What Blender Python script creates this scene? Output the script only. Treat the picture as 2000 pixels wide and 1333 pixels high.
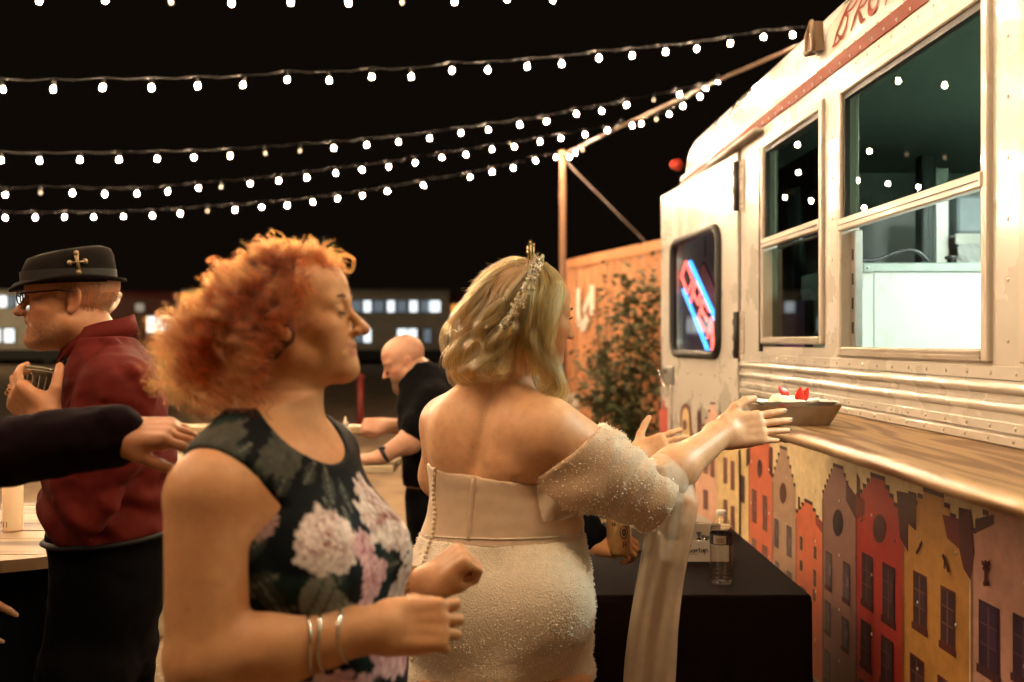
import bpy, math, random
import numpy as np
from mathutils import Vector, Matrix
for _o in list(bpy.data.objects): bpy.data.objects.remove(_o)
random.seed(7); RNG = np.random.default_rng(11)
SC = bpy.context.scene; COL = SC.collection
# ---------------------------------------------------------------- camera, sky, exposure
F = 1944.4; CX = 1000.0; CY = 666.5; EYE = 1.5
cam_d = bpy.data.cameras.new('camera'); cam = bpy.data.objects.new('camera', cam_d); COL.objects.link(cam)
cam.location = (0, 0, EYE); cam.rotation_euler = (math.radians(90), 0, 0)
cam_d.lens = 35; cam_d.sensor_width = 36; cam_d.clip_start = 0.05; cam_d.clip_end = 500
cam_d.dof.use_dof = True; cam_d.dof.focus_distance = 2.5; cam_d.dof.aperture_fstop = 2.4
SC.camera = cam
W = bpy.data.worlds.new('World'); SC.world = W; W.use_nodes = True
_bg = W.node_tree.nodes['Background']; _bg.inputs[0].default_value = (0.55, 0.36, 0.22, 1); _bg.inputs[1].default_value = 0.007
SC.view_settings.view_transform = 'Standard'; SC.view_settings.look = 'None'
SC.view_settings.exposure = 0.12; SC.view_settings.gamma = 1.0
SC.cycles.use_denoising = True; SC.cycles.use_light_tree = True
SC.cycles.max_bounces = 8; SC.cycles.transparent_max_bounces = 12; SC.cycles.sample_clamp_indirect = 6
BULB_E = 2450.0          # radiance of the string bulbs
BULB_C = (1.0, 0.70, 0.43)

def P(px, py, d):       # a point seen at (px, py) of the 2000 px photograph, d metres ahead
    return np.array([(px - CX) / F * d, d, EYE - (py - CY) / F * d])

# ---------------------------------------------------------------- tags
def tag(o, label=None, cat=None, group=None, kind=None):
    if label: o['label'] = label
    if cat: o['category'] = cat
    if group: o['group'] = group
    if kind: o['kind'] = kind
    return o
def empty(name, loc=(0, 0, 0), label=None, cat=None, group=None):
    o = bpy.data.objects.new(name, None); o.empty_display_size = .1; o.location = [float(v) for v in loc]
    COL.objects.link(o); return tag(o, label, cat, group)

# ---------------------------------------------------------------- materials
def srgb(r, g, b):
    f = lambda c: (c / 255 / 12.92) if c / 255 <= .04045 else ((c / 255 + .055) / 1.055) ** 2.4
    return (f(r), f(g), f(b))
MATS = {}
def mat(name, base=(.5, .5, .5), rough=.5, metal=0, emit=None, es=0, var=0, vscale=30, bump=0, bscale=200, coat=0, sss=0,
        attr=None, sheen=0, trans=0, alpha=1, ior=1.45, spec=.5, wear=None, wscale=6, stretch=None):
    if name in MATS: return MATS[name]
    m = bpy.data.materials.new(name); m.use_nodes = True; nt = m.node_tree; N = nt.nodes; L = nt.links
    b = N['Principled BSDF']; S = b.inputs
    S['Base Color'].default_value = (*base, 1); S['Roughness'].default_value = rough; S['Metallic'].default_value = metal
    S['IOR'].default_value = ior; S['Specular IOR Level'].default_value = spec
    if emit: S['Emission Color'].default_value = (*emit, 1); S['Emission Strength'].default_value = es
    if coat: S['Coat Weight'].default_value = coat; S['Coat Roughness'].default_value = .08
    if sss:
        S['Subsurface Weight'].default_value = sss; S['Subsurface Radius'].default_value = (1, .35, .18); S['Subsurface Scale'].default_value = .008
    if sheen: S['Sheen Weight'].default_value = sheen; S['Sheen Roughness'].default_value = .4
    if trans: S['Transmission Weight'].default_value = trans
    if alpha < 1: S['Alpha'].default_value = alpha
    tc = N.new('ShaderNodeTexCoord'); vec = tc.outputs['Object']
    if stretch:
        mp = N.new('ShaderNodeMapping'); mp.inputs['Scale'].default_value = stretch; L.new(vec, mp.inputs['Vector']); vec = mp.outputs[0]
    col = None
    if attr:
        a = N.new('ShaderNodeAttribute'); a.attribute_name = attr; col = a.outputs['Color']
    if var:
        nz = N.new('ShaderNodeTexNoise'); nz.inputs['Scale'].default_value = vscale; nz.inputs['Detail'].default_value = 5; nz.inputs['Roughness'].default_value = .6
        L.new(vec, nz.inputs['Vector'])
        mr = N.new('ShaderNodeMapRange'); mr.inputs[1].default_value = .3; mr.inputs[2].default_value = .7
        mr.inputs[3].default_value = 1 - var; mr.inputs[4].default_value = 1 + var; L.new(nz.outputs['Fac'], mr.inputs[0])
        mx = N.new('ShaderNodeMix'); mx.data_type = 'RGBA'; mx.blend_type = 'MULTIPLY'; mx.inputs[0].default_value = 1
        if col is not None: L.new(col, mx.inputs[6])
        else: mx.inputs[6].default_value = (*base, 1)
        L.new(mr.outputs[0], mx.inputs[7]); col = mx.outputs[2]
        rr = N.new('ShaderNodeMapRange'); rr.inputs[3].default_value = max(.02, rough - .1); rr.inputs[4].default_value = min(1, rough + .1)
        L.new(nz.outputs['Fac'], rr.inputs[0]); L.new(rr.outputs[0], S['Roughness'])
    if wear:
        nz = N.new('ShaderNodeTexNoise'); nz.inputs['Scale'].default_value = wscale; nz.inputs['Detail'].default_value = 8; nz.inputs['Roughness'].default_value = .7
        L.new(vec, nz.inputs['Vector'])
        cr = N.new('ShaderNodeValToRGB'); cr.color_ramp.elements[0].position = .56; cr.color_ramp.elements[1].position = .72
        L.new(nz.outputs['Fac'], cr.inputs[0])
        mx = N.new('ShaderNodeMix'); mx.data_type = 'RGBA'; L.new(cr.outputs[0], mx.inputs[0])
        if col is not None: L.new(col, mx.inputs[6])
        else: mx.inputs[6].default_value = (*base, 1)
        mx.inputs[7].default_value = (*wear, 1); col = mx.outputs[2]
    if col is not None: L.new(col, S['Base Color'])
    if bump:
        nz = N.new('ShaderNodeTexNoise'); nz.inputs['Scale'].default_value = bscale; nz.inputs['Detail'].default_value = 4
        L.new(vec, nz.inputs['Vector'])
        bp = N.new('ShaderNodeBump'); bp.inputs['Strength'].default_value = bump; bp.inputs['Distance'].default_value = .01
        L.new(nz.outputs['Fac'], bp.inputs['Height']); L.new(bp.outputs[0], S['Normal'])
    MATS[name] = m; return m

def glass_mat(name, tint, refl_rough=.0, ior=1.5):
    m = bpy.data.materials.new(name); m.use_nodes = True; nt = m.node_tree; N = nt.nodes; L = nt.links; N.clear()
    out = N.new('ShaderNodeOutputMaterial'); tr = N.new('ShaderNodeBsdfTransparent'); tr.inputs[0].default_value = (*tint, 1)
    gl = N.new('ShaderNodeBsdfGlossy'); gl.inputs['Roughness'].default_value = refl_rough
    lw = N.new('ShaderNodeLayerWeight'); lw.inputs[0].default_value = .5; f0 = ((ior - 1) / (ior + 1)) ** 2      # Schlick, the same from both sides
    pw = N.new('ShaderNodeMath'); pw.operation = 'POWER'; pw.inputs[1].default_value = 5; L.new(lw.outputs['Facing'], pw.inputs[0])
    fr = N.new('ShaderNodeMath'); fr.operation = 'MULTIPLY_ADD'; fr.inputs[1].default_value = (1 - f0) * .8; fr.inputs[2].default_value = f0; L.new(pw.outputs[0], fr.inputs[0])
    mx = N.new('ShaderNodeMixShader')
    L.new(fr.outputs[0], mx.inputs[0]); L.new(tr.outputs[0], mx.inputs[1]); L.new(gl.outputs[0], mx.inputs[2]); L.new(mx.outputs[0], out.inputs[0])
    MATS[name] = m; return m

# ---------------------------------------------------------------- mesh builder
class MB:
    def __init__(s): s.v = []; s.f = []; s.m = []; s.sm = []; s.c = []
    def add(s, vs, fs, mi=0, smooth=False, col=None):
        o = len(s.v); s.v.extend([tuple(map(float, p)) for p in vs])
        for f in fs: s.f.append([i + o for i in f]); s.m.append(mi); s.sm.append(smooth); s.c.append(col or (1, 1, 1))
        return s
    def box(s, lo, hi, mi=0, T=None, bev=0, col=None):
        x0, y0, z0 = lo; x1, y1, z1 = hi
        if bev <= 0:
            vs = [(x0, y0, z0), (x1, y0, z0), (x1, y1, z0), (x0, y1, z0), (x0, y0, z1), (x1, y0, z1), (x1, y1, z1), (x0, y1, z1)]
            fs = [(0, 3, 2, 1), (4, 5, 6, 7), (0, 1, 5, 4), (1, 2, 6, 5), (2, 3, 7, 6), (3, 0, 4, 7)]
        else:
            b = min(bev, (x1 - x0) / 2.01, (y1 - y0) / 2.01, (z1 - z0) / 2.01); vs = []; idx = {}
            X = (x0, x1); Y = (y0, y1); Z = (z0, z1)
            for i in (0, 1):
                for j in (0, 1):
                    for k in (0, 1):
                        sx, sy, sz = (1, -1)[i] * b, (1, -1)[j] * b, (1, -1)[k] * b
                        idx[i, j, k, 0] = len(vs); vs.append((X[i], Y[j] + sy, Z[k] + sz))
                        idx[i, j, k, 1] = len(vs); vs.append((X[i] + sx, Y[j], Z[k] + sz))
                        idx[i, j, k, 2] = len(vs); vs.append((X[i] + sx, Y[j] + sy, Z[k]))
            q = [(0, 0), (1, 0), (1, 1), (0, 1)]; fs = []
            for i in (0, 1):
                fs.append([idx[i, a, c, 0] for a, c in q]); fs.append([idx[a, i, c, 1] for a, c in q]); fs.append([idx[a, c, i, 2] for a, c in q])
            for a in (0, 1):
                for c in (0, 1):
                    fs.append([idx[0, a, c, 1], idx[1, a, c, 1], idx[1, a, c, 2], idx[0, a, c, 2]])
                    fs.append([idx[a, 0, c, 0], idx[a, 1, c, 0], idx[a, 1, c, 2], idx[a, 0, c, 2]])
                    fs.append([idx[a, c, 0, 0], idx[a, c, 1, 0], idx[a, c, 1, 1], idx[a, c, 0, 1]])
                    for k in (0, 1): fs.append([idx[a, c, k, 0], idx[a, c, k, 1], idx[a, c, k, 2]])
            # orient outward
            cc = np.array([(x0 + x1) / 2, (y0 + y1) / 2, (z0 + z1) / 2]); V = np.array(vs); g = []
            for f in fs:
                n = np.cross(V[f[1]] - V[f[0]], V[f[2]] - V[f[0]]); g.append(f if np.dot(n, V[f].mean(0) - cc) > 0 else f[::-1])
            fs = g
        if T is not None: vs = [T(*p) for p in vs]
        return s.add(vs, fs, mi, False, col)
    def tube(s, pts, r, n=8, mi=0, cap=True, smooth=True, closed=False, flat=1.0):
        pts = [np.array(p, float) for p in pts]; N = len(pts); rs = [r] * N if np.isscalar(r) else list(r)
        vs = []; up = None
        for i in range(N):
            a = pts[(i - 1) % N] if (closed or i > 0) else pts[i]; b = pts[(i + 1) % N] if (closed or i < N - 1) else pts[i]
            t = b - a; t = t / (np.linalg.norm(t) + 1e-12)
            if up is None:
                up = np.cross(t, (0, 0, 1)) if abs(t[2]) < .9 else np.cross(t, (0, 1, 0))
            up = up - t * np.dot(up, t); up /= np.linalg.norm(up) + 1e-12; w = np.cross(t, up)
            for k in range(n):
                a_ = 2 * math.pi * k / n; vs.append(pts[i] + rs[i] * (math.cos(a_) * up + flat * math.sin(a_) * w))
        fs = [[i * n + k, i * n + (k + 1) % n, ((i + 1) % N) * n + (k + 1) % n, ((i + 1) % N) * n + k] for i in range(N if closed else N - 1) for k in range(n)]
        if cap and not closed: fs.append(list(range(n))[::-1]); fs.append([(N - 1) * n + k for k in range(n)])
        return s.add(vs, fs, mi, smooth)
    def lathe(s, prof, c=(0, 0, 0), n=24, mi=0, axis=None, smooth=True, cap=True):
        A = Matrix.Identity(3) if axis is None else Vector((0, 0, 1)).rotation_difference(Vector(axis)).to_matrix()
        vs = []
        for r, z in prof:
            for k in range(n):
                a = 2 * math.pi * k / n; vs.append(tuple(A @ Vector((r * math.cos(a), r * math.sin(a), z)) + Vector([float(q) for q in c])))
        fs = [[i * n + k, i * n + (k + 1) % n, (i + 1) * n + (k + 1) % n, (i + 1) * n + k] for i in range(len(prof) - 1) for k in range(n)]
        if cap: fs.append(list(range(n))[::-1]); fs.append([(len(prof) - 1) * n + k for k in range(n)])
        return s.add(vs, fs, mi, smooth)
    def sphere(s, c, r, n=10, mi=0, sq=(1, 1, 1), smooth=True):
        vs = []; fs = []; h = n // 2
        for i in range(h + 1):
            a = math.pi * i / h
            for k in range(n):
                b = 2 * math.pi * k / n
                vs.append((c[0] + r * sq[0] * math.sin(a) * math.cos(b), c[1] + r * sq[1] * math.sin(a) * math.sin(b), c[2] + r * sq[2] * math.cos(a)))
        for i in range(h):
            for k in range(n):
                q = [i * n + k, (i + 1) * n + k, (i + 1) * n + (k + 1) % n, i * n + (k + 1) % n]
                if i == 0: q = [q[0], q[1], q[2]]
                elif i == h - 1: q = [q[0], q[1], q[3]]
                fs.append(q)
        return s.add(vs, fs, mi, smooth)
    def prism(s, poly, T0, T1, mi=0, col=None):   # poly: list of 2-D points, T0/T1 map (a, b) to the two end faces
        n = len(poly); vs = [T0(*p) for p in poly] + [T1(*p) for p in poly]
        fs = [list(range(n)), list(range(n, 2 * n))[::-1]] + [[(k + 1) % n, k, n + k, n + (k + 1) % n] for k in range(n)]
        return s.add(vs, fs, mi, False, col)
    def build(s, name, mats, parent=None, label=None, attr=False, weld=False):
        me = bpy.data.meshes.new(name); me.from_pydata(s.v, [], s.f)
        if not isinstance(mats, (list, tuple)): mats = [mats]
        for m in mats: me.materials.append(m)
        me.polygons.foreach_set('material_index', s.m); me.polygons.foreach_set('use_smooth', s.sm)
        if attr:
            ca = me.color_attributes.new('Col', 'FLOAT_COLOR', 'CORNER')
            arr = np.concatenate([np.tile(np.array([*c, 1.0]), (len(f), 1)) for f, c in zip(s.f, s.c)])
            ca.data.foreach_set('color', arr.astype(np.float32).ravel())
        me.update()
        o = bpy.data.objects.new(name, me); COL.objects.link(o)
        if parent is not None:
            o.parent = parent; o.matrix_parent_inverse = Matrix.Translation(parent.location).inverted()
        if label: o['label'] = label
        return o
def link(name, me, parent=None, loc=None):
    o = bpy.data.objects.new(name, me); COL.objects.link(o)
    if parent is not None: o.parent = parent; o.matrix_parent_inverse = Matrix.Translation(parent.location).inverted()
    if loc is not None: o.location = [float(q) for q in loc]
    return o
def bez(pts, n=8):      # Catmull-Rom through points
    p = [np.array(q, float) for q in pts]; p = [2 * p[0] - p[1]] + p + [2 * p[-1] - p[-2]]; out = []
    for i in range(1, len(p) - 2):
        for k in range(n):
            t = k / n; out.append(.5 * (2 * p[i] + (p[i + 1] - p[i - 1]) * t + (2 * p[i - 1] - 5 * p[i] + 4 * p[i + 1] - p[i + 2]) * t * t + (3 * p[i] - p[i - 1] - 3 * p[i + 1] + p[i + 2]) * t ** 3))
    out.append(p[-2]); return out
# ================================================================ ground and far setting
def ground_material():
    m = bpy.data.materials.new('ground'); m.use_nodes = True; N = m.node_tree.nodes; L = m.node_tree.links; b = N['Principled BSDF']
    tc = N.new('ShaderNodeTexCoord')
    n1 = N.new('ShaderNodeTexNoise'); n1.inputs['Scale'].default_value = 1.3; n1.inputs['Detail'].default_value = 8; n1.inputs['Roughness'].default_value = .65
    n2 = N.new('ShaderNodeTexVoronoi'); n2.inputs['Scale'].default_value = 55
    n3 = N.new('ShaderNodeTexNoise'); n3.inputs['Scale'].default_value = 180; n3.inputs['Detail'].default_value = 4
    for n in (n1, n2, n3): L.new(tc.outputs['Object'], n.inputs['Vector'])
    cr = N.new('ShaderNodeValToRGB'); e = cr.color_ramp.elements; e[0].position = .3; e[0].color = (.13, .085, .05, 1); e[1].position = .72; e[1].color = (.40, .27, .15, 1)
    L.new(n1.outputs['Fac'], cr.inputs[0])
    mx = N.new('ShaderNodeMix'); mx.data_type = 'RGBA'; mx.blend_type = 'OVERLAY'; mx.inputs[0].default_value = .7
    L.new(cr.outputs[0], mx.inputs[6]); L.new(n3.outputs['Fac'], mx.inputs[7])
    L.new(mx.outputs[2], b.inputs['Base Color']); b.inputs['Roughness'].default_value = .85
    ad = N.new('ShaderNodeMath'); ad.operation = 'ADD'; L.new(n2.outputs['Distance'], ad.inputs[0]); L.new(n3.outputs['Fac'], ad.inputs[1])
    bp = N.new('ShaderNodeBump'); bp.inputs['Strength'].default_value = .6; bp.inputs['Distance'].default_value = .012
    L.new(ad.outputs[0], bp.inputs['Height']); L.new(bp.outputs[0], b.inputs['Normal']); return m
mb = MB(); mb.add([(-150, -60, 0), (150, -60, 0), (150, 200, 0), (-150, 200, 0)], [(0, 1, 2, 3)])
tag(mb.build('ground', ground_material()), kind='structure')
# loose pale stones and dry leaves on the ground round the guests
mb = MB(); r_ = random.Random(5)
for k in range(2600):
    y = r_.uniform(1.6, 9.5); x = r_.uniform(-.75, .55) * y - .1
    if x > .95: continue
    s_ = r_.uniform(.006, .02); h = s_ * r_.uniform(.3, .7); a = r_.uniform(0, 6.28); q = []
    for j in range(5):
        t = a + j * 1.2566 + r_.uniform(-.3, .3); q.append((x + s_ * math.cos(t), y + s_ * 1.4 * math.sin(t), .001))
    mb.add(q + [(x + r_.uniform(-.3, .3) * s_, y, h)], [(j, (j + 1) % 5, 5) for j in range(5)], r_.choice((0, 0, 1, 2)))
tag(mb.build('gravel', [mat('stone_pale', (.42, .34, .25), .8), mat('stone_grey', (.2, .17, .14), .8), mat('dry_leaf', (.36, .24, .12), .8)]), 'pale loose stones and dry leaves scattered over the dirt', 'gravel', kind='stuff')

V3_ = lambda *a: np.array(a, float)
# ---------------------------------------------------------------- far train
M_steel = mat('train_steel', (.46, .43, .37), .45, .1, var=.15, vscale=3)
M_dark = mat('train_dark', (.02, .02, .022), .6)
M_maroon = mat('train_maroon', (.10, .016, .012), .5, var=.2, vscale=3)
M_lit = mat('lit_window', (.8, .85, .9), .4, emit=(.86, .95, 1.0), es=1.35)
M_dim = mat('dim_window', (.1, .12, .14), .2, emit=(.7, .85, 1), es=.16)
def train_car(name, label, px0, px1, d, ztop, zbot, body, rows, cat='train car'):
    x0 = (px0 - CX) / F * d; x1 = (px1 - CX) / F * d
    r = empty(name, ((x0 + x1) / 2, d, 0), label, cat, 'passenger cars standing on the track behind')
    mb = MB(); prof = [(0, zbot), (-.06, zbot + .3), (-.06, ztop - .5), (.1, ztop - .18), (.6, ztop), (2.4, ztop), (2.9, ztop - .2), (3.0, ztop - .5), (3.0, zbot)]
    mb.prism(prof, lambda a, b: (x0, d + a, b), lambda a, b: (x1, d + a, b)); mb.build('body', body, r)
    mb = MB(); z = zbot + .45
    while z < ztop - .5: mb.box((x0, d - .1, z), (x1, d - .055, z + .06)); z += .32
    g = mb.build('fluting', body, r); g['kind'] = 'stuff'
    mb = MB(); mb.box((x0 + .5, d + .2, .35), (x1 - .5, d + 2.6, zbot)); mb.build('underframe', M_dark, r)
    for t in (.16, .84):
        for s_ in (-.9, .9):
            mb = MB(); cx = x0 + (x1 - x0) * t + s_; mb.lathe([(.45, 0), (.45, .12), (.3, .14)], (cx, d + .35, .46), 16, 0, (0, -1, 0)); mb.build('wheel', M_dark, r)
    for (zc, h, items) in rows:
        for (pc, w, lit) in items:
            xc = (pc - CX) / F * d; ww = w / F * d
            mb = MB(); mb.box((xc - ww / 2 - .07, d - .12, zc - h / 2 - .07), (xc + ww / 2 + .07, d - .052, zc + h / 2 + .07), bev=.03)
            wn = mb.build('window', M_dark, r)
            mb = MB(); mb.box((xc - ww / 2, d - .135, zc - h / 2), (xc + ww / 2, d - .125, zc + h / 2)); mb.build('pane', M_lit if lit else M_dim, wn)
    return r
D = 62.0; zu = EYE + (CY - 599) / F * D; zl = EYE + (CY - 656) / F * D; hu = 22 / F * D; hl = 26 / F * D
train_car('train_car', 'silver double-deck train car behind the man in the hat', -330, 205, D, 4.75, .95, M_steel,
          [(zu + .3, hu, [(8, 14, 1), (24, 14, 0), (47, 22, 1), (63, 10, 1), (-40, 18, 1), (-90, 18, 0)]), (zl, hl, [(-3, 12, 1), (20, 19, 1), (-60, 20, 1), (115, 16, 0)])])
train_car('train_car', 'silver double-deck train car beyond the leaning bald man', 350, 878, D, 4.75, .95, M_steel,
          [(zu, hu, [(400, 20, 1), (440, 20, 0), (520, 20, 1), (674, 10, 1), (696, 22, 0), (718, 14, 1), (740, 20, 0), (764, 14, 1), (785, 18, 0), (808, 15, 1), (832, 20, 0), (849, 22, 1)]),
           (zl, hl, [(430, 20, 1), (600, 20, 1), (700, 12, 0), (718, 14, 1), (786, 18, 1), (806, 17, 1), (835, 14, 0)])])
train_car('train_car', 'dark red train car to the left of the orange container', 884, 1090, D - 1, 4.4, .9, M_maroon,
          [(EYE + (CY - 632) / F * D, 1.0, [(893, 22, 1), (960, 20, 0), (1020, 20, 1)])])
train_car('train_car', 'dark red train car showing a pair of bright windows beside the red hair', 212, 344, D - 1, 4.6, .9, M_maroon,
          [(EYE + (CY - 635) / F * D, .95, [(299, 20, 1), (323, 22, 1), (341, 8, 1)])])
yl = V3_(-36, 46, 9.5); r = empty('added_yard_lamp', (yl[0], yl[1], 0), 'added yard lamp lighting the train, unseen beyond the left edge of the picture', 'street lamp')  # lamp out of view, added so that the train cars are lit
mb = MB(); mb.tube([(yl[0], yl[1], 0), (yl[0], yl[1], yl[2] - .3)], [.12, .07], 10); mb.build('post', mat('pole_brown', (.13, .062, .03), .6, var=.2, vscale=4), r)
mb = MB(); mb.lathe([(0, -.2), (.14, -.16), (.2, 0), (.14, .14), (0, .18)], yl, 14); mb.build('lamp_head', mat('yard_lamp_glow', (1, .8, .5), .4, emit=(1, .74, .42), es=3400), r)
# signal lamps by the track
for (px, py, col, lab) in ((273, 601, (.7, .6, .5), 'small pale lamp on a post beside the dark red train car'), (889, 603, (1, .35, .06), 'orange lamp on a post in front of the dark red train car')):
    c = P(px, py, 40); r = empty('signal_post', (c[0], c[1], 0), lab, 'signal lamp')
    mb = MB(); mb.tube([(c[0], c[1], 0), (c[0], c[1], c[2] - .18)], .06); mb.build('post', mat('ochre_paint', (.3, .18, .06), .6), r)
    mb = MB(); mb.lathe([(.0, -.17), (.15, -.15), (.17, 0), (.15, .15), (0, .17)], c, 14); mb.build('lamp', mat('lamp_%d' % px, col, .4, emit=col, es=.9 if px > 500 else .35), r)
c = P(704, 742, 16); r = empty('bollard', (c[0], c[1], 0), 'short red post in the dark yard past the red-haired woman', 'bollard')
mb = MB(); mb.tube([(c[0], c[1], 0), (c[0], c[1], .90)], .05, 12); mb.build('post', mat('red_paint', (.16, .015, .01), .6), r)
mb = MB(); mb.lathe([(.066, 0), (.066, .05), (.03, .075)], (c[0], c[1], .90), 12); mb.build('cap', mat('red_paint'), r)

# ---------------------------------------------------------------- shipping container
A = np.array([.73, 13.75, 0]); Bd = np.array([.303, -.953, 0]); LEN = 6.06; Hc = 2.62; nC = np.array([-.953, -.303, 0])
r = empty('shipping_container', A + Bd * LEN / 2, 'orange corrugated shipping container behind the food truck', 'shipping container')
M_or = mat('container_orange', (.48, .215, .095), .5, var=.2, vscale=2, wear=(.2, .08, .03), wscale=4, bump=.1, bscale=30)
CT = lambda a, o, z: tuple(A + Bd * a + nC * o + np.array([0, 0, z]))
mb = MB(); prof = []; a = .12; per = .26
while a < LEN - .12 - per:
    prof += [(a, 0), (a + .07, 0), (a + .11, -.05), (a + .2, -.05)]; a += per
vs = []; 
for (q, o) in prof: vs += [CT(q, o - .02, .18), CT(q, o - .02, Hc - .13)]
mb.add(vs, [(2 * i, 2 * i + 1, 2 * i + 3, 2 * i + 2) for i in range(len(prof) - 1)]); mb.build('side_panel', M_or, r)
mb = MB(); mb.box((0, -2.4, .16), (LEN, -.1, Hc - .1), T=CT); mb.build('body', M_or, r)
for (n_, lo, hi) in (('top_rail', (0, -.12, Hc - .13), (LEN, .0, Hc)), ('bottom_rail', (0, -.12, .03), (LEN, 0, .18)), ('corner_post', (0, -.14, .18), (.12, .004, Hc - .13)), ('corner_post', (LEN - .12, -.14, .18), (LEN, .004, Hc - .13))):
    mb = MB(); mb.box(lo, hi, T=CT, bev=.01); mb.build(n_, M_or, r)
def stroke(mb, pts, w, T, mi=0, n=6, o0=0.0, o1=.004, col=None):
    q = bez(pts, n) if n > 1 else [np.array(p, float) for p in pts]; N_ = len(q); Lp = []; Rp = []
    for i in range(N_):
        t = q[min(i + 1, N_ - 1)] - q[max(i - 1, 0)]; t = t / (np.linalg.norm(t) + 1e-9); ww = (w if np.isscalar(w) else np.interp(i / (N_ - 1), np.linspace(0, 1, len(w)), w)) / 2
        nn = np.array([-t[1], t[0]]); Lp.append(q[i] + nn * ww); Rp.append(q[i] - nn * ww)
    vs = [T(p[0], o1, p[1]) for p in Lp] + [T(p[0], o1, p[1]) for p in Rp]
    mb.add(vs, [(i, i + 1, N_ + i + 1, N_ + i) for i in range(N_ - 1)], mi, False, col)
M_wh = mat('container_white', (.75, .68, .58), .6)
# white painted letter (its left leg, bowl and right leg)
mb = MB(); aL, aR = .52, 1.36; zt, zb = 2.2, 1.72
stroke(mb, [(aL, zt), (aL, zb + .12), (aL + .08, zb), (aL + .2, zb - .02), (aL + .32, zb + .1)], .15, CT, 0, 6, o1=.006); mb.build('letter', M_wh, r)
mb = MB(); stroke(mb, [(aL + .18, zb + .16), (aL + .5, zt - .02)], .1, CT, 0, 1, o1=.007); stroke(mb, [(aR - .36, zt + .02), (aR - .36, zb + .12)], .16, CT, 0, 1, o1=.008); mb.build('letter', M_wh, r)
# ---------------------------------------------------------------- shrub in front of the container
def shrub(name, label, cat, base, stems, leafmat, seed, leaf=.035, nl=1500, sub=(.12, .2)):
    rr = random.Random(seed); r = empty(name, base, label, cat); mbt = MB(); mbl = MB()
    for (pts, sp) in stems:
        q = bez(pts, 6); mbt.tube(q, list(np.linspace(.018, .005, len(q))), 6)
        for k in range(nl // len(stems)):
            t = rr.random() ** .8; c = q[min(len(q) - 1, int(t * len(q)))]; cl = np.array([rr.gauss(0, sp), rr.gauss(0, sp * .8), rr.gauss(0, sp * .8)])
            # leaves gather in clumps
            cl = np.round(cl / .2) * .2 + np.array([rr.gauss(0, .055) for _ in range(3)]); c = c + cl
            if c[2] < .05: continue
            a = rr.uniform(0, 6.28); e = rr.uniform(-.8, .8); d1 = np.array([math.cos(a) * math.cos(e), math.sin(a) * math.cos(e), math.sin(e)]); d2 = np.cross(d1, [rr.uniform(-1, 1), rr.uniform(-1, 1), 1.2]); d2 /= np.linalg.norm(d2)
            l = leaf * rr.uniform(.7, 1.4); mid = c + d1 * l * .5 + np.cross(d1, d2) * l * .1
            mbl.add([c, mid + d2 * l * .33, c + d1 * l, mid - d2 * l * .33], [(0, 1, 2), (0, 2, 3)], rr.choice((0, 0, 1)))
    mbt.build('stem', mat('bark', (.1, .07, .045), .9), r); o = mbl.build('foliage', leafmat, r); o['kind'] = 'stuff'
M_leaf = [mat('leaf_dark', (.045, .06, .022), .55), mat('leaf_olive', (.10, .10, .04), .55)]
b0 = P(1240, 900, 10.3); b0[2] = 0
shrub('shrub', 'tall leafy shrub against the orange container', 'shrub', b0, [
    ([b0, P(1235, 800, 10.3), P(1230, 680, 10.3), P(1222, 545, 10.4)], .11), ([b0, P(1250, 780, 10.2), P(1262, 640, 10.2), P(1268, 560, 10.3)], .15),
    ([b0, P(1215, 820, 10.2), P(1190, 750, 10.2), P(1178, 700, 10.2)], .11), ([b0, P(1265, 820, 10.1), P(1290, 720, 10.1), P(1300, 600, 10.2)], .2),
    ([b0, P(1225, 850, 10.2), P(1200, 800, 10.2), P(1175, 780, 10.1)], .15)], M_leaf, 3, .075, 3600)
b1 = P(1170, 640, 11.2); b1 = np.array([b1[0], b1[1], 0])
shrub('sapling', 'thin sapling with sparse leaves under the white painted letter', 'sapling', b1, [([b1, P(1165, 760, 11.2), P(1170, 690, 11.2), P(1166, 615, 11.2)], .09), ([P(1166, 740, 11.2), P(1180, 690, 11.2), P(1186, 620, 11.2)], .08)], M_leaf, 9, .05, 260)
c = P(1117, 775, 11.5); r = empty('marker_post', (c[0], c[1], 0), 'squat white post beside the orange container', 'post')
mb = MB(); mb.box((c[0] - .07, c[1] - .07, 0), (c[0] + .07, c[1] + .07, c[2]), bev=.015); mb.build('shaft', mat('white_post', (.62, .55, .44), .7), r)
mb = MB(); mb.box((c[0] - .078, c[1] - .078, c[2]), (c[0] + .078, c[1] + .078, c[2] + .03), bev=.012); mb.build('cap', mat('white_post'), r)
# timber edging below the shrub
r = empty('timber_edging', P(1200, 860, 8.4) * (1, 1, 0), 'weathered timber edging in front of the shrub bed', 'edging')
for j, z in enumerate((0, .16)):
    mb = MB(); c0 = P(1100, 0, 8.4)[0]; mb.box((c0, 8.4 + .02 * j, z + .002), (c0 + 1.5, 8.55 + .02 * j, z + .155), bev=.012); mb.build('plank', mat('old_timber', (.17, .13, .095), .85, var=.3, vscale=6, stretch=(1, 12, 12)), r)

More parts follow.
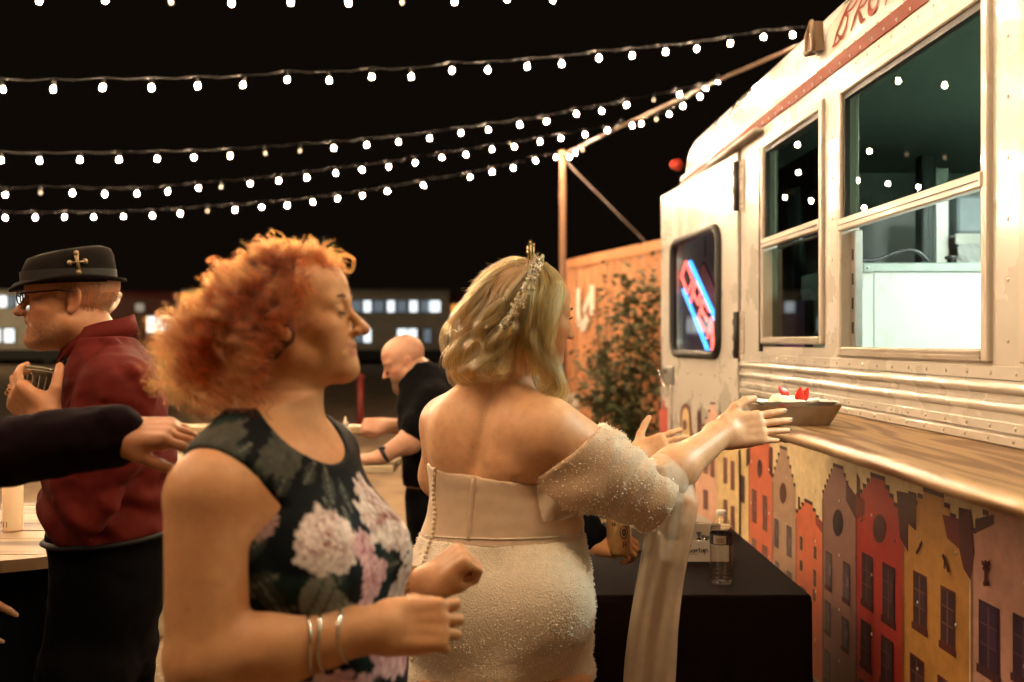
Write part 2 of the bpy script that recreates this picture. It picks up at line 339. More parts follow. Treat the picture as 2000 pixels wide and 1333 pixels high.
# ---------------------------------------------------------------- pole, stay and string lights
pt = P(1099, 303, 13.3)
r = empty('light_pole', (pt[0], pt[1], 0), 'slim brown pole holding the ends of the string lights', 'pole')
mb = MB(); mb.tube([(pt[0], pt[1], 0), (pt[0], pt[1], pt[2])], [.05, .042], 10); mb.build('shaft', mat('pole_brown', (.13, .062, .03), .6, var=.2, vscale=4), r)
mb = MB(); mb.tube([pt + (0, 0, -.05), P(1250, 462, 12.4), P(1300, 515, 12.1)], .012, 6); mb.build('stay_wire', mat('wire_dark', (.05, .035, .03), .6), r)
mb = MB(); mb.lathe([(.055, 0), (.055, .05), (.02, .07)], pt, 12); mb.build('cap', mat('pole_brown'), r)
M_bulb = mat('bulb_glow', (1, .9, .7), .3, emit=BULB_C, es=BULB_E)
_nt = M_bulb.node_tree; _oi = _nt.nodes.new('ShaderNodeObjectInfo'); _mr = _nt.nodes.new('ShaderNodeMapRange'); _mr.inputs[3].default_value = BULB_E * .45; _mr.inputs[4].default_value = BULB_E * 1.55
_nt.links.new(_oi.outputs['Random'], _mr.inputs[0]); _nt.links.new(_mr.outputs[0], _nt.nodes['Principled BSDF'].inputs['Emission Strength'])
M_bulboff = mat('bulb_off', (.35, .25, .15), .25, emit=BULB_C, es=2.2)
M_sock = mat('socket_black', (.015, .013, .012), .5)
M_wire = mat('string_wire', (.012, .011, .01), .5)
def bulb_mesh(glow, nm):
    mb = MB(); mb.lathe([(.0, -.025), (.0068, -.0235), (.0105, -.0185), (.0119, -.012), (.0110, -.005), (.0085, .003), (.0075, .006)], (0, 0, 0), 12, 0)
    mb.lathe([(.0105, .005), (.0118, .010), (.0118, .04), (.006, .05)], (0, 0, 0), 8, 1)
    o = mb.build(nm, [glow, M_sock]); me = o.data; bpy.data.objects.remove(o); return me
ME_on = bulb_mesh(M_bulb, 'bulb'); ME_off = bulb_mesh(M_bulboff, 'bulb_dark')
def string_light(pts3, off, label):
    r = empty('string_light', pts3[len(pts3) // 2], label, 'string lights', 'string lights over the yard')
    rr = random.Random(len(pts3) * 7 + int(pts3[0][2] * 100)); w = []
    for i, p in enumerate(pts3):
        w.append(np.array(p) + (0, 0, .058))
        if i < len(pts3) - 1: w.append((np.array(p) + pts3[i + 1]) / 2 + (0, 0, .045))
    mb = MB(); mb.tube(w, .0028, 5); mb.build('wire', M_wire, r)
    for i, p in enumerate(pts3):
        o = link('bulb', ME_off if i in off else ME_on, r); o.location = [float(v) for v in p]
        o.rotation_euler = (rr.gauss(0, .12), rr.gauss(0, .12), 0)
def seq(px, d0, d1, pa=0, pb=None):
    pb = px[-1][0] if pb is None else pb; out = []
    for (x, y) in px:
        t = (x - pa) / (pb - pa); d = 1 / ((1 - t) / d0 + t / d1); out.append(P(x, y, d))
    return out
def extend(pts, nl, nr=0, dz=0.0):
    d = pts[0] - pts[1]; L_ = [pts[0] + d * k + np.array([0, 0, dz * k]) for k in range(nl, 0, -1)]; d = pts[-1] - pts[-2]; R_ = [pts[-1] + d * k for k in range(1, nr + 1)]
    return L_ + list(pts) + R_
S0 = seq([(75, -3), (205, -3), (333, 0), (453, 3), (568, 1), (680, 3), (786, 2), (888, 1), (990, -4), (1080, -2), (1173, -12), (1262, -22), (1350, -32), (1435, -44), (1520, -58)], 4.7, 6.9, 205, 1080)
S1 = seq([(5, 172), (104, 172), (201, 169), (296, 169), (386, 166), (475, 164), (561, 154), (643, 155), (726, 148), (803, 148), (883, 136), (953, 135), (1030, 128), (1097, 123), (1170, 112), (1235, 107), (1300, 100), (1361, 94), (1427, 83), (1491, 71), (1548, 67), (1606, 58)], 6.2, 8.85, 0, 1548)
S2 = seq([(2, 311), (77, 312), (156, 311), (233, 310), (307, 308), (379, 306), (450, 303), (518, 298), (586, 293), (652, 288), (716, 282), (778, 276), (839, 269), (900, 259), (954, 252), (1015, 243), (1068, 236), (1126, 221), (1175, 216), (1224, 204), (1277, 194), (1328, 184), (1378, 171)], 7.6, 11.2, 0, 1224)
S3 = seq([(11, 379), (79, 375), (142, 376), (205, 378), (268, 377), (328, 373), (388, 366), (432, 364), (489, 358), (545, 352), (600, 346), (656, 337), (707, 331), (760, 325), (811, 317), (863, 307), (910, 301), (961, 291), (1005, 286), (1055, 276), (1096, 269), (1143, 262), (1187, 254), (1218, 243)], 9.3, 13.0, 0, 1187)
S4 = seq([(10, 424), (69, 424), (126, 423), (183, 423), (241, 422), (298, 420), (352, 416), (405, 411), (459, 409), (511, 404), (561, 400), (611, 394), (660, 387), (708, 381), (756, 373), (827, 361), (918, 345), (961, 335), (1002, 327), (1046, 313), (1085, 306)], 10.2, 13.25, 0, 1085)
S5 = seq([(1112, 306), (1124, 297), (1138, 292), (1235, 244), (1253, 241), (1282, 232), (1307, 222), (1334, 206), (1367, 187), (1402, 157)], 13.2, 9.9, 1100, 1402)
string_light(extend(S0, 4, 2, .01), (6, 10), 'topmost row of bulbs, cut by the upper edge')
string_light(extend(S1, 5, 0, .01), (), 'long row of bulbs reaching the truck roof, second from the top')
string_light(extend(S2, 4, 0, .01), (11, 12, 24), 'row of bulbs with two dark ones left of centre, third from the top')
string_light(extend(S3, 3, 0, .01), (4, 10), 'row of bulbs with one dark bulb near its left end, fourth from the top')
string_light(extend(S4, 3, 0, .01), (10,), 'lowest row of bulbs, ending at the brown pole')
string_light(S5, (2, 5), 'short row of bulbs climbing from the brown pole towards the truck roof')
mb = MB(); mb.tube([pt, P(1215, 246, 12), P(1330, 192, 10.6), P(1400, 158, 9.9), P(1545, 96, 8.9), P(1650, 52, 8.3)], .017, 6)
tag(mb.build('support_cable', mat('cable_tan', (.09, .055, .035), .6)), 'bare support cable from the pole up to the truck roof', 'cable')
# rows above and behind the viewpoint (they light the guests and mirror in the truck windows)
def row(a, b, sag, lab, off=()):
    a = np.array(a, float); b = np.array(b, float); n = int(np.linalg.norm(b - a) / .3); out = []
    for k in range(n + 1):
        t = k / n; p = a + (b - a) * t; p[2] -= sag * 4 * t * (1 - t) + .01 * math.sin(k * 2.1); out.append(p)
    string_light(out, off, lab)
NEAR_ROWS = [((-4.2, 3.0, 3.5), (4.4, 4.0, 4.2), .35), ((-4.4, 1.0, 3.5), (4.9, 1.2, 4.2), .4)]
for i, (a, b, s_) in enumerate(NEAR_ROWS):
    row(a, b, s_, ['row of bulbs over the guests, just above the picture', 'row of bulbs overhead in front of the viewpoint', 'row of bulbs directly over the viewpoint', 'row of bulbs behind the viewpoint', 'rearmost row of bulbs, well behind the viewpoint'][i])
# ================================================================ food truck
TS = .0309; TN = math.hypot(1, TS); WX = 1.1222
nW = np.array([-1, -TS, 0]) / TN
def T(s, off, z): return tuple(np.array([WX - TS * s, s, z]) + nW * off)
def Wp(px, py):         # pixel -> (s, z) on the truck's side plane
    s = WX / ((px - CX) / F + TS); return s, EYE - (py - CY) / F * s
truck = empty('food_truck', T(2.0, -1.0, 0), 'cream food truck with printed townhouses, wooden serving counter and red stripe', 'food truck')
M_body = mat('truck_cream', (.60, .555, .475), .28, var=.05, vscale=2.5, coat=.6, bump=.012, bscale=4)
M_trim = mat('trim_cream', (.52, .46, .375), .35, var=.08, vscale=9, coat=.3, wear=(.4, .3, .2), wscale=9)
M_red = mat('stripe_red', (.17, .030, .012), .6, spec=.15, var=.15, vscale=20)
M_rub = mat('rubber_black', (.012, .011, .01), .5)
M_alu = mat('aluminium', (.55, .54, .5), .35, .9, var=.1, vscale=15)
M_glass_up = glass_mat('glass_green', (.36, .42, .38), 0, 1.6)
M_glass_dk = glass_mat('glass_dark', (.32, .40, .36), 0, 1.6)
SE, SN, TH = 5.6, -1.6, .05
ZS1, ZS2, ZT = 1.488, 1.453, 2.295
W1 = (3.25, 3.965); W2 = (2.185, 3.115); W3 = (1.15, 2.06); DOOR0 = 4.31
def wall_box(name, s0, s1, z0, z1, o0=-TH, o1=0, m=M_body, bev=0, parent=truck, label=None):
    mb = MB(); mb.box((s0, o0, z0), (s1, o1, z1), T=T, bev=bev); return mb.build(name, m, parent, label)
# side wall: skirt, rail above the windows, posts between the openings
wall_box('side_wall', SN, DOOR0, .36, ZS2)
wall_box('side_wall', SN, SE, ZT, 2.42)
for s0, s1 in ((W1[1], DOOR0), (W2[1], W1[0]), (W3[1], W2[0]), (SN, W3[0])): wall_box('window_post', s0, s1, ZS2, ZT)
wall_box('sill_panel', W1[0], W1[1], ZS2, ZS1 - .01)
wall_box('door_frame', 5.54, SE, .36, ZT)
wall_box('door_step_panel', DOOR0 + .03, 5.54, .36, .62)
# roof shell
rp = [(0, 2.42), (-.006, 2.48), (-.02, 2.54), (-.05, 2.595), (-.1, 2.64), (-.2, 2.678), (-.5, 2.72), (-1.1, 2.74), (-1.7, 2.72), (-2.0, 2.678), (-2.1, 2.64), (-2.15, 2.595), (-2.18, 2.54), (-2.2, 2.42)]
mb = MB(); n = len(rp); ss = [SN, 5.45, 5.55, 5.6, 5.63]; ks = [1, 1, .985, .96, .90]
vs = []
for s, k in zip(ss, ks):
    for (o, z) in rp: vs.append(T(s, -1.1 + (o + 1.1) * (k if k > .95 else .97), 2.42 + (z - 2.42) * k))
fs = [(i * n + j, i * n + j + 1, (i + 1) * n + j + 1, (i + 1) * n + j) for i in range(len(ss) - 1) for j in range(n - 1)]
fs.append(tuple(range((len(ss) - 1) * n, len(ss) * n))); fs.append(tuple(range(n))[::-1])
mb.add(vs, fs, 0, True); o = mb.build('roof', M_body, truck)
m_ = o.modifiers.new('e', 'EDGE_SPLIT'); m_.split_angle = math.radians(40)
wall_box('end_wall', SE - .05, SE, .36, 2.42, -2.2, -TH)
wall_box('end_wall', SN, SN + .05, .36, 2.42, -2.2, -TH)
wall_box('back_wall', SN + .05, SE - .05, .36, 2.42, -2.2, -2.15)
M_int = mat('interior_white', (.78, .80, .76), .45, var=.04, vscale=4)
M_green = mat('interior_green', (.44, .49, .45), .5, var=.08, vscale=3)
wall_box('floor_panel', SN + .05, SE - .05, .62, .70, -2.15, -TH, mat('floor_grey', (.2, .2, .2), .6))
wall_box('ceiling_panel', SN + .05, SE - .05, 2.405, 2.418, -2.15, -TH, M_green)
wall_box('interior_lining', SN + .05, SE - .05, .70, 2.40, -2.149, -2.12, M_green)
wall_box('interior_lining', 5.30, 5.33, .70, 2.40, -2.11, -.9, M_int)
# horizontal joints of the lining
for z in (1.35, 2.05): wall_box('lining_joint', SN + .05, SE - .4, z, z + .012, -2.119, -2.112, M_alu)
# stripe, drip rail, moulding
wall_box('red_stripe', SN, SE - .02, 2.352, 2.396, .001, .004, M_red)
wall_box('drip_rail', 3.95, SE + .02, 2.330, 2.347, .001, .045, M_trim, .006)
def ridge(name, z0, z1, out, s0, s1, m=M_body):
    mb = MB(); k = 9; vs = []; prof = [(out * math.sin(math.pi * i / (k - 1)) ** .7, z0 + (z1 - z0) * i / (k - 1)) for i in range(k)]
    for (o_, z) in prof: vs += [T(s0, .0008 + o_, z), T(s1, .0008 + o_, z)]
    mb.add(vs, [(2 * i, 2 * i + 2, 2 * i + 3, 2 * i + 1) for i in range(k - 1)], 0, True); return mb.build(name, m, truck)
ridge('moulding', 1.385, 1.415, .016, SN, DOOR0 - .015); ridge('moulding', 1.345, 1.372, .010, SN, DOOR0 - .015)
wall_box('belt_strip', SN, DOOR0 - .01, 1.303, 1.327, .001, .006, M_body, .002); wall_box('belt_strip', SN, DOOR0 - .01, 1.276, 1.298, .001, .010, M_trim, .003)
wall_box('belt_strip', SN, DOOR0 - .01, 1.416, 1.446, .001, .004, M_body, .0015)
# rivets: one mesh of many small domes
def rivets(name, pts, r=.0055, parent=truck, m=M_body):
    mb = MB()
    for (s, z, o_) in pts:
        c = np.array(T(s, o_, z)); vs = []
        for (rr, h) in ((r, 0), (r * .75, r * .42), (0.2 * r, r * .6)):
            for k in range(7): a = 6.2832 * k / 7; vs.append(c + nW * h + np.array([TS, 1, 0]) * (-1) * rr * math.cos(a) / TN * np.array([1, 1, 1]) * np.array([1, 1, 0]) + np.array([0, 0, rr * math.sin(a)]))
        mb.add(vs, [(i * 7 + k, i * 7 + (k + 1) % 7, (i + 1) * 7 + (k + 1) % 7, (i + 1) * 7 + k) for i in range(2) for k in range(7)] + [tuple(range(14, 21))], 0, True)
    o = mb.build(name, m, parent); o['kind'] = 'stuff'; return o
pts = []
for s in np.arange(.4, 4.25, .105): pts += [(s, 1.431, .004), (s, 1.315, .006), (s, 1.289, .010)]
for s in np.arange(.6, 5.55, .085): pts += [(s, 2.334, .0), (s, 2.398, .004), (s + .04, 2.366, .004)]
for s in (3.18, 2.12): pts += [(s, z, 0) for z in np.arange(1.5, 2.28, .13)]
for s in (4.06, 4.24): pts += [(s, z, 0) for z in np.arange(1.5, 2.28, .11)]
for s in np.arange(.5, 4.2, .26): pts += [(s + .03 * math.sin(s * 9), z, .003) for z in (1.17, 1.0, .83, .66, .5)]
rivets('rivets', pts)
# ---------------------------------------------------------------- windows
def window(s0, s1, z0, zt, zm, fw, up, low=None, lab=None):
    w = MB(); f_in = -.03
    for (a, b, c, d) in ((s0, s0 + fw, z0, zt), (s1 - fw, s1, z0, zt), (s0 + fw, s1 - fw, z0, z0 + fw * .9), (s0 + fw, s1 - fw, zt - fw, zt)):
        w.box((a, f_in - .02, c), (b, .012, d), T=T, bev=.004)
    # fine ribs on the frame
    for k in (.35, .7):
        w.box((s0 + fw, .0, z0 + fw * .9 * k), (s1 - fw, .016, z0 + fw * .9 * k + .004), T=T)
    o = w.build('window', M_trim, truck, lab)
    mb = MB(); mb.box((s0 + fw * .6, -.012, zm - .02), (s1 - fw * .6, .016, zm + .018), T=T, bev=.004); mb.box((s0 + fw, .0165, zm - .004), (s1 - fw, .0185, zm - .001), T=T, mi=1); mb.build('sash_rail', [M_trim, M_rub], o)
    mb = MB(); mb.box((s0 + fw, -.02, zm + .018), (s1 - fw, -.016, zt - fw), T=T); mb.build('pane', up, o)
    mb = MB()
    for (a, b, c, d) in ((s0 + fw, s0 + fw + .016, zm + .018, zt - fw), (s1 - fw - .016, s1 - fw, zm + .018, zt - fw), (s0 + fw, s1 - fw, zt - fw - .018, zt - fw)): mb.box((a, -.014, c), (b, .002, d), T=T)
    mb.build('gasket', M_rub, o)
    if low:
        mb = MB(); mb.box((s0 + fw, -.032, z0 + fw * .9), (s1 - fw, -.028, zm - .02), T=T); mb.build('pane', low, o)
    else:
        mb = MB(); mb.box((s1 - fw - .04, -.045, z0 + fw * .9), (s1 - fw, -.02, zm - .02), T=T, bev=.003)
        mb.build('track', M_alu, o)
        mb = MB()
        for z in np.arange(z0 + .07, zm - .06, .075): mb.box((s1 - fw - .03, -.02, z), (s1 - fw - .018, -.0185, z + .035), T=T)
        mb.build('track_slots', M_rub, o)['kind'] = 'stuff'
    return o
window(W1[0], W1[1], ZS1, ZT - .005, 1.885, .03, M_glass_dk, M_glass_dk, 'narrow window with both panes shut')
window(W2[0], W2[1], ZS2, ZT, 1.860, .032, M_glass_up, None, 'serving window with its lower half open')
window(W3[0], W3[1], ZS2, ZT, 1.860, .032, M_glass_up, M_glass_dk, 'window cut by the edge of the picture')
# dark frame reveal of the narrow window
wall_box('window_gasket', W1[1] - .002, W1[1] + .02, ZS1 - .03, ZT - .02, .001, .014, M_rub, .003)
# ---------------------------------------------------------------- rear door, slightly ajar
hx = WX - TS * DOOR0; dS = .0977; dN = math.hypot(1, dS); dv = np.array([-dS, 1, 0]) / dN; dn = np.array([-1, -dS, 0]) / dN
HD = np.array([hx, DOOR0, 0]) + nW * .012
def DT(a, o, z): return tuple(HD + dv * a + dn * o + np.array([0, 0, z]))
DL = 1.345
def Dp(px, py):
    c0 = HD[0] + dS * HD[1]; y = c0 / ((px - CX) / F + dS); return (y - HD[1]) * dN, EYE - (py - CY) / F * y
door = empty('door', HD, None, None); door.parent = truck; door.matrix_parent_inverse = Matrix.Translation(truck.location).inverted()
wa0, wz1 = Dp(1405, 445); wa1, wz0 = Dp(1317, 690)
wz1 = EYE + .255 * 1.0; wz0 = EYE - .075
wa0 = Dp(1406, 500)[0]; wa1 = Dp(1317, 500)[0]; wz1 = Dp(1361, 461)[1]; wz0 = Dp(1361, 691)[1]
def rrect(a0, a1, z0, z1, r, k=6):
    out = []
    for (cx, cz, t0) in ((a1 - r, z1 - r, 0), (a0 + r, z1 - r, 90), (a0 + r, z0 + r, 180), (a1 - r, z0 + r, 270)):
        for i in range(k + 1): t = math.radians(t0 + 90 * i / k); out.append((cx + r * math.cos(t), cz + r * math.sin(t)))
    return out
zd0, zd1 = .64, 2.318
hole = rrect(wa0, wa1, wz0, wz1, .075); n = len(hole)
# a door skin with a real opening: four strips round the opening and a fan in each rounded corner
mb = MB()
for (a0, a1, z0_, z1_) in ((0, DL, zd0, wz0), (0, DL, wz1, zd1), (0, wa0, wz0, wz1), (wa1, DL, wz0, wz1)): mb.box((a0, -.045, z0_), (a1, 0, z1_), T=DT)
kk = n // 4
for ci, (ca, cz) in enumerate(((wa1, wz1), (wa0, wz1), (wa0, wz0), (wa1, wz0))):
    arc = hole[ci * kk:(ci + 1) * kk]
    for oo in (0, -.045): mb.add([DT(ca, oo, cz)] + [DT(a, oo, z) for a, z in arc], [(0, i + 1, i + 2) for i in range(len(arc) - 1)])
    vs = [DT(a, 0, z) for a, z in arc] + [DT(a, -.045, z) for a, z in arc]; m2 = len(arc); mb.add(vs, [(i, i + 1, m2 + i + 1, m2 + i) for i in range(m2 - 1)])
mb.build('door_panel', M_body, door)
mb = MB(); mb.tube([DT(a, .006, z) for a, z in rrect(wa0 - .004, wa1 + .004, wz0 - .004, wz1 + .004, .078)], .021, 8, closed=True); mb.build('window_frame', M_rub, door)
mb = MB(); mb.add([DT(a, -.02, z) for a, z in hole] + [DT(a, -.025, z) for a, z in hole], [tuple(range(n)), tuple(range(n, 2 * n))[::-1]]); mb.build('window_pane', glass_mat('glass_door', (.8, .85, .85), 0, 1.5), door)
ha, hz = Dp(1309, 733)
mb = MB(); mb.box((ha - .09, .001, hz - .05), (ha + .05, .012, hz + .05), T=DT, bev=.005); mb.tube([DT(ha + .03, .012, hz + .02), DT(ha + .03, .05, hz + .02), DT(ha + .0, .055, hz - .0), DT(ha - .08, .05, hz - .06)], [.014, .014, .014, .009], 8, mi=1)
mb.build('handle', [M_alu, mat('chrome_worn', (.6, .55, .45), .2, 1)], door)
mb = MB(); mb.tube([DT(ha - .02, .004, hz - .05), DT(ha - .05, .006, hz - .2), DT(ha - .03, .004, hz - .33)], .004, 6); mb.build('cord', M_trim, door)
rp_ = [(a, z) for a in np.linspace(.1, DL - .1, 6) for z in (wz0 - .1, wz0 - .2)]
mb = MB()
for (a, z) in rp_: mb.sphere(DT(a, .0, z), .006, 7)
mb.build('rivets', M_body, door)['kind'] = 'stuff'
for (py0, py1) in ((320, 415), (610, 700)):
    s, z1 = Wp(1441, py0); _, z0 = Wp(1441, py1)
    mb = MB(); mb.box((DOOR0 - .07, .001, z0), (DOOR0 + .0, .007, z1), T=T, bev=.003)
    mb.lathe([(.013, 0), (.013, z1 - z0)], T(DOOR0 + .003, .018, z0), 10, 1)
    for k in range(4): mb.sphere(T(DOOR0 - .045, .007, z0 + (z1 - z0) * (k + .5) / 4), .008, 7)
    for k in range(3): mb.box((DOOR0 + .006, .012, z0 + (z1 - z0) * (k * .33 + .03)), (DOOR0 + .03, .03, z0 + (z1 - z0) * (k * .33 + .2)), T=T, bev=.006, mi=1)
    mb.build('hinge', [M_trim, mat('hinge_black', (.02, .017, .014), .45)], truck)
wall_box('door_gap', DOOR0 - .004, DOOR0 + .012, .62, 2.33, -.03, .002, M_rub)
# ---------------------------------------------------------------- neon OPEN sign hung in the door's window
sign = empty('neon_sign', DT((wa0 + wa1) / 2, -.1, (wz0 + wz1) / 2), 'glowing neon OPEN sign with two blue bars inside the door window', 'neon sign')
M_nr = mat('neon_red', (1, .2, .15), .4, emit=(1.0, .11, .09), es=5.2); M_nb = mat('neon_blue', (.1, .4, 1), .4, emit=(.05, .33, 1.0), es=4.6)
NO = -.034                                                        # the tubes hang just behind the pane
def ZP(zx, zy):
    q = HD + dn * NO; c0 = q[0] + dS * q[1]; px, py = 1280 + zx / 3.175, 440 + zy / 3.175; y = c0 / ((px - CX) / F + dS); return (y - q[1]) * dN, EYE - (py - CY) / F * y
def neon(pts, m, r=.011, closed=False):
    q = [np.array(DT(a, NO, z)) for a, z in [ZP(*p) for p in pts]]; mb = MB(); mb.tube(q, r, 7, closed=closed); return mb
for p in ([(215, 228), (378, 590)], [(175, 400), (325, 775)]): neon(p, 0).build('bar', M_nb, sign)
neon([(190, 228), (163, 318), (200, 420), (233, 345)], 0, .0085, True).build('letter', M_nr, sign)
neon([(220, 478), (247, 350), (285, 412), (268, 492), (232, 420)], 0, .0085).build('letter', M_nr, sign)
mb = neon([(335, 535), (297, 462), (268, 575), (305, 655)], 0, .0085); q = [np.array(DT(a, NO, z)) for a, z in [ZP(283, 520), ZP(322, 592)]]; mb.tube(q, .0085, 7); mb.build('letter', M_nr, sign)
neon([(322, 700), (350, 575), (355, 775), (385, 660)], 0, .0085).build('letter', M_nr, sign)
mb = MB(); q = [DT(a, NO - .06, z) for a, z in [ZP(175, 330), ZP(225, 230), ZP(380, 590), ZP(322, 760)]]; q2 = [tuple(np.array(v) - dn * .01) for v in q]
mb.add(q + q2, [(0, 1, 2, 3), (7, 6, 5, 4), (0, 4, 5, 1), (1, 5, 6, 2), (2, 6, 7, 3), (3, 7, 4, 0)]); mb.build('backing', mat('sign_back', (.006, .006, .01), .5), sign)
mb = MB(); mb.tube([DT(*((ZP(215, 205)[0]), -.115, ZP(215, 205)[1])), DT(ZP(215, 205)[0], -.115, wz1 + .05)], .003, 5); mb.build('chain', M_rub, sign)
# dark curtain behind the sign
wall_box('cab_partition', 4.34, 5.5, .72, 2.38, -.42, -.40, mat('cab_black', (.008, .009, .014), .5))
# ---------------------------------------------------------------- lamps and lettering on the body
lamp = MB(); c = P(1318, 322, 5.63); lamp.lathe([(.034, 0), (.034, .015), (.028, .03), (.014, .04), (0, .043)], c + (.02, 0, 0), 14, 0, (-.45, .9, 0)); lamp.sphere(c, .030, 12, 0, (1, 1, 1)); lamp.build('marker_lamp', mat('lamp_red', (.5, .05, .03), .3, coat=1), truck)
s, z = Wp(1603, 77); mb = MB()
mb.prism([(s - .03, z - .045), (s + .045, z - .035), (s + .035, z + .02), (s - .015, z + .055)], lambda a, b: T(a, -.002, b), lambda a, b: T(a, .035, b))
mb.tube([T(s - .03, .036, z - .045), T(s + .045, .036, z - .035), T(s + .035, .036, z + .02), T(s - .015, .036, z + .055)], .007, 6, 1, closed=True)
mb.tube([T(s + .05, .0, z - .03), T(s + .06, .03, z - .035), T(s + .045, .04, z - .03)], .008, 6, 1); mb.build('clearance_lamp', [mat('lamp_amber', (.16, .09, .04), .25, coat=1), mat('lamp_bronze', (.16, .10, .05), .35)], truck)
# painted words above the stripe, on the curve of the roof edge (cut off by the picture's top)
def roofoff(z): return float(np.interp(z, [q[1] for q in rp[:8]], [q[0] for q in rp[:8]]))
TL = lambda a, o, b: T(a, roofoff(b) + o, b)
def LP(zx, zy): return Wp(1280 + zx / 2.777, zy / 2.777)
def letter(strokes):
    mb = MB()
    for pts, w in strokes: stroke(mb, [LP(*p) for p in pts], (w * 1.7 if np.isscalar(w) else [v * 1.7 for v in w]), TL, 0, 6, o1=.003)
    mb.build('letter', M_red, truck)
letter([([(968, 250), (985, 160), (1008, 60), (1030, -50), (1040, -110)], [.006, .014, .012, .01]), ([(985, 190), (1010, 205), (1030, 150), (1030, 90), (1005, 80)], [.004, .012, .009, .004]), ([(1005, 80), (1050, 40), (1075, -30), (1060, -80), (1040, -100)], [.004, .009, .012, .005]), ([(960, 255), (985, 238), (1000, 215)], .006)])
letter([([(1062, 170), (1078, 90), (1098, 0), (1115, -80)], [.005, .012, .01, .008]), ([(1098, -70), (1125, -90), (1140, -40), (1125, 20), (1090, 50)], [.005, .011, .01, .004]), ([(1090, 50), (1108, 95), (1122, 118), (1140, 100)], [.004, .013, .009, .003])])
letter([([(1160, -80), (1152, -10), (1158, 55), (1178, 68), (1200, 30), (1215, -60)], [.004, .012, .013, .009, .006])])
letter([([(1250, 30), (1262, -40), (1275, -120)], [.006, .012, .008])])
# ---------------------------------------------------------------- printed mural: a row of townhouses (flat print in thin layers)
MU = MB(); MUd = MB(); lay = [0]
def hexc(r, g, b, k=.90): c = srgb(r, g, b); m = sum(c) / 3; return tuple((v * .88 + m * .12) * k for v in c)
def mp(zx, zy): return Wp(1300 + zx / 2.174, 720 + zy / 2.174)
def poly(pts, col, level, fn=mp, tr=T, mbx=None, raw=False):
    q = pts if raw else [fn(*p) for p in pts]; o_ = .0012 + .0007 * level; (mbx or MU).add([tr(a, o_, b) for a, b in q], [tuple(range(len(q)))], 0, False, col)
def rect(zx0, zx1, zt0, zt1, zb0, zb1, col, level): poly([(zx0, zt0), (zx1, zt1), (zx1, zb1), (zx0, zb0)], col, level)
def pane_window(s0, s1, z0, z1, frame, glass, bar, lv, box=None, tr=T, mbx=None):
    R = lambda a, b, c, d, col, l: poly([(a, c), (b, c), (b, d), (a, d)], col, l, tr=tr, mbx=mbx, raw=True)
    w = s1 - s0; h = z1 - z0; R(s0, s1, z0, z1, frame, lv); R(s0 + .1 * w, s1 - .1 * w, z0 + .05 * h, z1 - .05 * h, glass, lv + 1)
    R(s0 + .46 * w, s1 - .46 * w, z0 + .05 * h, z1 - .05 * h, bar, lv + 2)
    for t in (.36, .66): R(s0 + .1 * w, s1 - .1 * w, z0 + t * h, z0 + (t + .025) * h, bar, lv + 2)
    R(s0 + .14 * w, s0 + .42 * w, z0 + .38 * h, z0 + .64 * h, tuple(c * 1.8 for c in glass), lv + 2)
    if box: R(s0 - .08 * w, s1 + .08 * w, z0 - .1 * h, z0 + .03 * h, box, lv + 2)
def oval(zx, zy, rx, ry, col, lv): poly([(zx + rx * math.cos(t), zy + ry * math.sin(t)) for t in np.linspace(0, 2 * math.pi, 20, endpoint=False)], col, lv); poly([(zx + .8 * rx * math.cos(t), zy + .86 * ry * math.sin(t)) for t in np.linspace(0, 2 * math.pi, 20, endpoint=False)], tuple(c * .7 for c in col), lv + 1)
ZB = .37
def house(z0x, z1x, eave, peak, col, roof, steps=4, lv=1, inner=.34, flat=False):
    s1, _ = mp(z0x, 500); s0, _ = mp(z1x, 500); _, ze = mp((z0x + z1x) / 2, eave); _, zp = mp((z0x + z1x) / 2, peak); w = s1 - s0; q = [(s0, ZB), (s1, ZB), (s1, ze)]
    if flat: q += [(s0, ze)]
    else:
        L_ = []; 
        for k in range(steps + 1):
            f = k / (steps + .0) * inner; zz = ze + (zp - ze) * (k / steps); L_.append((f, zz))
        for k, (f, zz) in enumerate(L_):
            q.append((s1 - f * w, zz)); 
            if k < steps: q.append((s1 - L_[k + 1][0] * w, zz))
        for k, (f, zz) in reversed(list(enumerate(L_))):
            q.append((s0 + f * w, zz))
            if k > 0: q.append((s0 + f * w, L_[k - 1][1]))
        for k in range(steps + 1):      # dark copings on every step
            f, zz = L_[k]; f2 = L_[k + 1][0] if k < steps else 1 - f; ww = (f2 - f) * w
            if ww > 0:
                poly([(s1 - f * w, zz), (s1 - f * w - ww, zz), (s1 - f * w - ww, zz + .012), (s1 - f * w, zz + .012)], roof, lv + 1, raw=True)
                if k < steps: poly([(s0 + f * w, zz), (s0 + f * w + ww, zz), (s0 + f * w + ww, zz + .012), (s0 + f * w, zz + .012)], roof, lv + 1, raw=True)
    # eave-to-ground facade, drawn as a fan-safe strip of rectangles
    q2 = [(s0, ZB), (s1, ZB), (s1, ze), (s0, ze)]; poly(q2, col, lv, raw=True)
    if not flat:
        for k in range(steps):
            f = L_[k + 1][0]; poly([(s1 - f * w, L_[k][1]), (s0 + f * w, L_[k][1]), (s0 + f * w, L_[k + 1][1]), (s1 - f * w, L_[k + 1][1])], col, lv, raw=True)
    poly([(s1, ZB), (s1 - .012, ZB), (s1 - .012, ze - .02), (s1, ze - .02)], tuple(c * .45 for c in col), lv + 1, raw=True)
    return s0, s1
def win(zx0, zx1, zt, zb, frame, glass, bar, lv=3, box=None):
    s1, zA = mp(zx0, zt); s0, zB_ = mp(zx1, zb); _, za2 = mp((zx0 + zx1) / 2, zt); _, zb2 = mp((zx0 + zx1) / 2, zb); pane_window(s0, s1, zb2, za2, frame, glass, bar, lv, box)
